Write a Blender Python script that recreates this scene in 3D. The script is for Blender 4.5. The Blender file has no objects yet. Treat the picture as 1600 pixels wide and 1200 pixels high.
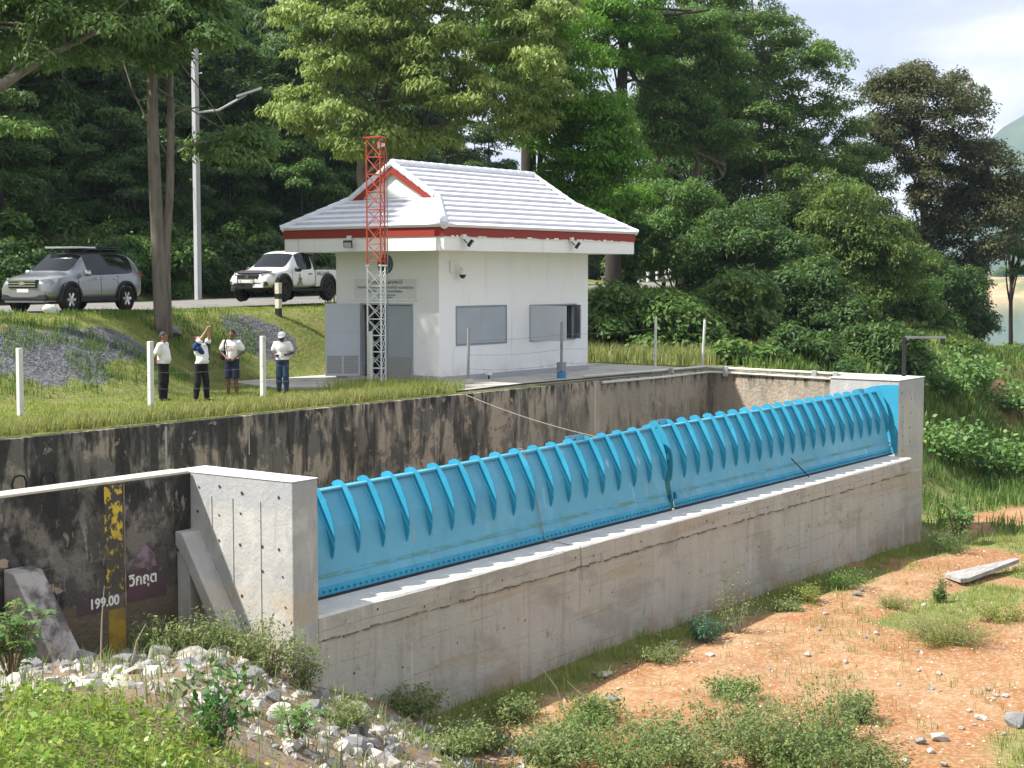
import bpy, bmesh, math, random
import numpy as np
from mathutils import Vector, Matrix, noise as mnoise

S = bpy.context.scene
COL = S.collection
R = math.radians
# ------------------------------------------------------------------ camera
# world X runs along the weir gate (to the right and away), world Y across it, terrace level is z = 0
EYE = 3.2
cam_d = bpy.data.cameras.new('camera'); cam = bpy.data.objects.new('camera', cam_d); COL.objects.link(cam)
cam_d.lens = 54.0; cam_d.sensor_width = 36.0; cam_d.clip_end = 20000; cam_d.clip_start = 0.1
PITCH = math.atan(170 / 2400)
cam.location = (0, 0, EYE)
cam.rotation_euler = (math.pi / 2 - PITCH, 0, -math.atan2(.8, .6))
S.camera = cam
# ------------------------------------------------------------------ world
SUN = Vector((-.47, .42, .78)).normalized()
w = bpy.data.worlds.new('World'); S.world = w; w.use_nodes = True
nt = w.node_tree; nt.nodes.clear()
def wn(t, **k):
    n = nt.nodes.new(t)
    for a, b in k.items(): setattr(n, a, b)
    return n
sky = wn('ShaderNodeTexSky', sky_type='NISHITA', sun_disc=False, sun_elevation=math.asin(SUN.z), sun_rotation=math.atan2(SUN.x, SUN.y))
sky.air_density = 1.2; sky.dust_density = 2.5
skm = wn('ShaderNodeVectorMath', operation='SCALE'); skm.inputs['Scale'].default_value = .11
nt.links.new(sky.outputs[0], skm.inputs[0])
tc = wn('ShaderNodeTexCoord'); sx = wn('ShaderNodeSeparateXYZ'); nt.links.new(tc.outputs['Generated'], sx.inputs[0])
za = wn('ShaderNodeMath', operation='MAXIMUM'); za.inputs[1].default_value = 0; nt.links.new(sx.outputs[2], za.inputs[0])
zb = wn('ShaderNodeMath', operation='ADD'); zb.inputs[1].default_value = .16; nt.links.new(za.outputs[0], zb.inputs[0])
dv = wn('ShaderNodeVectorMath', operation='DIVIDE'); cb = wn('ShaderNodeCombineXYZ')
for i in range(3): nt.links.new(zb.outputs[0], cb.inputs[i])
nt.links.new(tc.outputs['Generated'], dv.inputs[0]); nt.links.new(cb.outputs[0], dv.inputs[1])
n1 = wn('ShaderNodeTexNoise'); n1.inputs['Scale'].default_value = 1.9; n1.inputs['Detail'].default_value = 8; n1.inputs['Roughness'].default_value = .52; n1.inputs['Distortion'].default_value = .25
nt.links.new(dv.outputs[0], n1.inputs['Vector'])
cr = wn('ShaderNodeValToRGB'); e = cr.color_ramp.elements
e[0].position = .37; e[0].color = (.37, .405, .50, 1); e[1].position = .66; e[1].color = (.70, .71, .73, 1)
m_ = e.new(.5); m_.color = (.46, .485, .555, 1)
nt.links.new(n1.outputs[0], cr.inputs[0])
mk = wn('ShaderNodeMapRange'); mk.inputs[1].default_value = .20; mk.inputs[2].default_value = .36; nt.links.new(n1.outputs[0], mk.inputs[0])
mx = wn('ShaderNodeMix', data_type='RGBA'); nt.links.new(mk.outputs[0], mx.inputs[0]); nt.links.new(skm.outputs[0], mx.inputs[6]); nt.links.new(cr.outputs[0], mx.inputs[7])
bg = wn('ShaderNodeBackground'); bg.inputs[1].default_value = .95; nt.links.new(mx.outputs[2], bg.inputs[0])
wo = wn('ShaderNodeOutputWorld'); nt.links.new(bg.outputs[0], wo.inputs[0])
# ------------------------------------------------------------------ sun, exposure
sd = bpy.data.lights.new('sun', 'SUN'); sd.energy = 4.8; sd.angle = R(1.2); sd.color = (1, .955, .88)
so = bpy.data.objects.new('sun', sd); COL.objects.link(so)
so.rotation_euler = SUN.to_track_quat('Z', 'Y').to_euler(); so.location = SUN * 60
vs = S.view_settings; vs.view_transform = 'Standard'; vs.look = 'None'; vs.gamma = 1; vs.use_curve_mapping = False
vs.exposure = 1.0
S.cycles.use_denoising = True
S.cycles.max_bounces = 7; S.cycles.diffuse_bounces = 3; S.cycles.transmission_bounces = 3; S.cycles.transparent_max_bounces = 6
S.cycles.caustics_reflective = False; S.cycles.caustics_refractive = False

# ------------------------------------------------------------------ helpers
def uv(lat, dep): return (.6 * lat + .8 * dep, -.8 * lat + .6 * dep)     # right-of / away-from the viewpoint -> world
def at(x, y, d):
    "survey helper: sight line through a photo point, d metres away -> world point"
    a = (x - 800) / 2400; b = -(y - 600) / 2400; c, s = math.cos(PITCH), math.sin(PITCH)
    dep = c + b * s; up = -s + b * c; t = d / dep; q = uv(a * t, d)
    return Vector((q[0], q[1], EYE + up * t))
def lerp(a, b, t): return a + (b - a) * t
def sst(x): x = np.clip(x, 0, 1); return x * x * (3 - 2 * x)

class MB:
    def __init__(s): s.v = []; s.f = []
    def add(s, vs, fs):
        o = len(s.v); s.v += [tuple(map(float, p)) for p in vs]; s.f += [[i + o for i in f] for f in fs]; return s
    def bx(s, x0, y0, z0, x1, y1, z1, T=None):
        vs = [(x, y, z) for z in (z0, z1) for y in (y0, y1) for x in (x0, x1)]
        if T is not None: vs = [T @ Vector(p) for p in vs]
        return s.add(vs, [(0, 2, 3, 1), (4, 5, 7, 6), (0, 1, 5, 4), (2, 6, 7, 3), (0, 4, 6, 2), (1, 3, 7, 5)])
    def box(s, c, d, T=None):
        return s.bx(c[0] - d[0] / 2, c[1] - d[1] / 2, c[2] - d[2] / 2, c[0] + d[0] / 2, c[1] + d[1] / 2, c[2] + d[2] / 2, T)
    def prism(s, poly, vec):
        n = len(poly); a = [Vector(p) for p in poly]; b = [p + Vector(vec) for p in a]
        return s.add(a + b, [list(range(n))[::-1], list(range(n, 2 * n))] + [(i, (i + 1) % n, n + (i + 1) % n, n + i) for i in range(n)])
    def tube(s, pts, r, n=8, cap=True):
        pts = [Vector(p) for p in pts]; k = len(pts)
        rs = r if isinstance(r, (list, tuple)) else [r] * k
        up = None; vs = []; fs = []
        for i, p in enumerate(pts):
            t = (pts[min(i + 1, k - 1)] - pts[max(i - 1, 0)]).normalized()
            if up is None: up = Vector((0, 0, 1)) if abs(t.z) < .9 else Vector((1, 0, 0))
            a = t.cross(up).normalized(); b = a.cross(t).normalized(); up = b
            for j in range(n):
                g = 2 * math.pi * (j + .5) / n; vs.append(p + (a * math.cos(g) + b * math.sin(g)) * rs[i])
        for i in range(k - 1):
            for j in range(n):
                q = (j + 1) % n; fs.append((i * n + j, i * n + q, (i + 1) * n + q, (i + 1) * n + j))
        if cap: fs += [list(range(n))[::-1], list(range((k - 1) * n, k * n))]
        return s.add(vs, fs)
    def lathe(s, prof, n=16, T=None, cap=True):
        vs = [(r * math.cos(2 * math.pi * j / n), r * math.sin(2 * math.pi * j / n), z) for r, z in prof for j in range(n)]
        if T is not None: vs = [T @ Vector(p) for p in vs]
        k = len(prof); fs = [(i * n + j, i * n + (j + 1) % n, (i + 1) * n + (j + 1) % n, (i + 1) * n + j) for i in range(k - 1) for j in range(n)]
        if cap: fs += [list(range(n))[::-1], list(range((k - 1) * n, k * n))]
        return s.add(vs, fs)
    def mesh(s, name): 
        m = bpy.data.meshes.new(name); m.from_pydata(s.v, [], s.f); m.update(); return m
    def build(s, name, mat, parent=None, smooth=False, bevel=0, w=True):
        if parent is not None and w:
            o = root_loc(parent); s.v = [(a - o[0], b - o[1], c - o[2]) for a, b, c in s.v]
        return link(name, s.mesh(name), mat, parent, smooth, bevel)
def root_loc(p):
    while p.parent: p = p.parent
    return p.location
def link(name, me, mat, parent=None, smooth=False, bevel=0):
    if mat is not None and not me.materials: me.materials.append(mat)
    if smooth: me.polygons.foreach_set('use_smooth', [True] * len(me.polygons))
    o = bpy.data.objects.new(name, me); COL.objects.link(o)
    if parent is not None: o.parent = parent
    if bevel:
        b = o.modifiers.new('b', 'BEVEL'); b.width = bevel; b.segments = 2; b.limit_method = 'ANGLE'; b.angle_limit = R(40)
    return o
def tag(o, label=None, cat=None, group=None, kind=None):
    for k, x in (('label', label), ('category', cat), ('group', group), ('kind', kind)):
        if x: o[k] = x
    return o
def thing(name, label, cat, loc=(0, 0, 0), rz=0, group=None):
    o = bpy.data.objects.new(name, None); COL.objects.link(o); o.location = loc; o.rotation_euler = (0, 0, rz); o.empty_display_size = .2
    return tag(o, label, cat, group)
def copy_tree(o, parent=None):
    c = o.copy(); COL.objects.link(c); c.parent = parent
    for ch in list(o.children): copy_tree(ch, c)
    return c
def np_mesh(name, V, nper):
    "loose polygons of nper vertices each, straight from an array"
    V = np.asarray(V, np.float32).reshape(-1, 3); nf = len(V) // nper
    m = bpy.data.meshes.new(name); m.vertices.add(len(V)); m.vertices.foreach_set('co', V.ravel())
    m.loops.add(len(V)); m.loops.foreach_set('vertex_index', np.arange(len(V), dtype=np.int32))
    m.polygons.add(nf); m.polygons.foreach_set('loop_start', np.arange(0, len(V), nper, dtype=np.int32)); m.polygons.foreach_set('loop_total', np.full(nf, nper, np.int32))
    m.update(calc_edges=True); return m
def nrm(a): return a / np.maximum(np.linalg.norm(a, axis=-1, keepdims=True), 1e-9)

# ------------------------------------------------------------------ materials
def mat_base(name):
    m = bpy.data.materials.new(name); m.use_nodes = True; nt = m.node_tree; nt.nodes.clear()
    o = nt.nodes.new('ShaderNodeOutputMaterial'); return m, nt, o
def noise_mask(nt, scale, stretch, lo, hi, detail=4, rough=.6, dist=0, obj=False, off=0):
    g = nt.nodes.new('ShaderNodeTexCoord') if obj else nt.nodes.new('ShaderNodeNewGeometry')
    mp = nt.nodes.new('ShaderNodeMapping'); mp.inputs['Scale'].default_value = stretch; mp.inputs['Location'].default_value = (off, off * 1.7, off * .6)
    nt.links.new(g.outputs['Object' if obj else 'Position'], mp.inputs[0])
    n = nt.nodes.new('ShaderNodeTexNoise'); n.inputs['Scale'].default_value = scale; n.inputs['Detail'].default_value = detail; n.inputs['Roughness'].default_value = rough; n.inputs['Distortion'].default_value = dist
    nt.links.new(mp.outputs[0], n.inputs['Vector'])
    r = nt.nodes.new('ShaderNodeMapRange'); r.interpolation_type = 'SMOOTHSTEP'; r.inputs[1].default_value = lo; r.inputs[2].default_value = hi; nt.links.new(n.outputs[0], r.inputs[0])
    return r.outputs[0], n.outputs[0]
def mixc(nt, fac, a, b):
    x = nt.nodes.new('ShaderNodeMix'); x.data_type = 'RGBA'
    for s, q in ((0, fac), (6, a), (7, b)):
        if isinstance(q, (int, float)): x.inputs[s].default_value = q
        elif isinstance(q, tuple): x.inputs[s].default_value = (*q, 1)
        else: nt.links.new(q, x.inputs[s])
    return x.outputs[2]
def mth(nt, op, a, b=None):
    x = nt.nodes.new('ShaderNodeMath'); x.operation = op
    for i, q in enumerate((a, b)):
        if q is None: continue
        if isinstance(q, (int, float)): x.inputs[i].default_value = q
        else: nt.links.new(q, x.inputs[i])
    return x.outputs[0]
def band(nt, axis, lo, hi):
    "0..1 rise along a world axis"
    g = nt.nodes.new('ShaderNodeNewGeometry'); s = nt.nodes.new('ShaderNodeSeparateXYZ'); nt.links.new(g.outputs['Position'], s.inputs[0])
    r = nt.nodes.new('ShaderNodeMapRange'); r.interpolation_type = 'SMOOTHSTEP'; r.inputs[1].default_value = lo; r.inputs[2].default_value = hi; nt.links.new(s.outputs[axis], r.inputs[0]); return r.outputs[0]
def MAT(name, col, layers=(), rough=.8, spec=.3, bump=None, metal=0, coat=0, obj=False):
    """layers: (colour, scale, stretch, lo, hi, strength[, (axis, lo, hi)])   bump: (scale, strength, stretch)"""
    m, nt, o = mat_base(name); b = nt.nodes.new('ShaderNodeBsdfPrincipled'); nt.links.new(b.outputs[0], o.inputs[0])
    b.inputs['Roughness'].default_value = rough; b.inputs['Specular IOR Level'].default_value = spec; b.inputs['Metallic'].default_value = metal; b.inputs['Coat Weight'].default_value = coat
    c = col
    for i, L in enumerate(layers):
        f, _ = noise_mask(nt, L[1], L[2], L[3], L[4], 5, .62, .3, obj, i * 3.7)
        f = mth(nt, 'MULTIPLY', f, L[5])
        if len(L) > 6: f = mth(nt, 'MULTIPLY', f, band(nt, *L[6]))
        c = mixc(nt, f, c, L[0])
    if isinstance(c, tuple): b.inputs['Base Color'].default_value = (*c, 1)
    else: nt.links.new(c, b.inputs['Base Color'])
    if bump:
        _, n = noise_mask(nt, bump[0], bump[2] if len(bump) > 2 else (1, 1, 1), 0, 1, 6, .65, 0, obj)
        bp = nt.nodes.new('ShaderNodeBump'); bp.inputs['Strength'].default_value = bump[1]; bp.inputs['Distance'].default_value = .05
        nt.links.new(n, bp.inputs['Height']); nt.links.new(bp.outputs[0], b.inputs['Normal'])
    return m
def LEAF(name, c1, c2, c3=None, trans=.35, rough=.55, patch=.25):
    "leaf: colour differs from leaf to leaf and a little from bough to bough, thin enough to let light through"
    m, nt, o = mat_base(name)
    g = nt.nodes.new('ShaderNodeNewGeometry'); rp = g.outputs['Random Per Island']
    c = mixc(nt, rp, c1, c2)
    if c3:
        k = nt.nodes.new('ShaderNodeMapRange'); k.inputs[1].default_value = .78; k.inputs[2].default_value = .98; nt.links.new(rp, k.inputs[0]); c = mixc(nt, k.outputs[0], c, c3)
    f, _ = noise_mask(nt, .35, (1, 1, 1), .35, .7, 2)
    c = mixc(nt, mth(nt, 'MULTIPLY', f, patch), c, tuple(x * .45 for x in c1))
    d = nt.nodes.new('ShaderNodeBsdfPrincipled'); d.inputs['Roughness'].default_value = rough; d.inputs['Specular IOR Level'].default_value = .28; nt.links.new(c, d.inputs['Base Color'])
    t = nt.nodes.new('ShaderNodeBsdfTranslucent'); nt.links.new(mixc(nt, .35, c, (.30, .42, .03)), t.inputs[0])
    s = nt.nodes.new('ShaderNodeMixShader'); s.inputs[0].default_value = trans; nt.links.new(d.outputs[0], s.inputs[1]); nt.links.new(t.outputs[0], s.inputs[2]); nt.links.new(s.outputs[0], o.inputs[0])
    return m
# ------------------------------------------------------------------ surface materials
def conc_material(name, base, layers, joint=(0, 0), bump=.5, jcol=(.2, .19, .165)):
    m = MAT(name, base, layers, rough=.9, spec=.2, bump=(9, bump))
    if joint[0]:
        nt = m.node_tree; b = [n for n in nt.nodes if n.type == 'BSDF_PRINCIPLED'][0]
        src = b.inputs['Base Color'].links[0].from_socket
        g = nt.nodes.new('ShaderNodeNewGeometry'); s = nt.nodes.new('ShaderNodeSeparateXYZ'); nt.links.new(g.outputs['Position'], s.inputs[0])
        _, wob = noise_mask(nt, 1.7, (1, 1, 1), 0, 1, 3)
        br, _ = noise_mask(nt, .9, (1, 1, 2.5), .42, .56, 4, .7, 0, False, 9)
        br2, _ = noise_mask(nt, .8, (1.6, 1.6, .6), .47, .6, 4, .7, 0, False, 4)
        for ax, per, wd, k, bk in ((2, joint[0], .016, .55, br), (0, joint[1], .014, .4, br2)):
            if not per: continue
            q = mth(nt, 'ADD', s.outputs[ax], mth(nt, 'MULTIPLY', wob, .06 if ax == 2 else .01))
            fr = mth(nt, 'FRACT', mth(nt, 'DIVIDE', q, per)); ln = mth(nt, 'LESS_THAN', fr, wd / per)
            src = mixc(nt, mth(nt, 'MULTIPLY', mth(nt, 'MULTIPLY', ln, k), bk), src, jcol)
        nt.links.new(src, b.inputs['Base Color'])
    return m
V3 = (1, 1, 1)
M_CONC = conc_material('weathered_concrete', (.43, .405, .355), [
    ((.47, .445, .39), 1.1, (1.6, 1.6, .35), .44, .64, .8), ((.31, .29, .25), 1.5, (2.6, 2.6, .3), .52, .68, .55), ((.53, .51, .465), 1.3, (3.5, 3.5, .16), .60, .70, .8),
    ((.37, .285, .175), .5, (.45, .45, 4.2), .56, .66, .45), ((.19, .175, .15), 5, (1, 1, .8), .60, .70, .55), ((.30, .275, .235), .45, (1, 1, 1.8), .5, .62, .6), ((.34, .20, .11), 1.4, (1, 1, .6), .36, .66, .6, (2, -3.9, -4.45))], joint=(.61, 1.22))
M_LEDGE = conc_material('ledge_concrete', (.60, .58, .535), [((.47, .45, .41), 1.6, V3, .45, .7, .6), ((.70, .69, .65), 3, V3, .5, .7, .6)], bump=.4)
M_PIER = conc_material('pier_concrete', (.45, .44, .415), [
    ((.36, .36, .355), .9, V3, .46, .62, .8), ((.53, .52, .49), 2.1, (1, 1, .5), .5, .66, .8), ((.30, .29, .27), 1.8, (3, 3, .2), .58, .68, .6), ((.38, .38, .375), 2.4, (1.6, 1.6, .5), .58, .74, .6),
    ((.36, .37, .39), 1.3, V3, .30, .52, .75, (2, -.62, -.38)), ((.46, .37, .26), .8, (1, 1, 2), .4, .66, .7, (2, -1.55, -2.0)), ((.40, .29, .18), .9, V3, .4, .6, .6, (2, -2.4, -2.9))], bump=.35)
M_LEFT = conc_material('blackened_concrete', (.095, .088, .080), [
    ((.21, .19, .165), 1.9, (1, 1, .9), .47, .60, .9), ((.025, .025, .025), 1.1, (1, 1, .7), .48, .58, .85), ((.32, .29, .25), 5.5, (1.5, 1.5, .5), .58, .68, .75), ((.45, .34, .24), 1.1, (1, 1, 1.6), .645, .67, .9), ((.03, .03, .03), 7, (1, 1, .7), .55, .65, .6),
    ((.15, .118, .078), 1.2, (1, 1, .6), .0, .25, .9, (2, -1.78, -1.86))], joint=(1.15, 0), bump=1.2, jcol=(.2, .18, .15))
M_FAR = conc_material('stained_concrete', (.165, .15, .13), [
    ((.40, .33, .255), .85, (1.2, 1.2, 1.1), .47, .54, .9), ((.045, .042, .039), 1.0, (2.2, 2.2, .5), .48, .60, .85), ((.26, .24, .21), 2.1, (3, 3, .16), .55, .68, .8), ((.33, .285, .23), .8, (1.5, 1.5, .4), .34, .55, .85, (0, 32, 41)),
    ((.52, .50, .47), 1.2, (2.6, 2.6, .12), .63, .70, .85), ((.022, .021, .02), 2.6, (1.6, 1.6, .25), .50, .60, .9, (2, -.5, -.08)), ((.04, .038, .035), 1.6, (1.6, 1.6, .35), .46, .56, .85, (0, 36, 24)), ((.42, .34, .26), 2.8, (1, 1, .8), .62, .67, .7)], joint=(0, 0), bump=1.1)
M_CAP = conc_material('wall_cap', (.56, .52, .43), [((.40, .36, .28), 2, V3, .45, .7, .7)], bump=.3)
M_SLAB = conc_material('yard_concrete', (.50, .475, .42), [((.36, .33, .28), 1.1, V3, .45, .65, .8), ((.27, .23, .17), .6, V3, .58, .75, .7)], bump=.3)
M_ASPH = MAT('asphalt', (.21, .20, .185), [((.14, .135, .13), .8, V3, .4, .7, .7), ((.27, .255, .23), 3, V3, .5, .7, .5)], rough=.9, bump=(40, .3))
M_WHITE = MAT('white_wall_paint', (.80, .80, .80), [((.70, .69, .67), .9, (1, 1, .4), .5, .75, .35), ((.58, .55, .50), 1.5, (2.5, 2.5, .22), .58, .76, .45), ((.50, .45, .38), 2.2, V3, .35, .65, .5, (2, .75, .1))], rough=.75, bump=(14, .12))
M_STEELG = MAT('galvanised_steel', (.42, .43, .44), [((.30, .30, .30), 6, V3, .5, .7, .6)], rough=.5, metal=.4)
M_BLACK = MAT('black_plastic', (.016, .016, .017), rough=.5)

# ------------------------------------------------------------------ ground
def hnoise(u, v, sc, seed=0):
    "cheap smooth value noise"
    x = u * sc + seed * 17.3; y = v * sc + seed * 9.1; xi = np.floor(x); yi = np.floor(y); fx = x - xi; fy = y - yi
    fx = fx * fx * (3 - 2 * fx); fy = fy * fy * (3 - 2 * fy)
    h = lambda a, b: np.modf(np.abs(np.sin(a * 127.1 + b * 311.7 + seed) * 43758.5453))[0]
    return (h(xi, yi) * (1 - fx) + h(xi + 1, yi) * fx) * (1 - fy) + (h(xi, yi + 1) * (1 - fx) + h(xi + 1, yi + 1) * fx) * fy
def gate_v(u): return 16.92 + .0302 * (u - 17.53)          # front face of the weir wall
def bank(u, v):
    toe = 31.0 + 2.9 * sst((u - 27.5) / 4)
    return sst((v - toe) / (5.6 - 1.6 * sst((u - 27.5) / 4)))
def ground_z(u, v):
    u = np.asarray(u, float); v = np.asarray(v, float); lat = .6 * u - .8 * v; dep = .8 * u + .6 * v; nn = lat * .927 - dep * .375
    b = bank(u, v)
    up = .02 + 2.03 * b + .22 * (hnoise(u, v, .55, 1) - .5) * np.clip(b * 4, 0, 1) * np.clip((1.02 - b) * 6, .12, 1) + .05 * (hnoise(u, v, 1.3, 2) - .5) * (v > 29.4)
    up = up + .005 * np.clip(dep - 55, 0, 80) * (b > .9)
    hill = np.clip(-39.5 - nn, 0, 60) * .42 * sst((10 - lat) / 22)
    up = up + hill - 1.5 * sst((lat - .27 * dep) / 5) * sst((dep - 55) / 15)
    low = -4.55 + .10 * (hnoise(u, v, .35, 3) - .5) + .13 * (hnoise(u, v, 1.2, 4) - .5)
    low = low + .13 * np.exp(-((v - gate_v(u) + 2.6 - .02 * (u - 20)) / .9) ** 2) * sst((u - 21) / 5) * hnoise(u, v, .9, 5)     # spoil ridge along the wall
    low = low - .3 * sst((u - 30) / 18)
    emb = -1.95 - .17 * (dep - 19.5) - .52 * np.clip(lat + 4.2, 0, 40) + .10 * (hnoise(u, v, 1.1, 6) - .5)
    low = np.maximum(low, emb)
    ve = 24.2 + .09 * np.clip(u - 46, 0, 200)
    t = sst((v - ve + 5.2) / 6.0)
    z = low * (1 - t) + up * t + (hnoise(u, v, .4, 8) - .5) * 1.2 * t * (1 - t) * 4 * (u > 47)
    z = np.where((u < 45.8) & (v > gate_v(u) + 1.1) & (v < 25.95), np.where(u > 43.9, np.where(v > 18.9, -4.2, z), -4.2), z)
    z = np.where((u < 17) & (v > 19.3) & (v < 25.95), -4.2, z)
    z = np.where((u < 45.8) & (v >= 25.95), up, z)
    z = np.where((u < 43.9) & (u >= 16.9) & (v > gate_v(u) + 1.0) & (v < 25.95), -4.2, z)
    z = np.where((u < 16.9) & (v <= 19.3), np.maximum(-4.55, emb), z)
    lake = sst((lat - .165 * dep - 5) / 10) * sst((dep - 92) / 24)
    return z * (1 - lake) + -8.5 * lake
def glines(lo, hi, segs, extra):
    a = []
    for s0, s1, st in segs: a += list(np.arange(s0, s1, st))
    return np.unique(np.round(np.array(a + extra + [hi]), 3))
ul = glines(0, 420, [(-120, -10, 5), (-10, 10, 1), (10, 50, .4), (50, 130, 1.4), (130, 420, 8)], [16.88, 16.92, 44.18, 44.22, 45.78, 45.82])
vl = glines(0, 420, [(-160, -12, 6), (-12, 4, 1), (4, 44, .4), (44, 110, 1.4), (110, 420, 8)], [17.48, 17.52, 19.28, 19.32, 25.93, 25.97])
UU, VV = np.meshgrid(ul, vl, indexing='ij'); ZZ = ground_z(UU, VV)
nu, nv = UU.shape
gm = bpy.data.meshes.new('ground')
idx = np.arange(nu * nv).reshape(nu, nv)
gm.from_pydata(np.stack([UU, VV, ZZ], -1).reshape(-1, 3).tolist(), [], np.stack([idx[:-1, :-1], idx[1:, :-1], idx[1:, 1:], idx[:-1, 1:]], -1).reshape(-1, 4).tolist())
gm.polygons.foreach_set('use_smooth', [True] * len(gm.polygons))
def masks(u, v):
    "how much grass, gravel, red earth lies on the ground here"
    lat = .6 * u - .8 * v; dep = .8 * u + .6 * v
    n = hnoise(u, v, .45, 11); n2 = hnoise(u, v, 1.3, 12)
    b = bank(u, v)
    gravel = np.zeros_like(u)
    for (cu, cv, ru, rv) in ((24.9, 33.9, 2.5, 1.5), (27.9, 34.2, 1.4, 1.1), (34.4, 36.2, 1.7, 1.2)):
        gravel = np.maximum(gravel, 1 - ((u - cu) / ru) ** 2 - ((v - cv) / rv) ** 2 + (n2 - .5) * 1.1)
    gravel = np.clip(gravel * 2.2, 0, 1) * (v > 26)
    lowz = (v < 25.9) & ~((u < 17) & (v > 19))
    dirt = np.clip(.55 + (n - .5) * 1.5 + .7 * (hnoise(u, v, .16, 13) - .5), 0, 1)
    dd = np.exp(-((u - 26.5) / 8.5) ** 2 - ((v - 11.3) / 3.4) ** 2)
    dirt = np.clip(dirt * .55 + dd * .8 + (n2 - .5) * .25, 0, 1); dirt = np.maximum(dirt, np.clip((np.exp(-((v - gate_v(u) + 2.0 + .03 * (u - 20)) / 1.15) ** 2) * 1.0) * (.55 + .7 * n2), 0, .95) * (u > 20) * (u < 44)); rub = np.exp(-((u - 50.5) / 3.2) ** 2 - ((v - 16.8) / 2.2) ** 2)
    far = sst((u - 47) / 9) * (v < 27); dirt = np.maximum(dirt * (1 - .9 * far), np.clip(rub * .95 * (.2 + n2 * .9), 0, .62))
    bankr = np.exp(-((u - 92) / 18) ** 2) * np.exp(-((v - 25.5 - .09 * (u - 80)) / 2.4) ** 2) * (u > 66)
    dirt = np.where(lowz, np.maximum(dirt, np.clip(bankr * 1.9, 0, 1)), .0)
    emb = (lat < -1.0) & (dep < 26) & (v < 19.1)
    dirt = np.where(emb, np.where(dep > 15.6, .48, .25), dirt); gravel = np.where(emb & (dep > 15.6), .46, gravel)
    dirt = np.where((v > 26) & (b > .1), np.clip((n2 - .76) * 3.5, 0, .8) * (b < .98), dirt)
    return np.clip(gravel, 0, 1), np.clip(dirt, 0, 1)
ga, da = masks(UU, VV)
ca = gm.color_attributes.new('cover', 'FLOAT_COLOR', 'POINT')
ca.data.foreach_set('color', np.stack([ga, da, ga * 0, ga * 0 + 1], -1).reshape(-1).astype(np.float32))
def ground_material():
    m, nt, o = mat_base('ground'); b = nt.nodes.new('ShaderNodeBsdfPrincipled'); nt.links.new(b.outputs[0], o.inputs[0]); b.inputs['Roughness'].default_value = .95; b.inputs['Specular IOR Level'].default_value = .1
    a = nt.nodes.new('ShaderNodeAttribute'); a.attribute_name = 'cover'; s = nt.nodes.new('ShaderNodeSeparateColor'); nt.links.new(a.outputs['Color'], s.inputs[0])
    f1, _ = noise_mask(nt, .9, V3, .35, .7); f2, _ = noise_mask(nt, 3.2, V3, .4, .7); f3, nz = noise_mask(nt, 11, V3, .42, .66)
    grass = mixc(nt, f1, (.12, .165, .04), (.21, .215, .08)); grass = mixc(nt, mth(nt, 'MULTIPLY', f2, .6), grass, (.20, .155, .08))
    f5, _ = noise_mask(nt, .42, V3, .44, .60, 5); dirt = mixc(nt, f2, (.30, .155, .072), (.36, .235, .132)); dirt = mixc(nt, mth(nt, 'MULTIPLY', f5, .75), dirt, (.27, .105, .04)); dirt = mixc(nt, mth(nt, 'MULTIPLY', f3, .6), dirt, (.40, .305, .20))
    f4, _ = noise_mask(nt, 26, V3, .60, .68, 3); dirt = mixc(nt, mth(nt, 'MULTIPLY', f4, .5), dirt, (.19, .105, .06))
    grv = mixc(nt, f3, (.10, .105, .115), (.19, .195, .205))
    mk = lambda ch, lo, hi: mth(nt, 'MULTIPLY', 1.0, (lambda r: (setattr(r, 'interpolation_type', 'SMOOTHSTEP'), nt.links.new(mth(nt, 'ADD', s.outputs[ch], mth(nt, 'MULTIPLY', mth(nt, 'SUBTRACT', nz, .5), .55)), r.inputs[0]), r.inputs[1].__setattr__('default_value', lo), r.inputs[2].__setattr__('default_value', hi), r.outputs[0])[-1])(nt.nodes.new('ShaderNodeMapRange')))
    c = mixc(nt, mk(1, .33, .5), grass, dirt); c = mixc(nt, mk(0, .4, .55), c, grv)
    nt.links.new(c, b.inputs['Base Color'])
    bp = nt.nodes.new('ShaderNodeBump'); bp.inputs['Strength'].default_value = .6; bp.inputs['Distance'].default_value = .06; nt.links.new(nz, bp.inputs['Height']); nt.links.new(bp.outputs[0], b.inputs['Normal'])
    return m
M_GROUND = ground_material()
ground = tag(link('ground', gm, M_GROUND), kind='structure')
def gz(u, v): return float(ground_z(u, v))

# ------------------------------------------------------------------ road, yard slab, lake, far shore, mountain
rp = [(-44, -20), (-36, 0), (-28, 20), (-17.4, 47), (-8.2, 70), (3, 98), (16, 150), (22, 195), (20, 260)]
def catmull(P, n=8):
    P = [Vector(p) for p in P]; Q = [2 * P[0] - P[1]] + P + [2 * P[-1] - P[-2]]; out = []
    for i in range(1, len(Q) - 2):
        for k in range(n):
            t = k / n; a, b, c, d = Q[i - 1], Q[i], Q[i + 1], Q[i + 2]
            out.append(.5 * (2 * b + (c - a) * t + (2 * a - 5 * b + 4 * c - d) * t * t + (3 * b - a - 3 * c + d) * t ** 3))
    return out + [Q[-2]]
rc = catmull([Vector(p) for p in rp], 10); mb = MB(); nw = 6
for i, p in enumerate(rc):
    t = (rc[min(i + 1, len(rc) - 1)] - rc[max(i - 1, 0)]).normalized(); n = Vector((t.y, -t.x))
    for j in range(nw + 1):
        q = p + n * lerp(-4.4, 4.4, j / nw); u_, v_ = uv(q.x, q.y); mb.v.append((u_, v_, 0))
cz = [max(gz(*mb.v[i * (nw + 1) + j][:2]) for j in range(1, nw)) for i in range(len(rc))]
cz = [sum(cz[max(0, i - 3):i + 4]) / len(cz[max(0, i - 3):i + 4]) for i in range(len(rc))]
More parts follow.
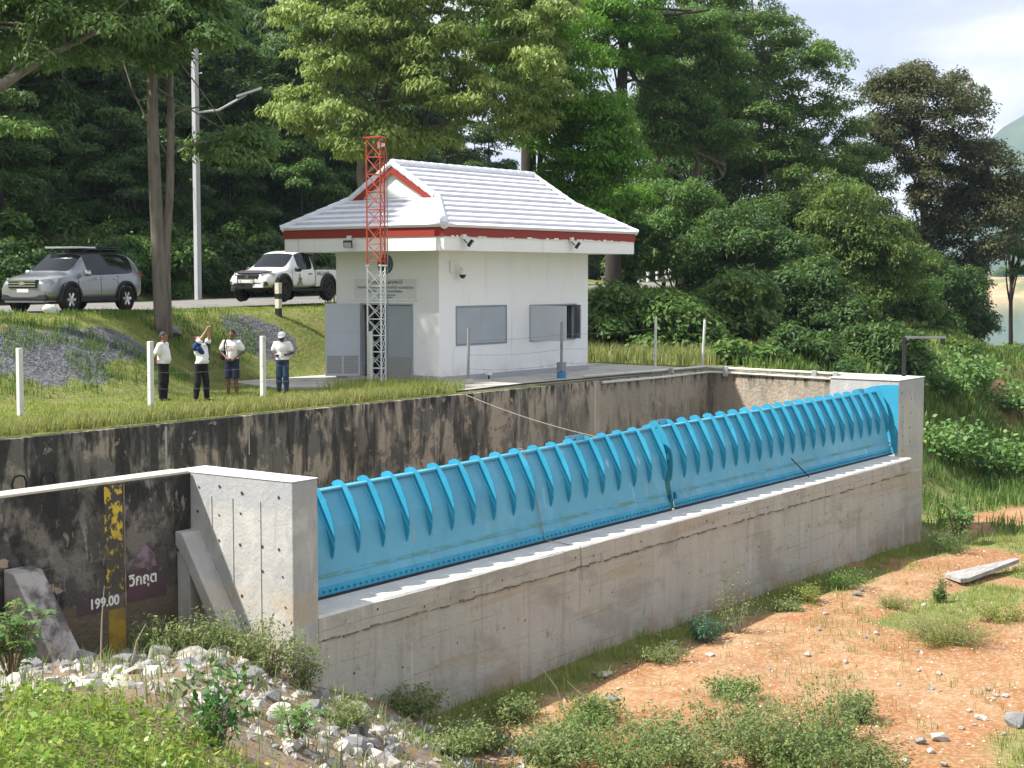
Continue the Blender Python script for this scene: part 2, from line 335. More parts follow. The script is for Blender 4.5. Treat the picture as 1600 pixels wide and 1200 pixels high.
for i in range(len(rc)):
    for j in range(nw + 1):
        k = i * (nw + 1) + j; x = abs(j / nw * 2 - 1); mb.v[k] = (mb.v[k][0], mb.v[k][1], cz[i] + .07 - .05 * x * x)
        if i and j: mb.f.append((k, k - 1, k - nw - 2, k - nw - 1))
tag(mb.build('road', M_ASPH, smooth=True), kind='structure')
def road_z(u, v): return 2.12
slab = MB().prism([(32.9, 26.16, 0), (45.45, 26.16, 0), (45.9, 33.6, 0), (31.3, 33.9, 0), (30.4, 31.0, 0), (32.6, 29.4, 0)], (0, 0, .06)).build('yard_pavement', M_SLAB); tag(slab, kind='structure')

def water_material():
    m, nt, o = mat_base('water'); b = nt.nodes.new('ShaderNodeBsdfPrincipled'); nt.links.new(b.outputs[0], o.inputs[0]); b.inputs['Base Color'].default_value = (.10, .13, .13, 1); b.inputs['Roughness'].default_value = .06; b.inputs['Specular IOR Level'].default_value = .5
    _, n = noise_mask(nt, 1.2, V3, 0, 1, 3); bp = nt.nodes.new('ShaderNodeBump'); bp.inputs['Strength'].default_value = .06; bp.inputs['Distance'].default_value = .1; nt.links.new(n, bp.inputs['Height']); nt.links.new(bp.outputs[0], b.inputs['Normal']); return m
c0 = Vector(uv(700, 1500))
tag(MB().add([(*uv(20, 100), -6.2), (*uv(2500, 100), -6.2), (*uv(2500, 3600), -6.2), (*uv(-900, 3600), -6.2)], [(0, 1, 2, 3)]).build('lake', water_material()), kind='structure')
M_SHORE = MAT('shore_earth', (.46, .33, .20), [((.10, .15, .05), .02, V3, .45, .6, .9), ((.34, .22, .12), .08, V3, .45, .7, .6)], rough=.95)
M_MOUNT = MAT('wooded_mountain', (.05, .085, .035), [((.10, .14, .05), .008, V3, .45, .7, .7)], rough=1, spec=.05, bump=(.05, .8))
mb = MB()
prof = [(0, -7), (14, -5.6), (40, -2), (90, 1), (200, 3)]
for i in range(61):
    la = -300 + i * 25; d0 = 700 + 60 * math.sin(i * .5) + 30 * math.sin(i * 1.3)
    for j, (dd, z) in enumerate(prof): mb.v.append((*uv(la, d0 + dd), z + (1.2 * math.sin(i * 1.7 + j) if j > 1 else 0)))
    if i:
        for j in range(len(prof) - 1): k = i * len(prof) + j; mb.f.append((k, k + 1, k + 1 - len(prof), k - len(prof)))
tag(mb.build('far_shore', M_SHORE, smooth=True), kind='structure')
mb = MB(); NM = 140
for i in range(NM + 1):
    la = -1500 + i * 30; k = i / NM
    top = 45 + 330 * math.exp(-((la - 1190) / 230) ** 2) + 35 * (mnoise.noise((la * .006, 3, 0)) + .5 * mnoise.noise((la * .02, 8, 0)))
    for j in range(7):
        t = j / 6; mb.v.append((*uv(la, 2600 + 900 * t), -8 + (top + 8) * (1 - (1 - t) ** 1.7) + (14 * mnoise.noise((la * .015, t * 6, 5)) if 0 < j else 0)))
    if i:
        for j in range(6): q = i * 7 + j; mb.f.append((q, q + 1, q - 6, q - 7))
tag(mb.build('mountain', M_MOUNT, smooth=True), kind='structure')

# ------------------------------------------------------------------ weir basin walls
G0 = Vector((17.53, 16.92)); GD = Vector((1, .0302)).normalized(); GN = Vector((-GD.y, GD.x))
def gp(u, o, z):
    "point on the weir: u along it, o metres behind its front face"
    p = G0 + GD * ((u - 17.53) / GD.x) + GN * o; return Vector((p.x, p.y, z))
wall = thing('weir_wall', 'pale board-marked concrete wall with a ledge below the blue gate', 'wall', gp(30, 0, -5.2))
MB().prism([gp(16.95, .02, -5.6), gp(44.3, .02, -5.6), gp(44.3, 1.9, -5.6), gp(16.95, 1.9, -5.6)], (0, 0, 2.98)).build('wall_body', M_CONC, wall, bevel=.015)
led = MB(); NL = 56; rr = random.Random(4)
for i in range(NL + 1):       # ledge cast on top, its front arris a little uneven
    u_ = lerp(17.43, 43.35, i / NL); j = rr.uniform(-.012, .012); k = rr.uniform(-.01, .01)
    led.v += [gp(u_, -.004 + j * .4, -2.625), gp(u_, -.004 + j * .5, -2.24 + k), gp(u_, .03 + j, -2.205), gp(u_, 1.5, -2.18), gp(u_, 1.5, -2.625)]
    if i: led.f += [[5 * i - 5 + a, 5 * i + a, 5 * i + (a + 1) % 5, 5 * i - 5 + (a + 1) % 5][::-1] for a in range(5)]
led.f += [[0, 1, 2, 3, 4], [5 * NL + a for a in (4, 3, 2, 1, 0)]]
me_led = led.build('ledge', M_CONC, wall); me_led.data.materials.append(M_LEDGE)
for p in me_led.data.polygons:
    if abs(p.normal.z) > .5 and p.center.z > 2.85: p.material_index = 1
ck = MB(); rr = random.Random(12); u_ = 17.5
while u_ < 43.3:      # ragged joint under the ledge
    L_ = rr.uniform(.08, .3); z_ = -2.625 + rr.uniform(-.02, .02); h0, h1 = rr.uniform(.006, .03), rr.uniform(.006, .03)
    if rr.random() < .8: ck.prism([gp(u_, -.008, z_ - h0), gp(u_ + L_, -.008, z_ - h1 + rr.uniform(-.015, .015)), gp(u_ + L_, -.008, z_ + h1 * .6), gp(u_, -.008, z_ + h0 * .6)], GN.to_3d() * .03)
    u_ += L_
ck.build('joint_crack', MAT('joint_grime', (.13, .115, .095), [((.24, .21, .17), 9, V3, .45, .6, .7)]), wall)
# pier on the left
pier = thing('end_pier', 'light concrete end pier with tie holes between the dark wall and the blue gate', 'pier', (17, 18, -4))
MB().prism([(16.84, 16.88, -5), (17.42, 16.90, -5), (17.42, 19.5, -5), (16.72, 19.5, -5)], (0, 0, 5.0)).build('pier_body', M_PIER, pier, bevel=.02)
M_CAPW = conc_material('pier_top', (.66, .65, .62), [((.55, .54, .51), 3, V3, .45, .7, .6)], bump=.3)
MB().prism([(16.83, 16.87, 0), (17.43, 16.89, 0), (17.43, 19.51, 0), (16.71, 19.51, 0)], (0, 0, .012)).build('top_screed', M_CAPW, pier)
th = MB().lathe([(.0, 0), (.022, .0), (.026, .004), (.0, .006)], 7, Matrix.Rotation(-math.pi / 2, 4, 'Y'), cap=False).mesh('tie_hole'); M_HOLE = MAT('painted_hole_shade', (.06, .05, .045)); th.materials.append(M_HOLE)  # dark discs stand proud; shade inside the holes is put into the colour
rr = random.Random(8)
for v_ in (16.9, 17.3, 17.75, 18.3, 18.75):
    for z_ in (-.22, -.62, -1.05, -1.5, -1.95, -2.3):
        if rr.random() < .16: continue
        o = link('tie_hole', th, None, pier); o.location = Vector((16.836 - (v_ - 16.7) * .046, v_ + .2 + rr.uniform(-.07, .07), z_ + rr.uniform(-.05, .05))) - pier.location; s = rr.uniform(.7, 1.3); o.scale = (1, s, s)
for v_ in (17.55, 18.15, 18.62): MB().bx(16.827 - (v_ - 16.88) * .046, v_, -2.35, 16.87, v_ + .022, -.35).build('form_joint', M_PIER, pier)
# sloping cut-off rib leaning on the pier, with its post
wing = thing('sloping_rib', 'rough sloping concrete rib on a grey post against the pale pier', 'concrete rib', (16.5, 18.5, -3.5))
MB().prism([(16.38, 19.09, -.92), (16.38, 18.93, -.93), (16.38, 17.75, -2.75), (16.38, 17.3, -3.4), (16.38, 17.3, -3.85), (16.38, 18.93, -1.30), (16.38, 19.09, -1.15)], (.40, 0, 0)).build('rib_slab', M_PIER, wing, bevel=.02)
MB().bx(16.42, 18.80, -4.2, 16.77, 19.09, -1.25).build('post', M_PIER, wing, bevel=.015)
MB().bx(16.55, 17.9, -4.2, 16.78, 18.79, -2.6).build('infill', M_LEFT, wing)
# left wall
lw = thing('gauge_wall', 'blackened concrete wall carrying the yellow water gauge', 'wall', (8, 19.3, -4))
MB().bx(-14, 19.1, -5, 16.73, 19.47, -.012).build('wall_body', M_LEFT, lw)
MB().bx(-14, 19.085, -.012, 16.70, 19.49, .03).build('coping', M_CAP, lw, bevel=.01)
but = thing('wall_buttress', 'sloping concrete buttress with a pale worn face against the dark wall', 'buttress', (13.4, 18.5, -3.5))
MB().prism([(13.18, 19.095, -1.05), (13.18, 19.095, -4.5), (13.18, 16.9, -4.5), (13.18, 16.9, -3.6), (13.18, 18.85, -1.1)], (.5, 0, 0)).build('buttress_body', conc_material('worn_buttress', (.40, .37, .34), [((.07, .065, .06), 1.2, V3, .42, .55, .9), ((.45, .33, .25), 1.4, V3, .55, .65, .6)], bump=.7), but, bevel=.02)
# far wall, end wall
fw = thing('basin_wall', 'long stained concrete retaining wall along the grassy terrace and house yard', 'wall', (30, 26, -4))
MB().bx(-14, 25.8, -5, 45.6, 26.14, 0).build('wall_body', M_FAR, fw, bevel=.02)
for k in range(12):
    if k in (1, 4, 5, 7, 9): continue
    u_ = 17 + k * 2.45; MB().bx(u_, 25.788, -.9 - .3 * (k % 3), u_ + .03 + .012 * (k % 3), 25.80, -.06).build('joint_cover', MAT('lime_run_%d' % k, (.40, .38, .35), [((.14, .13, .12), 2, (1, 1, .4), .40, .6, .9)]) if k < 1 else bpy.data.materials['lime_run_0'], fw)
ew = thing('basin_end_wall', 'stained concrete end wall under the white pipes at the back of the basin', 'wall', (45, 23, -4))
MB().prism([(45.6, 26.14, -5), (45.58, 25.79, -5), (44.55, 20.2, -5), (45.0, 20.2, -5), (45.98, 25.7, -5), (46.0, 26.14, -5)], (0, 0, 4.995)).build('wall_body', M_FAR, ew, bevel=.02)
rp_ = thing('gate_abutment', 'pale concrete abutment with a black lamp post at the right end of the gate', 'pier', (44.2, 19, -4.5))
MB().prism([gp(43.9, .62, -5.6), gp(46.0, .62, -5.6), (46.05, 20.6, -5.6), (43.9, 20.6, -5.6)], (0, 0, 5.62)).build('pier_body', M_PIER, rp_, bevel=.025)
MB().prism([gp(43.87, .60, .02), gp(46.03, .60, .02), (46.07, 20.62, .02), (43.87, 20.62, .02)], (0, 0, .035)).build('coping', M_CAPW, rp_, bevel=.01)
th2 = MB().lathe([(.0, 0), (.024, .0), (.028, .004), (.0, .006)], 7, Matrix.Rotation(math.pi / 2, 4, 'X'), cap=False).mesh('tie_hole'); th2.materials.append(M_HOLE)
for k in range(9):
    o = link('tie_hole', th2, None, rp_); o.location = gp(44.15 + .75 * (k % 2) + rr.uniform(-.1, .1), .618, -.35 - .22 * k) - rp_.location
for k in range(70):
    if rr.random() < .4: continue
    u_ = 18 + (k % 35) * .72 + rr.uniform(-.3, .3); z_ = (-2.45 if k < 35 else -3.4) + rr.uniform(-.1, .1)
    o = link('tie_hole', th2, None, wall); o.location = gp(u_, -.006 if k < 35 else .019, z_) - wall.location; o.scale = (rr.uniform(.5, 1.0),) * 3
# ------------------------------------------------------------------ blue flap gates
M_BLUE = MAT('blue_gate_paint', (.105, .355, .50), [((.19, .45, .585), .8, (1, 1, .5), .45, .7, .6), ((.32, .55, .66), 1.6, (2.5, 2.5, .25), .64, .74, .5), ((.075, .28, .42), .6, V3, .48, .7, .6), ((.10, .27, .30), 1.4, (1.5, 1.5, .5), .48, .62, .6, (2, -1.35, -2.0)), ((.30, .33, .27), 2.2, (3, 3, .2), .62, .69, .6), ((.45, .64, .71), 3.2, (1.3, 1.3, .35), .66, .69, .6), ((.07, .30, .42), 7, V3, .66, .7, .5)], rough=.5, spec=.35, bump=(3, .08))
M_BLUE_SHADE = MAT('shaded_gate_blue', (.03, .285, .44), [((.07, .41, .59), 1.2, V3, .45, .7, .5), ((.15, .47, .62), 6, V3, .64, .72, .4)], rough=.5, spec=.35)  # gate paint in a deeper blue; the ribs' shade is put into the colour
M_ALGAE = MAT('algae_line', (.10, .27, .26), [((.10, .37, .56), 2.5, (1, 1, 3), .46, .58, .9), ((.20, .22, .10), 4, V3, .5, .65, .6)], rough=.7)
M_RUBBER = MAT('black_rubber', (.02, .022, .028), rough=.6)
M_GREENSEAL = MAT('green_rubber_seal', (.012, .10, .105), [((.03, .16, .14), 5, V3, .5, .7, .6)], rough=.5)
GP0 = gp
PROF = [(.80, -2.165), (.835, -2.0), (.90, -1.80), (1.06, -.98), (1.36, -.36)]
RIB = [(.955, -1.58), (1.07, -.98), (1.36, -.37), (1.48, -.325), (1.54, -.28), (1.51, -.225), (1.42, -.19), (1.33, -.20), (1.22, -.28), (1.06, -.50), (.955, -.74), (.895, -.97), (.878, -1.17), (.885, -1.35), (.91, -1.49)]
def gate(u0, u1, label, nr, tilt=0):
    def gp(u, o, z): return GP0(u, o, z - tilt * (30.3 - u) / 12.8 * max(0, z + 2.17) / 1.8 if z > -2.3 and z < -.001 else z)
    g = thing('flap_gate', label, 'gate', GP0((u0 + u1) / 2, .8, -2.1), group='blue flap gates of the weir')
    def strip(a, b, z_off=0.0, th=.02):
        (o0, z0), (o1, z1) = a, b
        A_, B_ = ([gp(q, o0 - z_off, z0), gp(q, o1 - z_off, z1), gp(q, o1 - z_off + th, z1), gp(q, o0 - z_off + th, z0)] for q in (u0, u1))
        return MB().add(A_ + B_, [(3, 2, 1, 0), (4, 5, 6, 7), (0, 1, 5, 4), (1, 2, 6, 5), (2, 3, 7, 6), (3, 0, 4, 7)])
    strip(PROF[3], PROF[4]).build('upper_skin', M_BLUE, g)
    strip(PROF[2], PROF[3]).build('lower_skin', M_BLUE, g)
    strip(PROF[1], PROF[2]).build('skirt_plate', M_BLUE, g)
    strip(PROF[0], PROF[1], .012).build('clamp_bar', M_BLUE_SHADE, g)
    strip((.885, -1.845), (.905, -1.79), .014, .02).build('algae_line', M_ALGAE, g)
    strip((.80, -2.195), (.80, -2.15), .05, .08).build('rubber_seal', M_RUBBER, g)
    strip((1.36, -.39), (1.56, -.34), 0, .02).build('crest_plate', M_BLUE_SHADE, g)
    MB().tube([gp(u0 + .02, 1.325, -.335), gp(u1 - .02, 1.325, -.335)], .034, 8).build('top_pipe', M_BLUE, g, smooth=True)
    rm = None
    for k in range(nr):
        u_ = lerp(u0 + .02, u1 - .045, k / (nr - 1))
        if rm is None:
            t = MB().prism([gp(u_, o, z) for o, z in RIB], GD.to_3d() * .024); b0 = gp(u_, 0, 0); t.v = [tuple(Vector(p) - b0) for p in t.v]; rm = t.mesh('rib'); rm.materials.append(M_BLUE_SHADE)
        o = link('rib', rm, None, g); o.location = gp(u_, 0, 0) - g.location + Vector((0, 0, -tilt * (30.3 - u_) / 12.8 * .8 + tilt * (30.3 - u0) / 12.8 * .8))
    bm = MB(); nb = int((u1 - u0) / .155)
    for k in range(nb):
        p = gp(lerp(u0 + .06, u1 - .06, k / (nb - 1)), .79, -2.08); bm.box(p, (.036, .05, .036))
    tag(bm.build('bolt_row', M_BLUE_SHADE, g), kind='stuff')
    for k in (0, nr - 6 if u0 < 20 else nr - 3):
        a = lerp(u0 + .02, u1 - .045, k / (nr - 1)); b = lerp(u0 + .02, u1 - .045, (k + 1) / (nr - 1))
        MB().prism([gp(a, 1.40, -.37), gp(a, 1.46, -.185), gp(a, 1.475, -.185), gp(a, 1.415, -.37)], gp(b, 0, 0) - gp(a, 0, 0)).build('lifting_plate', M_BLUE, g)
        MB().lathe([(.03, 0), (.03, .008)], 10, Matrix.Translation(gp((a + b) / 2, 1.437, -.27)) @ Matrix.Rotation(math.pi / 2 - .3, 4, 'X')).build('eye_hole', M_BLACK, g)
    return g
gate(17.45, 30.22, 'long blue ribbed steel flap gate next to the pale pier', 20, .17)
gate(30.45, 43.8, 'blue ribbed steel flap gate beside the blue plate of the abutment', 21)
gs = thing('gate_seal', 'dark green rubber seal in the gap between the two blue gates', 'seal', gp(30.33, .8, -2.1))
for (a, b) in zip(PROF[:-1], PROF[1:]): MB().prism([gp(30.245, a[0] + .0, a[1]), gp(30.245, b[0], b[1]), gp(30.245, b[0] + .05, b[1]), gp(30.245, a[0] + .05, a[1])], GD.to_3d() * .18).build('seal_strip', M_GREENSEAL, gs)
MB().tube([gp(30.33, 1.34, -.43), gp(30.33, 1.30, -.58)], .05, 8).build('seal_clamp', M_BLACK, gs)
for (o, z) in ((1.10, -1.0), (.86, -1.87)):
    for d in (-.07, .12):
        MB().lathe([(.085, -.02), (.085, .02)], 14, Matrix.Translation(gp(30.33 + d, o - .07, z)) @ Matrix.Rotation(.9, 4, 'Z') @ Matrix.Rotation(math.pi / 2, 4, 'X')).build('lug', M_BLUE_SHADE, gs)
sp = thing('side_plate', 'flat blue steel plate with rounded top on the abutment face', 'steel plate', (43.88, 19.0, -2))
MB().prism([(43.875, 18.36, -2.17), (43.875, 18.36, -.10), (43.875, 18.8, -.11), (43.875, 19.2, -.17), (43.875, 19.55, -.30), (43.875, 19.9, -.52), (43.875, 20.2, -.85), (43.875, 20.4, -2.17)], (.03, 0, 0)).build('plate', M_BLUE_SHADE, sp)
for (v_, z_) in ((18.95, -1.05), (18.62, -1.88)):
    MB().lathe([(.04, 0), (.085, 0), (.085, .03), (.04, .03)], 14, Matrix.Translation((43.88, v_, z_)) @ Matrix.Rotation(-math.pi / 2, 4, 'Y'), cap=False).build('ring', M_BLUE, sp)
MB().box((43.83, 19.1, -.46), (.08, .12, .22)).build('stop_block', M_BLACK, sp)
tag(MB().tube([gp(36.6, .74, -1.62), gp(37.3, .55, -2.16)], .018, 6).build('stick', M_BLACK), 'thin dark stick leaning against the right-hand blue gate', 'stick')
M_ROPE = MAT('grey_wire', (.30, .27, .23), rough=.8)
def sag(a, b, s, n=14): a = Vector(a); b = Vector(b); return [a.lerp(b, i / n) - Vector((0, 0, s * 4 * (i / n) * (1 - i / n))) for i in range(n + 1)]
wp = sag((32.3, 25.78, -.02), (33.4, 21.6, -1.1), .12) + sag((33.4, 21.6, -1.1), gp(27.0, 1.36, -.28), .1)[1:]
tag(MB().tube(wp, .012, 5).build('loose_wire', M_ROPE), 'loose grey wire hanging from the terrace edge towards the gates', 'wire')
tag(MB().tube([gp(24.98, 1.40, -.31), gp(25.0, 1.30, -.33), gp(25.0, 1.05, -.98), gp(25.02, .85, -1.82), gp(25.05, .78, -2.14), gp(25.1, .4, -2.18), gp(25.15, .0, -2.22), gp(25.2, -.02, -2.9)], .009, 5).build('loose_wire', M_ROPE), 'thin wire draped over the left blue gate and its ledge', 'wire')

# ------------------------------------------------------------------ gauge and painted writing on the dark wall
def text_obj(body, size, mat, name, parent, T, ext=.002, align='CENTER', shear=0, bold=0):
    c = bpy.data.curves.new(name, 'FONT'); c.body = body; c.size = size; c.extrude = ext; c.align_x = align; c.align_y = 'CENTER'; c.offset = bold
    c.resolution_u = 3
    t = bpy.data.objects.new(name + '_t', c); COL.objects.link(t); bpy.context.view_layer.update()
    me = bpy.data.meshes.new_from_object(t.evaluated_get(bpy.context.evaluated_depsgraph_get())); bpy.data.objects.remove(t); bpy.data.curves.remove(c)
    me.name = name; me.materials.clear(); o = link(name, me, mat, parent)
    T = Matrix.Translation(-root_loc(parent)) @ T
    me.transform(T); return o
def facing(p, right, scale=(1, 1)):
    "text plane at p, reading along 'right', upright"
    r = Vector(right).normalized(); u_ = Vector((0, 0, 1)); n = r.cross(u_)
    m = Matrix((r, u_, n)).transposed().to_4x4(); return Matrix.Translation(p) @ m @ Matrix.Diagonal((scale[0], scale[1], 1, 1))
M_YEL = MAT('peeling_yellow_paint', (.60, .44, .05), [((.42, .28, .04), 3, V3, .45, .65, .7), ((.07, .065, .058), 9, (1, 1, .8), .47, .50, 1), ((.07, .065, .055), 6, (1, 1, .7), .42, .47, .97, (2, -.7, -1.2)), ((.42, .25, .03), 2, V3, .0, .3, .9, (2, -1.9, -1.95))], rough=.8)
ga_ = thing('water_gauge', 'flaking yellow water-level gauge painted on the dark wall', 'gauge', (15.2, 19.09, -2.7))
MB().bx(15.0, 19.094, -1.74, 15.34, 19.1, -.05).build('upper_band', M_YEL, ga_)
MB().bx(15.04, 19.094, -3.0, 15.37, 19.1, -1.99).build('lower_band', MAT('muddy_yellow_paint', (.40, .25, .035), [((.22, .15, .05), 3, V3, .42, .6, .8), ((.50, .35, .08), 8, V3, .6, .7, .5)]), ga_)
MB().bx(15.36, 19.085, -1.95, 15.385, 19.1, -.05).build('edge_strip', MAT('rusty_strip', (.20, .15, .12), [((.40, .36, .32), 4, V3, .5, .6, .7)]), ga_)
M_PURP = MAT('maroon_paint', (.10, .055, .065), [((.07, .06, .058), 3, V3, .45, .58, .9), ((.26, .17, .22), 3.5, V3, .58, .68, .7)])
M_PURP2 = MAT('pale_mauve_paint', (.26, .18, .22), [((.09, .07, .075), 3.2, V3, .42, .58, .9)])
M_CHALK = MAT('white_sign_paint', (.78, .77, .72), [((.40, .37, .33), 7, V3, .55, .66, .6)], rough=.8)
wt = thing('wall_marking', 'maroon panel with white level number 199.00 and Thai word on the dark wall', 'painted sign', (15.3, 19.09, -2.0))
MB().bx(14.45, 19.0955, -1.98, 15.0, 19.1, -1.70).build('number_panel', M_PURP, wt)
MB().prism([(15.40, 19.0955, -1.93), (16.2, 19.0955, -1.93), (16.2, 19.0955, -1.62), (16.0, 19.0955, -1.42), (15.45, 19.0955, -1.42)], (0, .0045, 0)).build('word_panel', M_PURP, wt)
MB().prism([(15.46, 19.096, -1.425), (16.0, 19.096, -1.425), (15.95, 19.096, -1.2), (15.78, 19.096, -1.05), (15.62, 19.096, -1.2)], (0, .004, 0)).build('faded_patch', M_PURP2, wt)
text_obj('199.00', .215, M_CHALK, 'lettering', wt, facing((14.965, 19.093, -1.845), (1, 0, 0), (.98, 1)), .002, bold=.006)
text_obj('วิกฤต', .24, M_CHALK, 'lettering', wt, facing((15.73, 19.093, -1.60), (1, 0, 0), (1.0, 1)), .002, bold=.006)
for k, (u_, z_) in enumerate(((18.15, -.72), (18.82, -.72))):
    tag(MB().tube([(u_ - .16, 25.72, -1.5), (u_ - .16, 25.7, z_ - .14), (u_ - .11, 25.7, z_ - .03), (u_, 25.7, z_), (u_ + .11, 25.7, z_ - .03), (u_ + .16, 25.7, z_ - .14), (u_ + .16, 25.72, -1.5)], .022, 6).build('hose_loop', M_BLACK, smooth=True),
        ('dark loop of bar on the stained wall, nearest the left edge', 'dark loop of bar on the stained wall, second from the left edge')[k], 'loop')

# ------------------------------------------------------------------ control house
HU0, HU1, HV0, HV1 = 34.65, 42.4, 28.65, 32.75
house = thing('control_house', 'small white control house with white tiled roof and red trim', 'building', (38.5, 30.7, .06))
M_GREY = MAT('grey_skirting_paint', (.36, .37, .40), [((.48, .48, .49), 3, V3, .58, .7, .6)], rough=.8)
M_TILE = MAT('white_roof_tile', (.72, .73, .78), [((.62, .63, .70), 1.4, (1, 3, 1), .45, .7, .6), ((.55, .54, .52), .8, V3, .55, .75, .5), ((.48, .46, .42), 3.5, V3, .62, .72, .4)], rough=.6)
M_RED = MAT('red_trim_paint', (.26, .032, .022), [((.26, .035, .022), 1.5, V3, .5, .7, .6)], rough=.6)
M_SHUT = MAT('grey_shutter_steel', (.33, .36, .40), [((.38, .41, .45), .7, V3, .45, .7, .7)], rough=.45, spec=.4)
M_SHUT2 = MAT('light_grey_door_steel', (.50, .53, .58), [((.44, .46, .50), .9, V3, .45, .7, .6)], rough=.45, spec=.4)
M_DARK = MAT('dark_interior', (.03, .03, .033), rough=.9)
M_LOUV = MAT('louvre_metal', (.30, .30, .27), [((.22, .21, .18), 3, V3, .5, .7, .6)], rough=.6)
t_ = .18; ZT = 3.92
DV0, DV1, DZ = 29.64, 31.76, 2.36
W1 = (35.42, 37.92, 1.10, 2.29); W2 = (39.12, 41.72, 1.10, 2.27)
mb = MB()
mb.bx(HU0, HV0, .05, HU0 + t_, DV0, ZT); mb.bx(HU0, DV1, .05, HU0 + t_, HV1, ZT); mb.bx(HU0, DV0, DZ, HU0 + t_, DV1, ZT)
v0, v1 = HV0, HV0 + t_
for a, b, c, d in ((HU0 + t_, W1[0], .05, ZT), (W1[1], W2[0], .05, ZT), (W2[1], HU1, .05, ZT), (W1[0], W1[1], .05, W1[2]), (W1[0], W1[1], W1[3], ZT), (W2[0], W2[1], .05, W2[2]), (W2[0], W2[1], W2[3], ZT)): mb.bx(a, v0, c, b, v1, d)
mb.bx(HU0 + t_, HV1 - t_, .05, HU1, HV1, ZT); mb.bx(HU1 - t_, v1, .05, HU1, HV1 - t_, ZT)
mb.build('wall', M_WHITE, house)
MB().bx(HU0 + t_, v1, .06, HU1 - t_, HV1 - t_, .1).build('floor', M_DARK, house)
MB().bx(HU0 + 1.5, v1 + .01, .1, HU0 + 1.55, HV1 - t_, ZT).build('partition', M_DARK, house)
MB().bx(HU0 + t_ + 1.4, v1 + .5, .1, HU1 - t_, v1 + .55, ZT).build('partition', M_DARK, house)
sk = MB(); sk.bx(HU0 - .02, HV0 - .02, .05, HU1 + .02, HV0 - .003, .22); sk.bx(HU0 - .02, HV0 - .003, .05, HU0 - .003, DV0, .24); sk.bx(HU0 - .02, DV1, .05, HU0 - .003, HV1 + .02, .24); sk.build('skirting', M_GREY, house)
MB().bx(HU0 - .3, DV0 - .1, .05, HU0 + .05, DV1 + .75, .13).build('door_step', M_SLAB, house, bevel=.01)
OV = 1.1; EU0, EU1, EV0, EV1 = HU0 - OV, HU1 + OV, HV0 - OV, HV1 + OV
MB().bx(EU0, EV0, 3.90, EU1, EV1, 4.30).build('eave_beam', M_WHITE, house)
MB().bx(EU0 - .03, EV0 - .03, 4.30, EU1 + .03, EV1 + .03, 4.558).build('fascia', M_RED, house)
# roof
EZ = 4.56; VC = (EV0 + EV1) / 2; HALF = VC - EV0 + .08; RZ = 6.50; SL = (RZ - EZ) / HALF; GT = .94 / SL       # GT: run up to the gablets
roof = MB()
a0, a1, b0, b1 = EU0 - .08, EU1 + .08, EV0 - .08, EV1 + .08
roof.add([(a0, b0, EZ), (a1, b0, EZ), (a1, b1, EZ), (a0, b1, EZ), (a0 + GT, VC, RZ - .05), (a1 - GT, VC, RZ - .05), (a0 + GT, b0 + GT, EZ + GT * SL - .04), (a0 + GT, b1 - GT, EZ + GT * SL - .04), (a1 - GT, b0 + GT, EZ + GT * SL - .04), (a1 - GT, b1 - GT, EZ + GT * SL - .04)],
         [(0, 1, 8, 5, 4, 6), (2, 3, 7, 4, 5, 9), (0, 6, 7, 3), (1, 2, 9, 8), (6, 4, 7), (8, 9, 5), (3, 2, 1, 0)])
roof = roof.build('roof', M_TILE, house)
NC = 12; dt = HALF / NC
def course(pts0, pts1, nrm_, k):
    "one overlapping row of tiles: lower edge proud, upper edge tucked"
    n = Vector(nrm_); th0 = .085 + .008 * math.sin(k * 2.3); q = [Vector(p) for p in (pts0[0], pts0[1], pts1[1], pts1[0])]
    m = MB().add(q + [q[0] + n * th0, q[1] + n * th0, q[2] + n * .012, q[3] + n * .012], [(3, 2, 1, 0), (4, 5, 6, 7), (0, 1, 5, 4), (1, 2, 6, 5), (2, 3, 7, 6), (3, 0, 4, 7)])
    return m.build('tile_course', M_TILE, roof)
nz = 1 / math.hypot(1, SL)
for k in range(NC):
    s0 = k * dt; s1 = min((k + 1) * dt, HALF - .02)
    e0, e1 = min(s0, GT), min(s1, GT)
    z0, z1 = EZ + s0 * SL, EZ + s1 * SL
    course([(a0 + e0, b0 + s0, z0), (a1 - e0, b0 + s0, z0)], [(a0 + e1, b0 + s1, z1), (a1 - e1, b0 + s1, z1)], (0, -SL * nz, nz), k)
    course([(a1 - e0, b1 - s0, z0), (a0 + e0, b1 - s0, z0)], [(a1 - e1, b1 - s1, z1), (a0 + e1, b1 - s1, z1)], (0, SL * nz, nz), k)
    if s0 < GT - .05:
        course([(a0 + s0, b1 - s0, z0), (a0 + s0, b0 + s0, z0)], [(a0 + e1, b1 - e1, EZ + e1 * SL), (a0 + e1, b0 + e1, EZ + e1 * SL)], (-SL * nz, 0, nz), k)
        course([(a1 - s0, b0 + s0, z0), (a1 - s0, b1 - s0, z0)], [(a1 - e1, b0 + e1, EZ + e1 * SL), (a1 - e1, b1 - e1, EZ + e1 * SL)], (SL * nz, 0, nz), k)
def caps(p, q, n, name, r=.115):
    p, q = Vector(p), Vector(q)
    for k in range(n):
        a = p.lerp(q, k / n); b = p.lerp(q, (k + 1.08) / n)
        MB().tube([a, b], [r, r * .86], 10).build(name, M_TILE, roof, smooth=False)
zc = lambda s: EZ + s * SL + .045
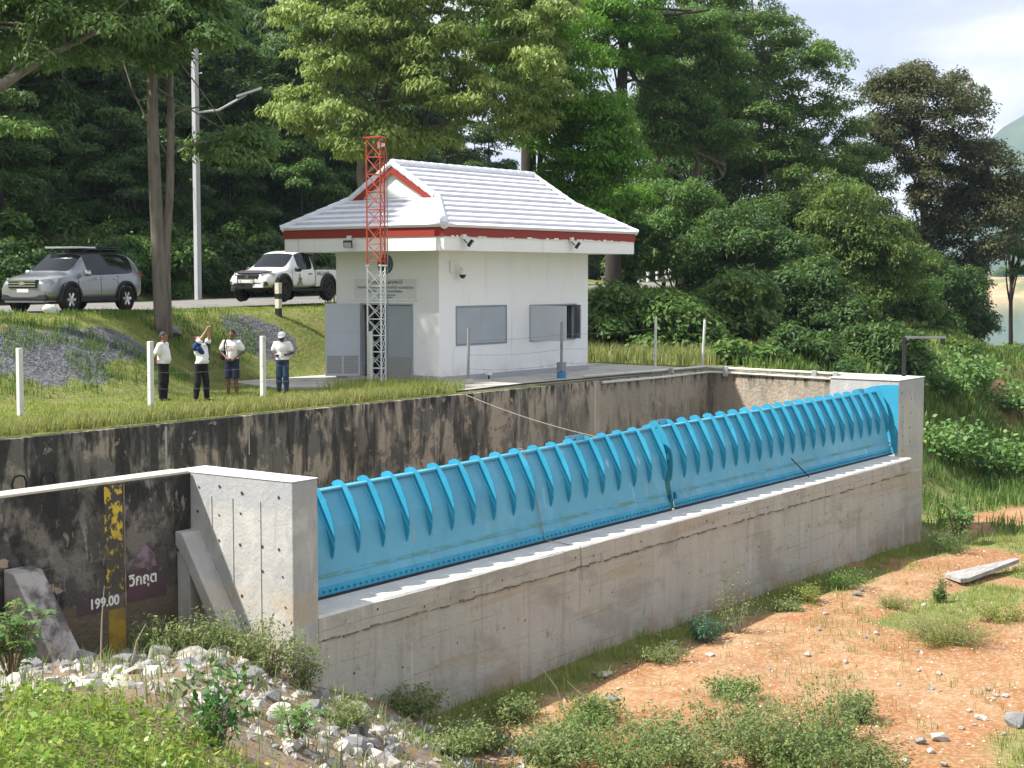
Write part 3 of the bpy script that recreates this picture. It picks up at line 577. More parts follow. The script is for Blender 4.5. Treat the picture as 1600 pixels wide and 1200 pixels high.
for (ua, ug) in ((a0, a0 + GT), (a1, a1 - GT)):
    for (va, vg, ) in ((b0, b0 + GT), (b1, b1 - GT)):
        caps((ua, va, zc(0)), (ug, vg, zc(GT)), 6, 'hip_cap')
        uo = ug - .1 if ua == a0 else ug + .1
        caps((uo, vg, zc(GT)), (uo, VC, RZ + .05), 6, 'verge_cap', .1)
        # red barge boards
        s_ = -1 if ua == a0 else 1
        p, q = Vector((uo + s_ * .03, vg, zc(GT) - .08)), Vector((uo + s_ * .03, VC, RZ - .02))
        MB().prism([p, q, q - Vector((0, 0, .24)), p - Vector((0, (vg - VC) * .12, .10))], (-s_ * .04, 0, 0)).build('barge_board', M_RED, house)
    for k in range(3):   # boarded gablet
        z0 = EZ + GT * SL + .02 + k * .27; hw = lambda z: max(.02, (RZ - .06 - z) / SL)
        ug_ = ug - (.012 + .01 * (2 - k)) if ua == a0 else ug + .012 + .01 * (2 - k); z1 = min(z0 + .275, RZ - .08)
        MB().prism([(ug_, VC - hw(z0), z0), (ug_, VC + hw(z0), z0), (ug_, VC + hw(z1), z1), (ug_, VC - hw(z1), z1)], (.02 if ua == a0 else -.02, 0, 0)).build('gablet_board', M_WHITE, house)
caps((a0 + GT - .1, VC, RZ + .06), (a1 - GT + .1, VC, RZ + .06), 16, 'ridge_cap', .12)
# chipped plaster under the red fascia of the window side
ch = MB(); rr = random.Random(3)
for k in range(46):
    u_ = EU0 + .3 + k * .2 + rr.uniform(-.05, .05); 
    if rr.random() < .7: ch.bx(u_, EV0 - .034, 4.285 , u_ + rr.uniform(.08, .24), EV0 - .001, 4.302 + rr.uniform(0, .04))
ch.build('plaster_smear', M_WHITE, house)
# door: frame, closed right leaf with louvres, left leaf swung out
def leaf_panel(nm, T, wd, ht, cols, mat, mid=None):
    "steel door leaf in its own plane: x = width, z = height, y = thickness"
    d = MB().bx(0, 0, 0, wd, .035, ht, T).build(nm, mat, house)
    fr = MB(); s = .05
    for q in ((0, -.012, 0, s, -.001, ht), (wd - s, -.012, 0, wd, -.001, ht), (s, -.012, 0, wd - s, -.001, s), (s, -.012, ht - s, wd - s, -.001, ht)): fr.bx(*q, T)
    fr.bx(s, -.012, .62, wd - s, -.001, .62 + s, T)
    if mid: fr.bx(s, -.012, mid, wd - s, -.001, mid + .03, T)
    if cols == 2: fr.bx(wd / 2 - s / 2, -.012, s, wd / 2 + s / 2, -.001, .62, T)
    fr.build('door_rail', mat, d)
    for k in range(11):
        z = .08 + k * .049; MB().prism([T @ Vector((s + .01, -.01, z)), T @ Vector((s + .01, -.002, z + .036)), T @ Vector((s + .01, -.001, z + .036)), T @ Vector((s + .01, -.001, z))], (T.to_3x3() @ Vector((wd - 2 * s - .02, 0, 0)))).build('louvre_slat', M_LOUV, d)
    return d
fr = MB(); fr.bx(HU0 - .015, DV0 - .0, .13, HU0 + .1, DV0 + .05, DZ); fr.bx(HU0 - .015, DV1 - .05, .13, HU0 + .1, DV1, DZ); fr.bx(HU0 - .015, DV0 + .05, DZ - .05, HU0 + .1, DV1 - .05, DZ); fr.build('door_frame', M_SHUT, house)
Tc = Matrix.Translation((HU0 + .02, DV0 + .05 + 1.0, .14)) @ Matrix.Rotation(-math.pi / 2, 4, 'Z')
leaf_panel('door_leaf', Tc, 1.0, 2.15, 1, M_SHUT)
dirv = Vector((-.66, .75, 0)).normalized(); xx = -dirv
To = Matrix.Translation(Vector((HU0 - .03, DV1 - .02, .14)) + dirv * 1.06) @ Matrix.Rotation(math.atan2(xx.y, xx.x), 4, 'Z')
leaf_panel('door_leaf', To, 1.05, 2.2, 2, M_SHUT2, mid=1.36)
# windows
def frame(w, nm='window'):
    f = MB(); a, b, c, d = w; y0, y1 = HV0 - .02, HV0 + .06; s = .05
    for q in ((a, c, a + s, d), (b - s, c, b, d), (a + s, c, b - s, c + s), (a + s, d - s, b - s, d)): f.bx(q[0], y0, q[1], q[2], y1, q[3])
    return f.build(nm, MAT('window_frame_steel', (.24, .26, .29), rough=.5) if 'window_frame_steel' not in bpy.data.materials else bpy.data.materials['window_frame_steel'], house)
f1 = frame(W1)
for k in range(2):
    a = W1[0] + .05 + k * 1.2; MB().bx(a + .004, HV0 - .008, W1[2] + .055, a + 1.196, HV0 + .02, W1[3] - .055).build('shutter', M_SHUT, f1)
f2 = frame(W2)
for k in range(9): MB().tube([(W2[0] + .2 + k * .27, HV0 + .1, W2[2] + .04), (W2[0] + .2 + k * .27, HV0 + .1, W2[3] - .04)], .012, 6).build('window_bar', M_BLACK, f2)
d2 = Vector((.19, -.98, 0)); T2 = Matrix.Translation((W2[0] + .03, HV0 - .02, W2[2] + .04)) @ Matrix.Rotation(math.atan2(d2.y, d2.x), 4, 'Z')
MB().bx(0, -.015, 0, 1.24, .015, 1.1, T2).build('shutter', M_SHUT2, f2)
d3 = Vector((-.62, -.78, 0)); T3 = Matrix.Translation((W2[1] - .03, HV0 - .02, W2[2] + .04)) @ Matrix.Rotation(math.atan2(d3.y, d3.x), 4, 'Z')
MB().bx(0, -.015, 0, .5, .015, 1.1, T3).build('shutter', M_SHUT, f2)
# sign over the door, emblem
M_SIGN = MAT('sign_white', (.66, .66, .65), [((.58, .58, .57), 2, V3, .45, .7, .5)], rough=.6); M_SGREEN = MAT('sign_green_paint', (.03, .13, .10), rough=.6)
sg = thing('name_board', 'white board with green Thai and English lines above the door', 'sign', (HU0 - .02, 30.73, 2.45))
MB().bx(HU0 - .025, 29.44, 2.45, HU0 - .002, 32.02, 3.13).build('board', M_SIGN, sg)
fb = MB(); 
for q in ((29.44, 2.45, 29.48, 3.13), (31.98, 2.45, 32.02, 3.13), (29.48, 2.45, 31.98, 2.49), (29.48, 3.09, 31.98, 3.13)): fb.bx(HU0 - .035, q[0], q[1], HU0 - .0255, q[2], q[3])
fb.build('board_frame', M_WHITE, sg)
for body, size, z in (('อาคารควบคุมฝายพับได้', .15, 2.99), ('โครงการส่งน้ำและบำรุงรักษาอ่างเก็บน้ำ กรมชลประทาน', .105, 2.835), ('Flap Weir Control House Building', .098, 2.72), ('Royal Irrigation Department', .07, 2.61), ('Ministry of Agriculture', .065, 2.54)):
    text_obj(body, size, M_SGREEN, 'lettering', sg, facing((HU0 - .028, 30.72, z), (0, -1, 0)), .001, bold=.002)
em = thing('round_emblem', 'dark round emblem on the wall above the name board', 'emblem', (HU0 - .02, 30.73, 3.3))
TE = Matrix.Translation((HU0 - .003, 30.72, 3.53)) @ Matrix.Rotation(-math.pi / 2, 4, 'Y')
MB().lathe([(.30, 0), (.30, .02), (.25, .028), (.245, .016)], 28, TE, cap=True).build('disc', MAT('emblem_slate', (.05, .07, .08), [((.12, .14, .15), 8, V3, .5, .65, .7)], rough=.5), em)
MB().lathe([(.25, .017), (.25, .03), (.235, .03), (.235, .017)], 28, TE, cap=False).build('ring', MAT('emblem_silver', (.4, .42, .42), rough=.4, metal=.5), em)
MB().prism([(HU0 - .03, 30.72 + .13 * math.cos(a) * (1 if k % 2 else .5), 3.52 + .16 * math.sin(a) * (1 if k % 2 else .5)) for k, a in enumerate([R(22.5 * j) for j in range(16)])], (.012, 0, 0)).build('device', MAT('emblem_green', (.03, .10, .06), rough=.5), em)
# flood lamps and camera
M_LAMPW = MAT('lamp_white', (.74, .74, .72), rough=.5); M_LENS = MAT('lamp_glass', (.45, .48, .5), rough=.15, spec=.6)
def flood(p, out, label):
    t = thing('flood_lamp', label, 'flood lamp', p, group='flood lamps on the eaves'); out = Vector(out)
    z = Matrix.Rotation(math.atan2(out.y, out.x), 4, 'Z'); L = Matrix.Translation(p) @ z
    MB().bx(0.0, -.07, .02, .09, .07, .16, L).build('sensor_box', M_LAMPW, t, bevel=.01)
    MB().tube([L @ Vector((.04, 0, .02)), L @ Vector((.12, 0, -.06)), L @ Vector((.17, .0, -.08))], .018, 6).build('bracket', M_BLACK, t)
    H = L @ Matrix.Translation((.22, .10, -.10)) @ Matrix.Rotation(.55, 4, 'Z') @ Matrix.Rotation(R(35), 4, 'Y')
    h = MB().bx(-.06, -.13, -.11, .03, .13, .11, H).build('lamp_head', M_BLACK, t, bevel=.012); MB().bx(.031, -.11, -.09, .036, .11, .09, H).build('lens', M_LENS, t)
flood((EU0 - .031, 31.1, 4.2), (-1, 0, 0), 'flood lamp on the eave above the door, left of the lattice mast')
flood((34.35, EV0 - .031, 4.2), (0, -1, 0), 'flood lamp on the eave next to the front corner of the house')
flood((39.75, EV0 - .031, 4.22), (0, -1, 0), 'flood lamp on the eave above the open window')
cc = thing('dome_camera', 'white wall camera with a black dome near the house corner', 'camera', (35.3, HV0, 3.2))
MB().bx(35.12, HV0 - .06, 3.28, 35.32, HV0 - .002, 3.62).build('junction_box', M_LAMPW, cc, bevel=.01)
MB().tube([(35.3, HV0 - .04, 3.45), (35.42, HV0 - .16, 3.47), (35.48, HV0 - .22, 3.38)], .03, 8).build('arm', M_LAMPW, cc)
TD = Matrix.Translation((35.48, HV0 - .22, 3.22)); MB().lathe([(.0, .18), (.06, .18), (.1, .12), (.115, .04), (.11, 0)], 16, TD, cap=False).build('housing', M_LAMPW, cc, smooth=True)
MB().lathe([(.10, 0), (.098, -.04), (.07, -.09), (.03, -.115), (0, -.12)], 16, TD, cap=False).build('dome', MAT('dome_black', (.01, .01, .012), rough=.12, spec=.6), cc, smooth=True)
uc = thing('utility_box', 'small white lamp on a dark bracket at the foot of the house wall', 'lamp', (36.7, HV0 - .25, .06))
MB().tube([(36.7, HV0 - .25, .06), (36.7, HV0 - .25, .18)], .025, 6).build('bracket', M_BLACK, uc); MB().bx(36.6, HV0 - .32, .18, 36.8, HV0 - .18, .25).build('head', M_LAMPW, uc, bevel=.02)
# ------------------------------------------------------------------ lattice mast
M_MRED = MAT('mast_red', (.42, .075, .04), [((.34, .05, .03), 3, V3, .5, .7, .5)], rough=.5); M_MWHT = MAT('mast_white', (.70, .72, .72), [((.55, .55, .53), 3, V3, .55, .7, .5)], rough=.5)
mast = thing('lattice_mast', 'three-legged lattice mast, white below and red above, in front of the door', 'mast', (32.15, 28.8, .02))
c0 = Vector((32.15, 28.8)); SW = .52
legs = [c0 + Vector((math.cos(a), math.sin(a))) * SW / math.sqrt(3) for a in (R(118), R(238), R(-2))]
ZS = 3.47; ZT2 = 7.0
for p in legs:
    MB().tube([(p.x, p.y, .03), (p.x, p.y, ZS)], .024, 8).build('leg', M_MWHT, mast); MB().tube([(p.x, p.y, ZS), (p.x, p.y, ZT2)], .022, 8).build('leg', M_MRED, mast)
    MB().lathe([(.06, -.02), (.06, .02)], 10, Matrix.Translation((p.x, p.y, ZS))).build('flange', M_MWHT, mast); MB().lathe([(.07, 0), (.07, .03)], 10, Matrix.Translation((p.x, p.y, .02))).build('foot_plate', M_MWHT, mast)
nb = 7
for (za, zb, m) in ((.14, ZS - .12, M_MWHT), (ZS + .12, ZT2 - .05, M_MRED)):
    for k in range(nb):
        z0 = lerp(za, zb, k / nb); z1 = lerp(za, zb, (k + 1) / nb)
        for i in range(3):
            a, b = legs[i], legs[(i + 1) % 3]
            MB().tube([(a.x, a.y, z0), (b.x, b.y, z0)], .012, 6).build('strut', m, mast)
            MB().tube([(a.x, a.y, z0 + .01), (b.x, b.y, z1 - .01)], .0095, 5).build('brace', m, mast)
            MB().tube([(b.x, b.y, z0 + .01), (a.x, a.y, z1 - .01)], .0095, 5).build('brace', m, mast)
MB().prism([(p.x + (p.x - c0.x) * .35, p.y + (p.y - c0.y) * .35, ZT2) for p in legs], (0, 0, .03)).build('top_plate', M_MRED, mast)
TS = Matrix.Translation((c0.x - .02, c0.y - .1, ZT2 - .2)) @ Matrix.Rotation(R(-53 + 180), 4, 'Z') @ Matrix.Rotation(math.pi / 2, 4, 'Y')
MB().lathe([(.04, -.16), (.05, -.1), (.06, -.02), (.10, .03), (.125, .04)], 14, TS, cap=True).build('siren_horn', M_LAMPW, mast, smooth=True)
cw = legs[2] + Vector((.07, -.03)); tag(MB().tube([(cw.x, cw.y, .05), (cw.x + .01, cw.y, 2.2), (cw.x, cw.y, 4.6), (cw.x - .01, cw.y, 6.6), (cw.x - .1, cw.y + .06, 6.95)], .014, 6).build('mast_cable', MAT('grey_cable', (.22, .23, .23), rough=.6)), 'grey cable running up the right leg of the lattice mast', 'cable')

# ------------------------------------------------------------------ fence posts and wire
M_POST = MAT('white_fence_post', (.60, .60, .57), [((.40, .39, .36), 4, (1, 1, .5), .5, .7, .6)], rough=.85); M_GPOST = MAT('grey_steel_post', (.28, .29, .30), [((.20, .19, .18), 5, V3, .5, .7, .6)], rough=.6, metal=.3)
FP = [((21.15, 29.85), 1.55, 'w', 'white concrete fence post nearest the left edge of the picture'), ((24.63, 29.5), 1.58, 'w', 'white concrete fence post beside the man with his hands behind his back'), ((28.1, 29.2), 1.6, 'w', 'white concrete fence post between the man with the bag and the man in a cap'),
      ((31.75, 28.75), 1.62, 'w', 'white fence post right beside the lattice mast'), ((34.75, 27.65), 1.62, 'g', 'grey steel fence post in front of the closed window'), ((38.38, 26.9), 1.72, 'b', 'grey steel fence post with a blue foot in front of the open window'),
      ((43.75, 26.85), 1.78, 's', 'upright grey post in the grass right of the house'), ((46.1, 26.4), 1.62, 's', 'leaning grey post with a rusty top at the corner of the basin')]
tops = []
for (p, h, k, lab) in FP:
    z0 = max(gz(*p), .0) if k == 'w' else .06
    t = thing('fence_post', lab, 'fence post', (*p, z0), group='fence posts along the terrace'); q = Vector((*p, z0)); ln = Vector((.04, .015, 0)) if 'leaning' not in lab else Vector((.12, -.02, 0))
    if k == 'w': MB().prism([q + Vector((a, b, -.3)) for a, b in ((-.06, -.06), (.06, -.06), (.06, .06), (-.06, .06))], ln * .3 + Vector((0, 0, h + .3))).build('shaft', M_POST, t, bevel=.012)
    else: MB().tube([q, q + ln + Vector((0, 0, h))], .045, 8).build('shaft', M_GPOST if k != 's' else M_POST, t)
    if k == 'g': MB().box(q + Vector((0, 0, .07)), (.26, .2, .14)).build('foot_block', M_SLAB, t, bevel=.015)
    if k == 'b':
        MB().lathe([(.14, 0), (.14, .2)], 14, Matrix.Translation(q)).build('blue_foot', MAT('blue_bucket', (.05, .22, .42), rough=.5), t); MB().box(q + Vector((0, 0, .36)), (.22, .2, .26)).build('bracket', M_GPOST, t)
    if 'leaning' in lab: MB().tube([q + ln + Vector((0, 0, h)), q + ln * 1.02 + Vector((0, 0, h + .05))], .047, 8).build('rusty_top', MAT('rust', (.25, .10, .05), rough=.9), t)
    tops.append((q, ln, h))
M_WIRE = MAT('fence_wire', (.20, .20, .20), rough=.6)
nm = ['top', 'middle', 'lowest']
seg = ['between the two leftmost white posts', 'behind the man with hands behind his back and the man reaching up', 'beside the man in the cap', 'past the door', 'in front of the closed window', 'in front of the open window']
for i in range(6):
    if i == 3: continue
    for j, hf in enumerate((.78, .52, .27)):
        a, la, ha = tops[i]; b, lb, hb = tops[i + 1]
        if i < 3 and j == 0: continue
        tag(MB().tube(sag(a + la * hf + Vector((0, -.05, ha * hf)), b + lb * hf + Vector((0, -.05, hb * hf)), .05 + .02 * j, 10), .0055, 4).build('fence_wire', M_WIRE), '%s fence wire %s' % (nm[j], seg[i]), 'wire', 'fence wires')

# ------------------------------------------------------------------ pipes along the wall top, lamp bracket
M_PVC = MAT('white_pvc', (.62, .61, .57), [((.44, .41, .35), 1.5, V3, .5, .7, .6)], rough=.5)
def pipe(pts, r, lab, m=M_PVC): return tag(MB().tube(pts, r, 8).build('conduit_pipe', m, smooth=True), lab, 'pipe', 'conduits on the basin wall')
pipe([(38.7, 26.3, .12), (42.5, 26.1, .11), (45.62, 26.0, .10), (45.45, 25.0, .09), (44.85, 20.8, .10), (44.6, 19.6, .11)], .045, 'upper white conduit along the top of the basin end wall')
pipe([(38.9, 25.74, -.05), (42.2, 25.74, -.07), (45.5, 25.73, -.06), (44.62, 20.75, -.06), (44.55, 20.75, .02)], .04, 'lower white conduit just below the top of the basin end wall')
pipe([(40.0, 26.45, .1), (43.0, 26.2, .09), (45.3, 26.15, .09)], .03, 'thin grey conduit on the yard edge right of the house', M_STEELG)
pipe([(32.4, 26.2, .04), (35, 26.1, .09), (38.6, 25.95, .09), (42.0, 25.9, .08)], .022, 'black cable along the yard edge in front of the house', M_BLACK)
for k, (u_, v_) in enumerate(((43.2, 25.9), (45.2, 25.0), (44.85, 21.6), (44.7, 20.8))):
    tag(MB().box((u_, v_, .0), (.09, .16, .34)).build('pipe_clamp', M_STEELG, bevel=.01), ['grey pipe clamp on the wall right of the house', 'grey pipe clamp nearest the basin corner', 'grey pipe clamp halfway along the basin end wall', 'grey pipe clamp at the end of the lower white conduit'][k], 'clamp', 'pipe clamps')
lp = thing('lamp_bracket', 'black square lamp post with a short arm on the abutment', 'lamp post', (45.55, 18.9, .055))
MB().bx(45.5, 18.85, .055, 45.6, 18.95, 1.30).build('post', M_BLACK, lp)
ad = Vector((.6, -.8, 0)); pa = Vector((45.55, 18.9, 1.27))
MB().prism([pa + Vector((.03, .04, -.035)), pa - Vector((.03, .04, .035)), pa + Vector((-.03, -.04, .035)), pa + Vector((.03, .04, .035))], ad * 1.27).build('arm', M_GPOST, lp)
MB().tube([pa + Vector((0, 0, -.28)), pa + ad * .26], .02, 6).build('brace', M_BLACK, lp)
MB().box(pa + ad * 1.2 + Vector((0, 0, -.12)), (.12, .12, .18)).build('lamp_head', M_BLACK, lp, bevel=.015)

# ------------------------------------------------------------------ utility poles, lines, street lamp
M_POLE = MAT('concrete_pole', (.44, .45, .46), [((.34, .34, .34), 1.5, (1, 1, .3), .45, .7, .6)], rough=.85)
def upole(p, h, lab, lamp=None, r=.115):
    t = thing('utility_pole', lab, 'utility pole', p, group='utility poles by the road'); q = Vector(p)
    MB().prism([q + Vector((a * r, b * r, -.5)) for a, b in ((-1, -1), (1, -1), (1, 1), (-1, 1))], (0, 0, h + .5)).build('shaft', M_POLE, t, bevel=.02)
    for k, z in enumerate((h - .4, h - 1.2, h - 2.0)):
        MB().tube([q + Vector((.1, -.15, z)), q + Vector((.1, -.32, z))], .03, 6).build('insulator', M_LAMPW, t)
    if lamp: MB().tube([q + Vector((0, -.1, lamp[0] - .1)), q + Vector(lamp[1]) * .45 + Vector((0, 0, lamp[0])), q + Vector(lamp[1]) + Vector((0, 0, lamp[2] - .1))], .05, 8).build('lamp_arm', M_POLE, t); MB().prism([q + Vector(lamp[1]) * .8 + Vector((0, 0, lamp[2] - .22)) + Vector((a, b, c)) for a, b, c in ((-.1, -.1, 0), (.1, .1, 0), (.1, .1, .09), (-.1, -.1, .09))], Vector(lamp[1]) * .5 + Vector((0, 0, .35))).build('lamp_head', M_STEELG, t)
    return q
P0 = at(309, 420, 66); P0.z = gz(P0.x, P0.y)
upole(P0, 13.75 - P0.z, 'tall grey concrete utility pole with a street lamp behind the twin-trunk tree', (10.2 - P0.z, (1.3, -1.75, 0), 10.95 - P0.z))
P1 = at(889, 420, 92); P1.z = 2.2; upole(P1, 6.2, 'short grey concrete pole showing just above the roof slope')
M_BWW = MAT('marker_white', (.62, .60, .55), rough=.8); M_BWB = MAT('marker_black', (.02, .02, .02), rough=.8)
for k, (z_, dz) in enumerate(((9.5, -.8), (8.9, -.8), (12.5, -2.2), (11.8, -2.1), (11.0, -2.0), (6.0, -.3))):
    a = Vector((*uv(-42, 52 + k * .3), z_ + dz)); b = Vector((P0.x, P0.y, z_ + (0 if k < 2 else .9))) ; c = Vector((*uv(10, 95), z_ - 1.5))
    tag(MB().tube(sag(a, b, .5) + sag(b, c, .7)[1:], .013, 4).build('power_line', M_BLACK), ['upper power line left of the twin-trunk tree', 'second power line left of the twin-trunk tree', 'topmost power line right of the utility pole', 'second power line down right of the utility pole', 'third power line down right of the utility pole', 'lowest power line crossing the dark wood'][k], 'power line', 'power lines')
sp_ = at(950, 440, 120); sp_.z = 2.4
rs = thing('road_sign', 'slim roadside post with an orange and white sign among the trees', 'sign', sp_)
MB().tube([sp_, sp_ + Vector((0, 0, 10.2))], .09, 8).build('post', M_POLE, rs); MB().box(sp_ + Vector((0, 0, 11.0)), (.5, .5, .9)).build('sign_face', MAT('orange_sign', (.55, .20, .10), rough=.6), rs)
# black and white guard posts along the road
def gpost(p, h, lab):
    t = thing('guard_post', lab, 'guard post', p, group='black and white guard posts by the road'); q = Vector(p)
    for a, b, m in ((0, .28, M_BWW), (.28, .52, M_BWB), (.52, .95, M_BWW)):
        MB().bx(q.x - .1, q.y - .1, q.z + a * h, q.x + .1, q.y + .1, q.z + b * h).build('painted_band', m, t)
    MB().lathe([(.11, 0), (.09, .06), (.04, .09)], 8, Matrix.Translation(q + Vector((0, 0, .95 * h)))).build('cap', M_BWW, t)
GP = [(947, 446, 118, 'guard post just left of the dark trunk beside the house'), (997, 443, 128, 'guard post just right of the ivy-clad trunk'), (1012, 440, 134, 'guard post with a plain white top, second right of the ivy-clad trunk'), (1026, 437, 138, 'tall guard post in the middle of the row across the road'),
      (1040.5, 436, 140, 'left one of the two guard posts standing close together'), (1046, 435, 141, 'right one of the two guard posts standing close together'), (1060, 433, 146, 'small guard post farthest along the road'), (1037, 452, 98, 'guard post on the near side of the road')]
for x, y, d, lab in GP:
    p = at(x, y, d); gpost(p, 1.05 if d > 110 else .8, lab)
km = at(435, 472, 51.5); km.z = gz(km.x, km.y) - .05
t = thing('roadside_marker', 'weathered banded concrete marker post in front of the pickup', 'marker post', km)
for a, b, m in ((0, .35, M_BLACK), (.35, .72, MAT('cream_paint', (.55, .52, .42), [((.35, .32, .25), 6, V3, .5, .65, .7)])), (.72, .93, M_BLACK), (.93, 1.36, bpy.data.materials['cream_paint'])):
    MB().bx(km.x - .075, km.y - .09, km.z + a * .85, km.x + .075, km.y + .09, km.z + b * .85).build('painted_band', m, t)

# ------------------------------------------------------------------ rocks
def rock_mesh(seed, n=18, flat=.7):
    r = random.Random(seed); bm = bmesh.new()
    for k in range(n):
        d = Vector((r.gauss(0, 1), r.gauss(0, 1), r.gauss(0, 1))).normalized() * r.uniform(.75, 1.05); d.z *= flat; bm.verts.new(d)
    res = bmesh.ops.convex_hull(bm, input=bm.verts); bmesh.ops.delete(bm, geom=[g for g in res['geom_interior'] if isinstance(g, bmesh.types.BMVert)], context='VERTS')
    m = bpy.data.meshes.new('stone'); bm.to_mesh(m); bm.free(); return m
M_ROCKP = MAT('pale_limestone', (.42, .39, .35), [((.27, .245, .21), 1.6, V3, .46, .62, .8), ((.54, .515, .475), 2.6, V3, .5, .7, .7), ((.40, .29, .20), 1.3, V3, .6, .7, .5)], rough=.9, bump=(16, .5))
M_ROCKD = MAT('grey_limestone', (.20, .20, .20), [((.32, .31, .30), 1.6, V3, .45, .65, .8), ((.10, .10, .10), 1, V3, .55, .7, .7)], rough=.9, bump=(16, .5))
RK = [rock_mesh(s, 22 + s % 8, .6 + .1 * (s % 4)) for s in range(12)]; RKD = [m.copy() for m in RK]
for m in RK: m.materials.append(M_ROCKP)
for m in RKD: m.materials.append(M_ROCKD)
def put_rock(p, s, r, dark=False, parent=None, name='stone', sink=.3):
    o = link(name, r.choice(RKD if dark else RK), None, parent); o.scale = (s * r.uniform(.7, 1.25), s * r.uniform(.7, 1.2), s * r.uniform(.6, .95)); o.rotation_euler = (r.uniform(-.3, .3), r.uniform(-.3, .3), r.uniform(0, 6.3))
    o.location = Vector((p[0], p[1], p[2] + s * (.55 - sink))) - (parent.location if parent else Vector()); return o
rip = bpy.data.objects.new('riprap', None); COL.objects.link(rip); tag(rip, kind='structure'); rip.location = (13, 12, -2)
rr = random.Random(21); spots = []
tries = 0
while len(spots) < 300 and tries < 20000:
    tries += 1; la = rr.uniform(-8.4, .4); de = rr.uniform(15.2, 25.5); u_, v_ = uv(la, de)
    if v_ > 18.9 or (u_ > 16.2 and v_ > 16.5): continue
    edge = 16.3 + 1.2 * math.sin(la * 1.1) + max(0, la + 4) * 1.15
    if de < edge + .2: continue
    dark = rr.random() < (.2 if de < 20.5 else .75); s = rr.choice((.08, .09, .11, .13, .16, .2, .24)) * (1.1 if dark and de > 21 else .95)
    if la > -1.8 and rr.random() < .45: continue
    if any((u_ - a) ** 2 + (v_ - b) ** 2 < (.62 * (s + c)) ** 2 for a, b, c in spots): continue
    spots.append((u_, v_, s)); put_rock((u_, v_, gz(u_, v_)), s, rr, dark, rip, sink=.42)
# rubble between the stones, too small to pick out
def rubble(n, fn, smin, smax, seed, mat, name):
    r = np.random.default_rng(seed); P = np.array([fn(r) for _ in range(n)]); P[:, 2] = ground_z(P[:, 0], P[:, 1]); s = r.uniform(smin, smax, n)[:, None, None]
    tet = np.array([(0, 0, .9), (1, 0, -.2), (-.3, .9, -.3), (-.6, -.8, -.2), (.2, .1, -.6)]); tri = [(0, 1, 2), (0, 2, 3), (0, 3, 1), (4, 2, 1), (4, 3, 2), (4, 1, 3)]
    V = tet[None] + r.normal(0, .22, (n, 5, 3)); a = r.uniform(0, 6.28, n); c_, s_ = np.cos(a)[:, None], np.sin(a)[:, None]; V = np.stack([V[..., 0] * c_ - V[..., 1] * s_, V[..., 0] * s_ + V[..., 1] * c_, V[..., 2] * .75], -1) * s + P[:, None] + np.array([0, 0, .25]) * s
    return tag(link(name, np_mesh(name, V[:, tri].reshape(-1, 3), 3), mat), kind='stuff')
def f_rip(r):
    while 1:
        la, de = r.uniform(-8.4, .6), r.uniform(15.5, 25.5); u_, v_ = uv(la, de)
        if v_ < 18.9 and de > 16.3 + 1.2 * math.sin(la * 1.1) + max(0, la + 4) * 1.15 and not (u_ > 16.2 and v_ > 16.5): return u_, v_, 0
tag(rubble(1500, f_rip, .03, .085, 5, M_ROCKP, 'rubble'), 'pale rubble filling the gaps of the riprap slope', 'rubble')
M_GRAV = MAT('grey_gravel', (.13, .135, .145), [((.22, .225, .235), 4, V3, .45, .65, .8), ((.12, .12, .125), 7, V3, .5, .65, .7)], rough=.9)
def f_grav(r):
    while 1:
        u_, v_ = r.uniform(19.5, 37), r.uniform(30.5, 38.5)
        if masks(np.array([u_]), np.array([v_]))[0][0] > .45 and not (34 < u_ and v_ < 34): return u_, v_, 0
tag(rubble(6000, f_grav, .014, .036, 6, M_GRAV, 'gravel'), 'grey crushed gravel heaped on the grassy bank', 'gravel')
def f_dirt(r):
    while 1:
        u_, v_ = r.uniform(19, 44), r.uniform(5, 16.4)
        if .6 * u_ - .8 * v_ > -1: return u_, v_, 0
M_PEB = MAT('tan_pebbles', (.52, .40, .28), [((.62, .57, .50), 3, V3, .45, .6, .9), ((.30, .20, .13), 2, V3, .55, .7, .7)], rough=.95)
tag(rubble(3600, f_dirt, .008, .035, 7, M_PEB, 'pebbles'), 'small pebbles and clods scattered over the orange earth', 'pebbles')
# single stones lying on the earth
SR = [(1468, 1150, .21, 0, 'angular pale stone, largest on the open earth near the right'), (1438, 1160, .16, 1, 'flat grey-green stone left of the large angular stone'), (1586, 1130, .27, 1, 'big grey boulder at the right edge of the earth'), (1535, 1118, .15, 0, 'pale stone above the large angular stone, towards the right edge'),
      (1503, 1133, .10, 0, 'small chalky stone between the angular stone and the right edge'), (1455, 1172, .12, 0, 'rounded pale stone just below the large angular stone'), (1415, 1185, .12, 0, 'white stone lowest left on the open earth'), (1572, 1085, .12, 0, 'whitish stone beside the right edge above the boulder'),
      (1370, 1080 - 92, .09, 0, 'pale stone above the grassy hummock'), (1110, 1020, .13, 0, 'white stone with a tail lying below the green shrub'), (1050, 1002, .18, 0, 'pale stone nearest the wall left of the green shrub'), (1030, 993, .13, 0, 'small pale stone against the wall foot'), (958, 1088, .16, 1, 'grey stone among grass left of the spoil ridge'),
      (1340, 928, .14, 1, 'grey stone at the wall foot near the right end'), (945, 1054, .2, 0, 'pale boulder half hidden by grass at the wall foot'), (1440, 1020, .07, 0, 'tiny white stone on the open earth'), (1290, 962, .09, 0, 'small white stone on the spoil ridge')]
for x, y, s, dk, lab in SR:
    p = at(x, y, 20); dr = p - Vector((0, 0, EYE)); tt = (-4.5 - EYE) / dr.z; p = Vector((0, 0, EYE)) + dr * tt; p.z = gz(p.x, p.y)
    tag(put_rock(p, s * .85, rr, dk, None, 'rock', .25), lab, 'rock', 'loose stones on the earth')
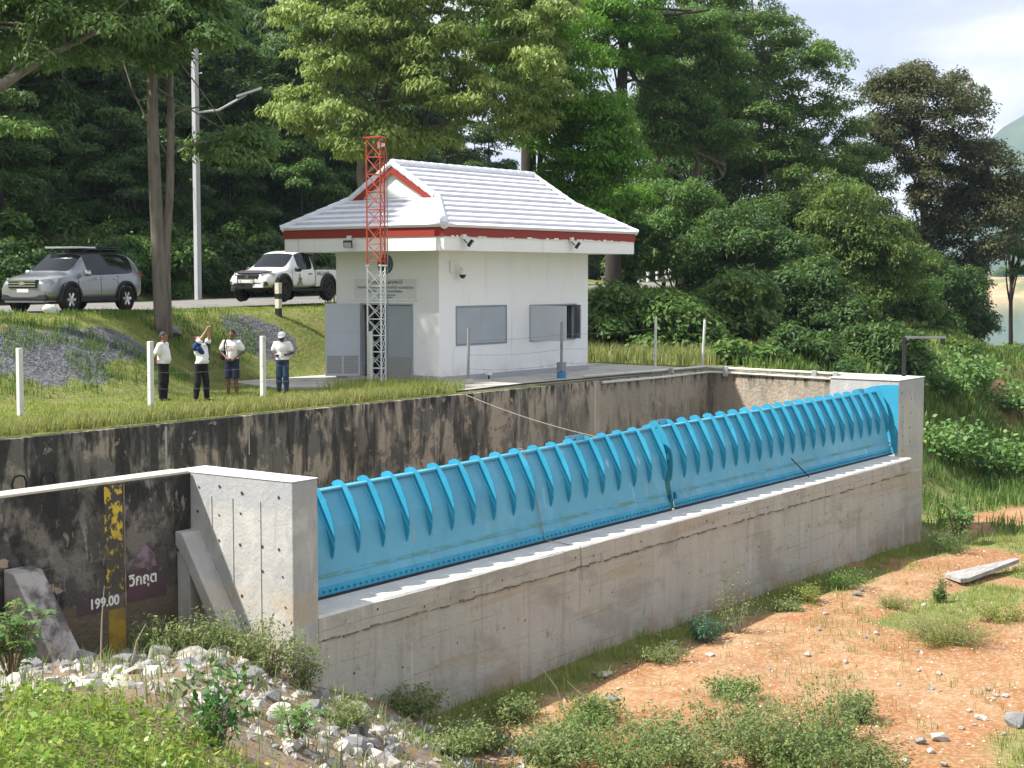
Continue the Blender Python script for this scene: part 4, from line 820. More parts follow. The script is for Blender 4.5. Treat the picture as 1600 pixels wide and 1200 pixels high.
for k in range(60):
    de = rr.uniform(23, 38); la = rr.uniform(1.5, de * .34); u_, v_ = uv(la, de)
    if v_ > gate_v(u_) - .4: continue
    tag(put_rock((u_, v_, gz(u_, v_)), rr.choice((.035, .05, .06, .08)), rr, rr.random() < .25, None, 'small_stone', .2), 'small loose stone among others on the orange earth', 'stone', 'small stones on the earth')
# plank, boulder by the tree, debris with white bag
pl = thing('plank', 'thick weathered grey plank lying flat on the earth at the right', 'plank', (39.4, 14.0, -4.6))
zp = gz(39.3, 14.1) + .08
MB().prism([(38.35, 14.7, zp), (37.9, 14.1, zp), (38.1, 13.95, zp + .01), (41.0, 13.65, zp + .1), (41.1, 13.8, zp + .1)], (0, 0, .11)).build('board', MAT('weathered_plank', (.33, .32, .31), [((.22, .21, .20), 1.5, (1, 4, 1), .45, .65, .8), ((.42, .41, .40), 3, (1, 5, 1), .5, .7, .6)], rough=.85), pl, bevel=.008)
p = Vector((31.2, 36.3, 0)); p.z = gz(p.x, p.y); tag(put_rock(p, .36, rr, True, None, 'boulder', .2), 'grey boulder at the foot of the twin-trunk tree', 'boulder')
M_DRY = LEAF('dry_leaf', (.28, .15, .08), (.20, .11, .06), None, .15)
bgp = Vector((27.2, 36.9, 0)); bgp.z = gz(bgp.x, bgp.y)
bag = tag(MB().lathe([(.05, 0), (.30, .03), (.36, .16), (.30, .33), (.17, .42), (.08, .44), (.05, .5)], 12, Matrix.Translation(bgp) @ Matrix.Rotation(.5, 4, 'Y') @ Matrix.Diagonal((.85, .55, .65, 1))).build('plastic_bag', MAT('white_plastic_bag', (.62, .66, .60), [((.45, .55, .45), 5, V3, .5, .7, .6)], rough=.4), smooth=True), 'crumpled white plastic bag on the verge in front of the silver car', 'bag')
# ------------------------------------------------------------------ cars
def car_shell(stations, name):
    """stations: (x, zb, zbelt, ztop, w_low, w_belt, w_top) front is +x; returns a subdivided mesh, faces tagged by row"""
    bm = bmesh.new(); rows = []; NR = 9
    for (x, zb, zs, zt, wl, ws, wt, ) in stations:
        half = [(0, zb), (wl * .86, zb), (wl, zb + .14), (wl * 1.005, lerp(zb, zs, .55)), (ws, zs), (lerp(ws, wt, .55), lerp(zs, zt, .55)), (wt, zt - .05 * min(1, (zt - zs) * 3)), (wt * .72, zt), (0, zt + .012)]
        L = [bm.verts.new((x, y, z)) for y, z in half]; Rr = [L[0]] + [bm.verts.new((x, -y, z)) for y, z in half[1:-1]] + [L[-1]]
        rows.append((L, Rr))
    mats = {}
    for i in range(len(rows) - 1):
        for sd in (0, 1):
            for j in range(NR - 1):
                a, b = rows[i][sd], rows[i + 1][sd]; q = [a[j], a[j + 1], b[j + 1], b[j]]
                f = bm.faces.new(q if sd else q[::-1]); f.material_index = 0; f.smooth = True; mats[f] = (i, j, sd)
    for e in (0, -1):
        L, Rr = rows[e]
        for j in range(NR - 1):
            q = [L[j], L[j + 1], Rr[j + 1], Rr[j]]; q = [v for k, v in enumerate(q) if v not in q[:k]]
            if len(q) > 2: f = bm.faces.new(q if e == 0 else q[::-1]); f.smooth = True; mats[f] = (99 if e else -1, j, 0)
    return bm, mats
def finish_shell(bm, mats, glass_fn, levels=2):
    for f, k in mats.items(): f.material_index = 1 if glass_fn(*k) else 0
    cl = bm.edges.layers.float.new('crease_edge')
    for e in bm.edges:
        ms = {f.material_index for f in e.link_faces}
        if len(ms) > 1: e[cl] = .9
    bmesh.ops.recalc_face_normals(bm, faces=bm.faces)
    me = bpy.data.meshes.new('shell'); bm.to_mesh(me); bm.free()
    o = bpy.data.objects.new('tmp', me); COL.objects.link(o); me.materials.append(None); me.materials.append(None); s = o.modifiers.new('s', 'SUBSURF'); s.levels = levels; s.render_levels = levels
    bpy.context.view_layer.update(); out = bpy.data.meshes.new_from_object(o.evaluated_get(bpy.context.evaluated_depsgraph_get())); bpy.data.objects.remove(o)
    co = np.empty(len(out.vertices) * 3, np.float32); out.vertices.foreach_get('co', co); co = co.reshape(-1, 3)
    parts = {0: [], 1: []}
    for p in out.polygons: parts[p.material_index].append(list(p.vertices))
    nr = np.array([v.normal for v in out.vertices])
    return co, nr, parts
def sub_mesh(co, faces, name):
    ids = sorted({i for f in faces for i in f}); mp = {i: k for k, i in enumerate(ids)}
    m = bpy.data.meshes.new(name); m.from_pydata(co[ids].tolist(), [], [[mp[i] for i in f] for f in faces]); m.update(); return m
M_TYRE = MAT('tyre_rubber', (.018, .018, .018), [((.05, .045, .04), 4, V3, .5, .7, .5)], rough=.9, obj=True)
M_GLASS = MAT('car_glass', (.008, .010, .012), rough=.05, spec=.4); M_TRIM = MAT('dark_cladding', (.028, .03, .033), rough=.6); M_CHROME = MAT('chrome', (.62, .63, .65), rough=.18, metal=.9)
M_LAMP = MAT('headlamp_glass', (.50, .53, .56), rough=.15, spec=.7); M_TAIL = MAT('tail_lamp', (.30, .012, .012), rough=.25)
def wheel(t, x, y, r, w_, rim_mat, spokes, side):
    T = Matrix.Translation((x, y, r)) @ Matrix.Rotation(-side * math.pi / 2, 4, 'X')
    wl = MB().lathe([(r * .62, -w_ / 2), (r * .9, -w_ / 2), (r, -w_ * .32), (r, w_ * .32), (r * .92, w_ / 2), (r * .64, w_ * .5), (r * .60, w_ * .3)], 28, T, cap=False).build('wheel', M_TYRE, t, smooth=True, w=False)
    MB().lathe([(r * .63, w_ * .28), (r * .60, w_ * .42), (r * .56, w_ * .40), (r * .54, w_ * .1), (0, w_ * .08)], 28, T, cap=False).build('rim', M_TRIM if rim_mat is M_CHROME else rim_mat, wl, smooth=True, w=False)
    for k in range(spokes):
        a = 2 * math.pi * k / spokes; S_ = T @ Matrix.Rotation(a, 4, 'Z')
        MB().prism([S_ @ Vector(p) for p in ((r * .08, -r * .09, w_ * .36), (r * .60, -r * .12, w_ * .40), (r * .60, r * .12, w_ * .40), (r * .08, r * .09, w_ * .36))], (T.to_3x3() @ Vector((0, 0, -.03)))).build('spoke', rim_mat, wl, w=False)
    MB().lathe([(0, w_ * .42), (r * .13, w_ * .41), (r * .15, w_ * .3)], 14, T, cap=False).build('hub', rim_mat, wl, w=False)
def arch(t, x, y, side, r0, r1, zc, a0=-8, a1=188):
    pts = [(math.cos(R(a)), math.sin(R(a))) for a in np.linspace(a0, a1, 17)]; m = MB(); n = len(pts); yo = y + side * .07; yi = y - side * .10
    for c, s in pts: m.v += [(x + c * r0, yo, zc + s * r0), (x + c * r1, yo - side * .006, zc + s * r1), (x + c * r1, yi, zc + s * r1), (x + c * r0, yi, zc + s * r0)]
    for i in range(n - 1):
        for k in range(4): m.f.append((4 * i + k, 4 * i + (k + 1) % 4, 4 * i + 4 + (k + 1) % 4, 4 * i + 4 + k))
    m.build('wheel_arch', M_TRIM, t, w=False)
    MB().lathe([(r0 * .99, 0), (0, 0)], 24, Matrix.Translation((x, y + side * .004, zc)) @ Matrix.Rotation(-side * math.pi / 2, 4, 'X'), cap=False).build('wheel_well', M_BLACK, t, w=False)
def panel_lines(t, co, nr, xs, side, z0, z1, mat, hw=.006):
    "shut lines following the body side"
    for x in xs:
        sel = (co[:, 1] * side > .5) & (np.abs(co[:, 0] - x) < .22) & (co[:, 2] > z0 - .1) & (co[:, 2] < z1 + .1)
        if sel.sum() < 4: continue
        P = co[sel]; o = np.argsort(P[:, 2]); zz = np.linspace(z0, z1, 7); yy = np.interp(zz, P[o, 2], np.abs(P[o, 1]))
        m = MB()
        for k in range(6): m.prism([(x - hw, side * (yy[k] + .003), zz[k]), (x + hw, side * (yy[k] + .003), zz[k]), (x + hw, side * (yy[k + 1] + .003), zz[k + 1]), (x - hw, side * (yy[k + 1] + .003), zz[k + 1])], (0, side * .003, 0))
        m.build('door_seam', mat, t, w=False)

# --- silver sport utility vehicle
M_SILVER = MAT('silver_paint', (.30, .315, .33), rough=.28, spec=.5, metal=.55, coat=.6)
sh = Vector((-.34, -.94)); hd = Vector(uv(sh.x, sh.y)); sc_ = Vector(uv(-13.4, 47.0)); rz = math.atan2(hd.y, hd.x)
SZ = 2.10
suv = thing('silver_car', 'silver sport utility car with roof rack parked on the road at the left', 'car', (sc_.x, sc_.y, SZ), rz)
ST = [(-2.42, .55, .95, 1.12, .74, .74, .62), (-2.38, .42, 1.08, 1.40, .86, .84, .66), (-2.22, .36, 1.16, 1.66, .91, .88, .64), (-1.9, .33, 1.15, 1.76, .93, .90, .65), (-1.35, .32, 1.14, 1.79, .93, .905, .665), (-.6, .32, 1.12, 1.80, .93, .905, .675), (.1, .32, 1.10, 1.79, .93, .905, .67), (.48, .32, 1.095, 1.73, .93, .905, .655),
      (1.18, .32, 1.08, 1.22, .93, .90, .72), (1.30, .32, 1.07, 1.16, .93, .90, .72), (1.75, .33, 1.03, 1.12, .925, .88, .66), (2.15, .36, .97, 1.05, .89, .82, .58), (2.34, .40, .88, .95, .82, .74, .52), (2.42, .46, .78, .84, .72, .64, .46)]
def suv_glass(i, j, sd):
    if i in (3, 4, 5, 6) and j in (4, 5): return True
    if i == 7 and j in (6, 7): return True                 # windscreen
    if i == 1 and j in (6,): return False
    return False
bm, ms = car_shell(ST, 'suv'); co, nr, pa = finish_shell(bm, ms, suv_glass)
body = link('body', sub_mesh(co, pa[0], 'body'), M_SILVER, suv, True)
gl = link('window', sub_mesh(co + nr * .004, pa[1], 'window'), M_GLASS, suv, True)
for s in (1, -1):
    for x in (1.42, -1.43): wheel(suv, x, s * .86, .385, .26, M_CHROME, 6, s); arch(suv, x, s * .925, s, .45, .53, .40)
    panel_lines(suv, co, nr, (1.0, -.12, -1.0), s, .5, 1.08, M_TRIM)
    MB().bx(-1.0, s * .90 - .02, .30, .98, s * .90 + .06, .42).build('sill', M_TRIM, suv, bevel=.02, w=False)
    MB().lathe([(.0, -.1), (.10, -.09), (.125, 0), (.10, .09), (0, .1)], 12, Matrix.Translation((.75, s * 1.05, 1.16)) @ Matrix.Diagonal((.6, 1.1, .95, 1)), cap=False).build('wing_mirror', M_CHROME, suv, True, w=False)
    for x in (-.05, -.98): MB().bx(x - .0, s * .925 - .02, .98, x + .2, s * .925 + .035, 1.02).build('door_handle', M_CHROME, suv, bevel=.008, w=False)
    MB().prism([(2.06, s * .80, .86), (2.30, s * .56, .86), (2.33, s * .54, .98), (2.02, s * .79, 1.02), (1.92, s * .86, .99), (1.95, s * .87, .90)], (.035, s * .035, .0)).build('headlamp', M_LAMP, suv, bevel=.01, w=False)
    MB().bx(-2.40, s * .80 - .06, .98, -2.2, s * .80 + .05, 1.2).build('tail_lamp', M_TAIL, suv, bevel=.02, w=False)
    MB().bx(2.18, s * .60 - .16, .50, 2.36, s * .60 + .16, .66).build('fog_lamp_pod', M_TRIM, suv, bevel=.02, w=False); MB().bx(2.362, s * .60 - .07, .55, 2.37, s * .60 + .07, .61).build('fog_lamp', M_LAMP, suv, w=False)
    MB().tube([(-1.75, s * .62, 1.84), (-1.6, s * .62, 1.89), (.1, s * .62, 1.89), (.28, s * .61, 1.82)], .022, 6).build('roof_rail', M_TRIM, suv, w=False)
MB().bx(2.28, -.50, .72, 2.44, .50, .97).build('grille', M_TRIM, suv, bevel=.03, w=False)
for z in (.77, .845, .92): MB().bx(2.441, -.46, z, 2.455, .46, z + .03).build('grille_bar', M_CHROME, suv, w=False)
MB().lathe([(.0, .02), (.085, .015), (.095, 0)], 20, Matrix.Translation((2.45, 0, .86)) @ Matrix.Rotation(math.pi / 2, 4, 'Y') @ Matrix.Diagonal((.55, 1.25, 1, 1)), cap=False).build('oval_badge', M_CHROME, suv, w=False)
MB().bx(2.25, -.78, .36, 2.40, .78, .56).build('bumper_intake', M_TRIM, suv, bevel=.04, w=False); MB().bx(2.1, -.7, .30, 2.37, .7, .37).build('skid_plate', M_STEELG, suv, bevel=.03, w=False)
MB().bx(2.41, -.2, .60, 2.425, .2, .70).build('number_plate', M_LAMPW, suv, w=False)
MB().bx(-.35, -.6, 1.90, .55, .6, 1.96).build('roof_tray', M_CHROME, suv, bevel=.02, w=False); MB().bx(-1.6, -.6, 1.93, -.37, .6, 1.97).build('roof_tray', M_TRIM, suv, bevel=.01, w=False)
for x in (-1.5, -.6): MB().bx(x, -.6, 1.82, x + .06, .6, 1.93).build('rack_bar', M_TRIM, suv, w=False)

# --- white single-cab pickup
M_CARW = MAT('white_car_paint', (.72, .72, .70), [((.55, .52, .45), 1.5, V3, .5, .75, .35)], rough=.3, spec=.5, coat=.5, obj=True)
hd = Vector(uv(-.41, -.91)); rz = math.atan2(hd.y, hd.x); pc = Vector(uv(-8.25, 56.2))
pk = thing('white_pickup', 'white single-cab pickup with black wheels half hidden by the house', 'pickup', (pc.x, pc.y, 2.27), rz)
PS = [(-.62, .50, 1.12, 1.30, .86, .84, .62), (-.58, .48, 1.14, 1.66, .88, .86, .64), (-.45, .46, 1.14, 1.79, .89, .87, .66), (.0, .45, 1.13, 1.82, .89, .87, .67), (.32, .45, 1.12, 1.78, .89, .87, .66), (.52, .45, 1.11, 1.72, .89, .87, .64), (1.18, .45, 1.09, 1.20, .89, .87, .72), (1.35, .45, 1.08, 1.15, .89, .86, .70), (1.8, .46, 1.04, 1.10, .89, .84, .64), (2.2, .50, .98, 1.03, .85, .78, .58), (2.42, .55, .88, .94, .78, .70, .52), (2.5, .60, .78, .82, .70, .62, .46)]
bm, ms = car_shell(PS, 'pk'); co, nr, pa = finish_shell(bm, ms, lambda i, j, sd: (i in (2, 3, 4) and j in (4, 5)) or (i == 5 and j in (6, 7)))
link('cab', sub_mesh(co, pa[0], 'cab'), M_CARW, pk, True); link('window', sub_mesh(co + nr * .004, pa[1], 'window'), M_GLASS, pk, True)
bed = MB(); bed.bx(-2.75, -.89, .52, -.66, -.83, 1.12); bed.bx(-2.75, .83, .52, -.66, .89, 1.12); bed.bx(-2.75, -.83, .52, -2.69, .83, 1.12); bed.bx(-.72, -.83, .52, -.66, .83, 1.12); bed.bx(-2.69, -.83, .55, -.72, .83, .60)
bed.build('cargo_bed', M_CARW, pk, bevel=.02, w=False)
MB().bx(-2.2, -.5, .38, 1.9, .5, .52).build('chassis', M_BLACK, pk, w=False)
for s in (1, -1):
    for x in (1.55, -1.45): wheel(pk, x, s * .845, .40, .27, M_BLACK, 6, s); arch(pk, x, s * .895, s, .47, .56, .44)
    panel_lines(pk, co, nr, (.95, -.42), s, .6, 1.08, M_TRIM)
    MB().bx(-.9, s * .86 - .02, .36, 1.0, s * .86 + .08, .44).build('side_step', M_BLACK, pk, bevel=.02, w=False)
    MB().lathe([(.0, -.09), (.10, -.08), (.12, 0), (.10, .08), (0, .09)], 12, Matrix.Translation((.80, s * 1.03, 1.14)) @ Matrix.Diagonal((.6, 1.25, 1, 1)), cap=False).build('wing_mirror', M_BLACK, pk, True, w=False)
    MB().bx(-.36, s * .885 - .02, .96, -.14, s * .885 + .03, 1.0).build('door_handle', M_BLACK, pk, bevel=.008, w=False)
    MB().prism([(2.12, s * .78, .88), (2.40, s * .52, .86), (2.43, s * .50, .97), (2.08, s * .77, 1.02), (1.96, s * .83, .99), (1.98, s * .845, .92)], (.035, s * .035, 0)).build('headlamp', M_LAMP, pk, bevel=.01, w=False)
    MB().bx(2.32, s * .62 - .14, .56, 2.47, s * .62 + .14, .72).build('fog_lamp_pod', M_TRIM, pk, bevel=.03, w=False); MB().lathe([(.045, 0), (.0, .01)], 12, Matrix.Translation((2.475, s * .62, .64)) @ Matrix.Rotation(math.pi / 2, 4, 'Y'), cap=False).build('fog_lamp', M_LAMP, pk, w=False)
    MB().tube([(-.78, s * .72, 1.12), (-.80, s * .68, 1.70), (-.82, 0, 1.74)], .035, 8).build('roll_bar', M_BLACK, pk, w=False)
    MB().tube([(-.8, s * .8, 1.17), (-2.7, s * .8, 1.17)], .03, 6).build('bed_rail', M_BLACK, pk, w=False)
MB().bx(-.84, -.70, 1.13, -.76, .70, 1.62).build('headboard', M_BLACK, pk, w=False)
MB().prism([(2.05, -.76, 1.035), (2.36, -.5, .985), (2.46, 0, .975), (2.36, .5, .985), (2.05, .76, 1.035), (2.12, .5, 1.07), (2.18, 0, 1.075), (2.12, -.5, 1.07)], (0, 0, .03)).build('bonnet_guard', MAT('smoked_plastic', (.035, .022, .026), rough=.2, spec=.6), pk, w=False)
MB().bx(2.40, -.44, .80, 2.50, .44, .95).build('grille', M_BLACK, pk, bevel=.02, w=False)
for k in range(8): MB().bx(2.501, -.40 + k * .108, .81, 2.507, -.37 + k * .108, .94).build('grille_bar', M_TRIM, pk, w=False)
for (y, z) in ((0, .915), (-.033, .858), (.033, .858)): MB().prism([(2.512, y, z + .035), (2.512, y + .02, z), (2.512, y, z - .035), (2.512, y - .02, z)], (.006, 0, 0)).build('diamond_badge', M_CHROME, pk, w=False)
MB().bx(2.3, -.52, .44, 2.56, .52, .66).build('winch_bumper', M_BLACK, pk, bevel=.03, w=False); MB().tube([(2.55, -.34, .60), (2.62, -.34, .80), (2.62, .34, .80), (2.55, .34, .60)], .025, 6).build('bull_bar', M_BLACK, pk, w=False)
for y in (-.24, .24): MB().lathe([(.06, 0), (.05, .03)], 12, Matrix.Translation((2.6, y, .70)) @ Matrix.Rotation(math.pi / 2, 4, 'Y')).build('spot_lamp', M_LAMP, pk, w=False)
MB().bx(2.50, .28, .50, 2.575, .68, .62).build('number_plate', M_LAMPW, pk, w=False)
MB().bx(.98, -.55, 1.70 - .38, .985, .55, 1.325).build('screen_sticker', MAT('red_sticker', (.45, .06, .04)), pk, w=False)
M_DEC = MAT('black_decal', (.05, .05, .05), rough=.5); M_DECR = MAT('red_decal', (.50, .08, .05), rough=.5)
# number lettering along the bed and a dark figure-shaped decal on the door (left side faces the viewer)
sd_ = 1
def side_text(body, size, x, z, m): 
    T = Matrix.Translation((x, sd_ * .893, z)) @ Matrix(((-sd_, 0, 0, 0), (0, 0, sd_, 0), (0, 1, 0, 0), (0, 0, 0, 1)))
    c = bpy.data.curves.new('t', 'FONT'); c.body = body; c.size = size; c.extrude = .002; c.align_x = 'LEFT'; c.offset = .004
    t = bpy.data.objects.new('t', c); COL.objects.link(t); bpy.context.view_layer.update(); me = bpy.data.meshes.new_from_object(t.evaluated_get(bpy.context.evaluated_depsgraph_get())); bpy.data.objects.remove(t); me.transform(T); me.materials.clear(); link('lettering', me, m, pk)
side_text('RALLI', .19, -.70, .93, M_DEC); side_text('I', .19, -1.13, .93, M_DECR); side_text('ART', .19, -1.2, .93, M_DEC)
fig = [(0, 0), (.16, .02), (.34, 0), (.30, .16), (.24, .2), (.28, .30), (.25, .40), (.19, .42), (.20, .50), (.17, .56), (.14, .66), (.11, .56), (.08, .5), (.10, .42), (.05, .36), (.08, .26), (.02, .18)]
yd = .897; MB().prism([(.62 - x, sd_ * yd, .56 + z * .72) for x, z in fig], (0, sd_ * .006, 0)).build('door_decal', MAT('faded_decal', (.12, .12, .11), [((.5, .49, .45), 14, V3, .48, .56, .9)], obj=True), pk, w=False)
# ------------------------------------------------------------------ people: one continuous skin each, grown from tapered limbs
def cone_sdf(P, a, b, ra, rb):
    a = np.array(a, np.float32); b = np.array(b, np.float32); ab = b - a; L2 = max(float(ab @ ab), 1e-8)
    t = np.clip(((P - a) @ ab) / L2, 0, 1); return np.linalg.norm(P - a - t[..., None] * ab, axis=-1) - (ra + (rb - ra) * t)
def smin(a, b, k): h = np.clip(.5 + .5 * (b - a) / k, 0, 1); return b * (1 - h) + a * h - k * h * (1 - h)
def surface_nets(D, org, st):
    s = D < 0; nx, ny, nz = D.shape
    cnt = np.zeros((nx - 1, ny - 1, nz - 1), np.int32); acc = np.zeros((nx - 1, ny - 1, nz - 1, 3), np.float32)
    cs = [(i, j, k) for i in (0, 1) for j in (0, 1) for k in (0, 1)]
    sl = lambda c: (slice(c[0], nx - 1 + c[0]), slice(c[1], ny - 1 + c[1]), slice(c[2], nz - 1 + c[2]))
    for a in cs:
        for ax in range(3):
            if a[ax]: continue
            b = list(a); b[ax] = 1; b = tuple(b); da, db = D[sl(a)], D[sl(b)]; x = (da < 0) != (db < 0)
            t = np.where(x, da / np.where(x, da - db, 1), 0); p = np.zeros(da.shape + (3,), np.float32); p[:] = a; p[..., ax] += t; acc += np.where(x[..., None], p, 0); cnt += x
    act = cnt > 0; ids = -np.ones(act.shape, np.int64); ids[act] = np.arange(act.sum()); ijk = np.argwhere(act)
    V = (ijk + acc[act] / cnt[act][:, None]) * st + org; F = []
    for ax in range(3):
        o1, o2 = [(1, 2), (2, 0), (0, 1)][ax]; A = [slice(None)] * 3; B = [slice(None)] * 3; A[ax] = slice(0, -1); B[ax] = slice(1, None)
        x = np.argwhere(s[tuple(A)] != s[tuple(B)]); x = x[(x[:, o1] > 0) & (x[:, o2] > 0) & (x[:, o1] < D.shape[o1] - 1) & (x[:, o2] < D.shape[o2] - 1)]
        if not len(x): continue
        q = []
        for d1, d2 in ((0, 0), (1, 0), (1, 1), (0, 1)): y = x.copy(); y[:, o1] -= d1; y[:, o2] -= d2; q.append(ids[y[:, 0], y[:, 1], y[:, 2]])
        q = np.stack(q, -1); fl = s[x[:, 0], x[:, 1], x[:, 2]]; q[fl] = q[fl][:, ::-1]; F.append(q)
    F = np.concatenate(F)[:, ::-1]; return V, F[(F >= 0).all(1)]
def sdf_mesh(name, prims, st, k=.03, cut=None, infl=0):
    pts = np.array([q for p in prims for q in (p[0], p[1])]); rm = max(max(p[2], p[3]) for p in prims) + infl + .04
    lo, hi = pts.min(0) - rm, pts.max(0) + rm; n = np.ceil((hi - lo) / st).astype(int) + 1
    G = np.stack(np.meshgrid(*[lo[i] + np.arange(n[i]) * st for i in range(3)], indexing='ij'), -1).astype(np.float32); D = np.full(G.shape[:3], 9., np.float32)
    for p in prims:      # only near each limb
        a, b, r = np.minimum(p[0], p[1]), np.maximum(p[0], p[1]), max(p[2], p[3]) + infl + .09
        i0 = np.maximum(((a - r - lo) / st).astype(int), 0); i1 = np.minimum(((b + r - lo) / st).astype(int) + 2, n); w_ = tuple(slice(x, y) for x, y in zip(i0, i1))
        kk = p[4] if len(p) > 4 else k
        D[w_] = smin(D[w_], cone_sdf(G[w_], *p[:4]) - infl, kk)
    if cut is not None: D = np.maximum(D, cut(G))
    V, F = surface_nets(D, lo, st); m = bpy.data.meshes.new(name); m.from_pydata(V.tolist(), [], F.tolist()); m.update(); return m
def A(*x): return np.array(x, np.float32)
def hand(w_, d, palm_n, side_v, curl=.5):
    "palm, four fingers and a thumb from wrist w_ along d; side_v points to the thumb side"
    d = d / np.linalg.norm(d); n = palm_n / np.linalg.norm(palm_n); s = side_v / np.linalg.norm(side_v); out = [(w_, w_ + d * .085, .026, .030, .02), (w_ + d * .05 + s * .025, w_ + d * .085 - s * .028, .017, .016, .02)]
    for i, L in enumerate((.072, .08, .075, .06)):
        b = w_ + d * .088 + s * (.027 - .0185 * i); m_ = b + (d * math.cos(curl * .5) + n * math.sin(curl * .5)) * L * .5; e_ = m_ + (d * math.cos(curl * 1.5) + n * math.sin(curl * 1.5)) * L * .5
        out += [(b, m_, .0092, .0085, .004), (m_, e_, .0085, .007, .004)]
    b = w_ + d * .025 + s * .024; m_ = b + (d * .55 + s * .6 + n * .25) * .045; out += [(b, m_, .012, .0105, .008), (m_, m_ + (d * .8 + n * .45 + s * .1) * .03, .0105, .008, .004)]
    return out
def make_person(label, pos, face, H, J, skin, shirt, legs, hair, extras=None, shorts=False, belly=.0, sleeve=.62, hem=.56):
    """J: joints as fractions of a 1.75 m figure, x forward, y to the figure's left, z up"""
    k = H / 1.75; t = thing('person', label, 'person', pos, math.atan2(face[1], face[0]), group='men standing on the terrace'); j = {a: A(*b) * k for a, b in J.items() if isinstance(b, tuple)}
    tor = [(j['pel'] + A(0, .075, 0) * k, j['pel'] + A(0, -.075, 0) * k, .105 * k, .105 * k), (j['pel'], j['waist'], .125 * k, .118 * k), (j['waist'], j['chest'], .118 * k, .13 * k), (j['chest'] + A(0, .06, 0), j['chest'] + A(0, -.06, 0), .118 * k, .118 * k), (j['shl'] * .82 + j['shr'] * .18, j['shr'] * .82 + j['shl'] * .18, .062 * k, .062 * k)]
    if belly: tor.append((j['waist'] + A(.055, 0, -.02), j['waist'] + A(.045, 0, .1), .11 * k + belly, .10 * k + belly))
    arms, fore, hands, th, ca, ft = [], [], [], [], [], []
    for s in 'lr':
        arms.append((j['sh' + s], j['el' + s], .052 * k, .040 * k)); fore.append((j['el' + s], j['wr' + s], .040 * k, .026 * k))
        d = j['wr' + s] - j['el' + s]; d = j.get('hd' + s, d); sg = 1 if s == 'l' else -1; hn = A(*J.get('pn' + s, (0, -sg, 0))); sv = A(*J.get('ts' + s, (1, 0, 0))); hands += hand(j['wr' + s], d, hn, sv, J.get('curl', .9) if not isinstance(J.get('curl'), tuple) else J['curl'][0])
        th.append((j['hp' + s], j['kn' + s], .085 * k, .058 * k)); ca += [(j['kn' + s], j['kn' + s] * .55 + j['an' + s] * .45 + A(-.012, 0, 0), .056 * k, .054 * k), (j['kn' + s] * .55 + j['an' + s] * .45 + A(-.012, 0, 0), j['an' + s], .054 * k, .036 * k)]
        ft += [(j['an' + s], j['an' + s] + A(-.03, 0, -.04), .038 * k, .036 * k), (j['an' + s] + A(-.03, 0, -.045), j['an' + s] + A(.15, 0, -.055), .036 * k, .028 * k)]
    hc = j['head']; up = nrm(j.get('hup', A(0, 0, 1))); fw = nrm(j.get('hfw', A(1, 0, 0))); fw = nrm(fw - up * (fw @ up)); lf = np.cross(up, fw); q = lambda x, y, z: hc + fw * x * k + lf * y * k + up * z * k
    neck = [(j['neck'], hc + up * -.05, .055 * k, .052 * k)]
    head = [(q(-.012, 0, .03), q(-.008, 0, .045), .092 * k, .088 * k), (q(.02, 0, -.02), q(.045, 0, -.075), .07 * k, .045 * k), (q(.088, 0, .02), q(.103, 0, -.02), .010 * k, .016 * k, .012), (q(.075, .0, -.055), q(.08, 0, -.058), .02 * k, .02 * k, .015), (q(-.005, .085, .0), q(-.015, .088, .02), .012 * k, .016 * k, .008), (q(-.005, -.085, .0), q(-.015, -.088, .02), .012 * k, .016 * k, .008), (q(.072, .035, .035), q(.072, -.035, .035), .016 * k, .016 * k, .015)]
    m = sdf_mesh('body', tor + arms + fore + hands + th + ca + ft + neck + head, .0105); link('body', m, skin, t, True)
    # clothes: looser surfaces over the same limbs
    zh = hem * H
    sl = [(a, a + (b - a) * sleeve, ra + .008, lerp(ra, rb, sleeve) + .022) for a, b, ra, rb in arms]
    sh_p = tor + sl
    if j['elr'][2] > j['shr'][2]: cutf = lambda G: (zh + .03 * (G[..., 0]) - G[..., 2])
    else: cutf = lambda G: np.maximum(zh - G[..., 2], G[..., 2] - (j['neck'][2] + .02))
    link('shirt', sdf_mesh('shirt', sh_p, .014, .05, cutf, .016), shirt, t, True)
    zl = j['knl'][2] - .02 if shorts else .07
    lg = tor[:2] + tor[5:] + [(a, b, ra + .004, rb + (.035 if shorts else .02)) for a, b, ra, rb in th] + ([] if shorts else [(a, b, max(ra, .058) + .008, rb + .018) for a, b, ra, rb in ca])
    link('trousers', sdf_mesh('trousers', lg, .014, .035, lambda G: np.maximum(zl - G[..., 2], G[..., 2] - zh - .03), .01), legs, t, True)
    link('hair', sdf_mesh('hair', [(q(-.02, 0, .045), q(-.02, 0, .055), .096 * k, .094 * k), (q(-.055, 0, .0), q(-.05, 0, .02), .062 * k, .07 * k)], .012, .03, lambda G: np.maximum(((G - q(.07, 0, .075)) @ fw) * .75 + ((G - q(.07, 0, .075)) @ -up) * .66, 0 * G[..., 0] - 1)), hair, t, True)
    for s in (1, -1):
        MB().lathe([(0, -.006), (.008, 0), (0, .006)], 8, Matrix.Translation(q(.088, s * .03, .012)), cap=False).build('eye', M_BLACK, t, w=False)
        MB().lathe([(0, -.02), (.042, -.008), (.048, .012), (.03, .03), (0, .034)], 10, Matrix.Translation((*(j['an' + ('l' if s > 0 else 'r')] + A(.06, 0, -.052)),)) @ Matrix.Diagonal((2.7, 1, 1, 1)), cap=False).build('shoe', M_SHOE, t, True, w=False)
    mo = q(.092, 0, -.05); MB().box(mo, (.012, .045, .010)).build('mouth', M_LIP, t, w=False)
    if extras: extras(t, j, k, q)
    return t
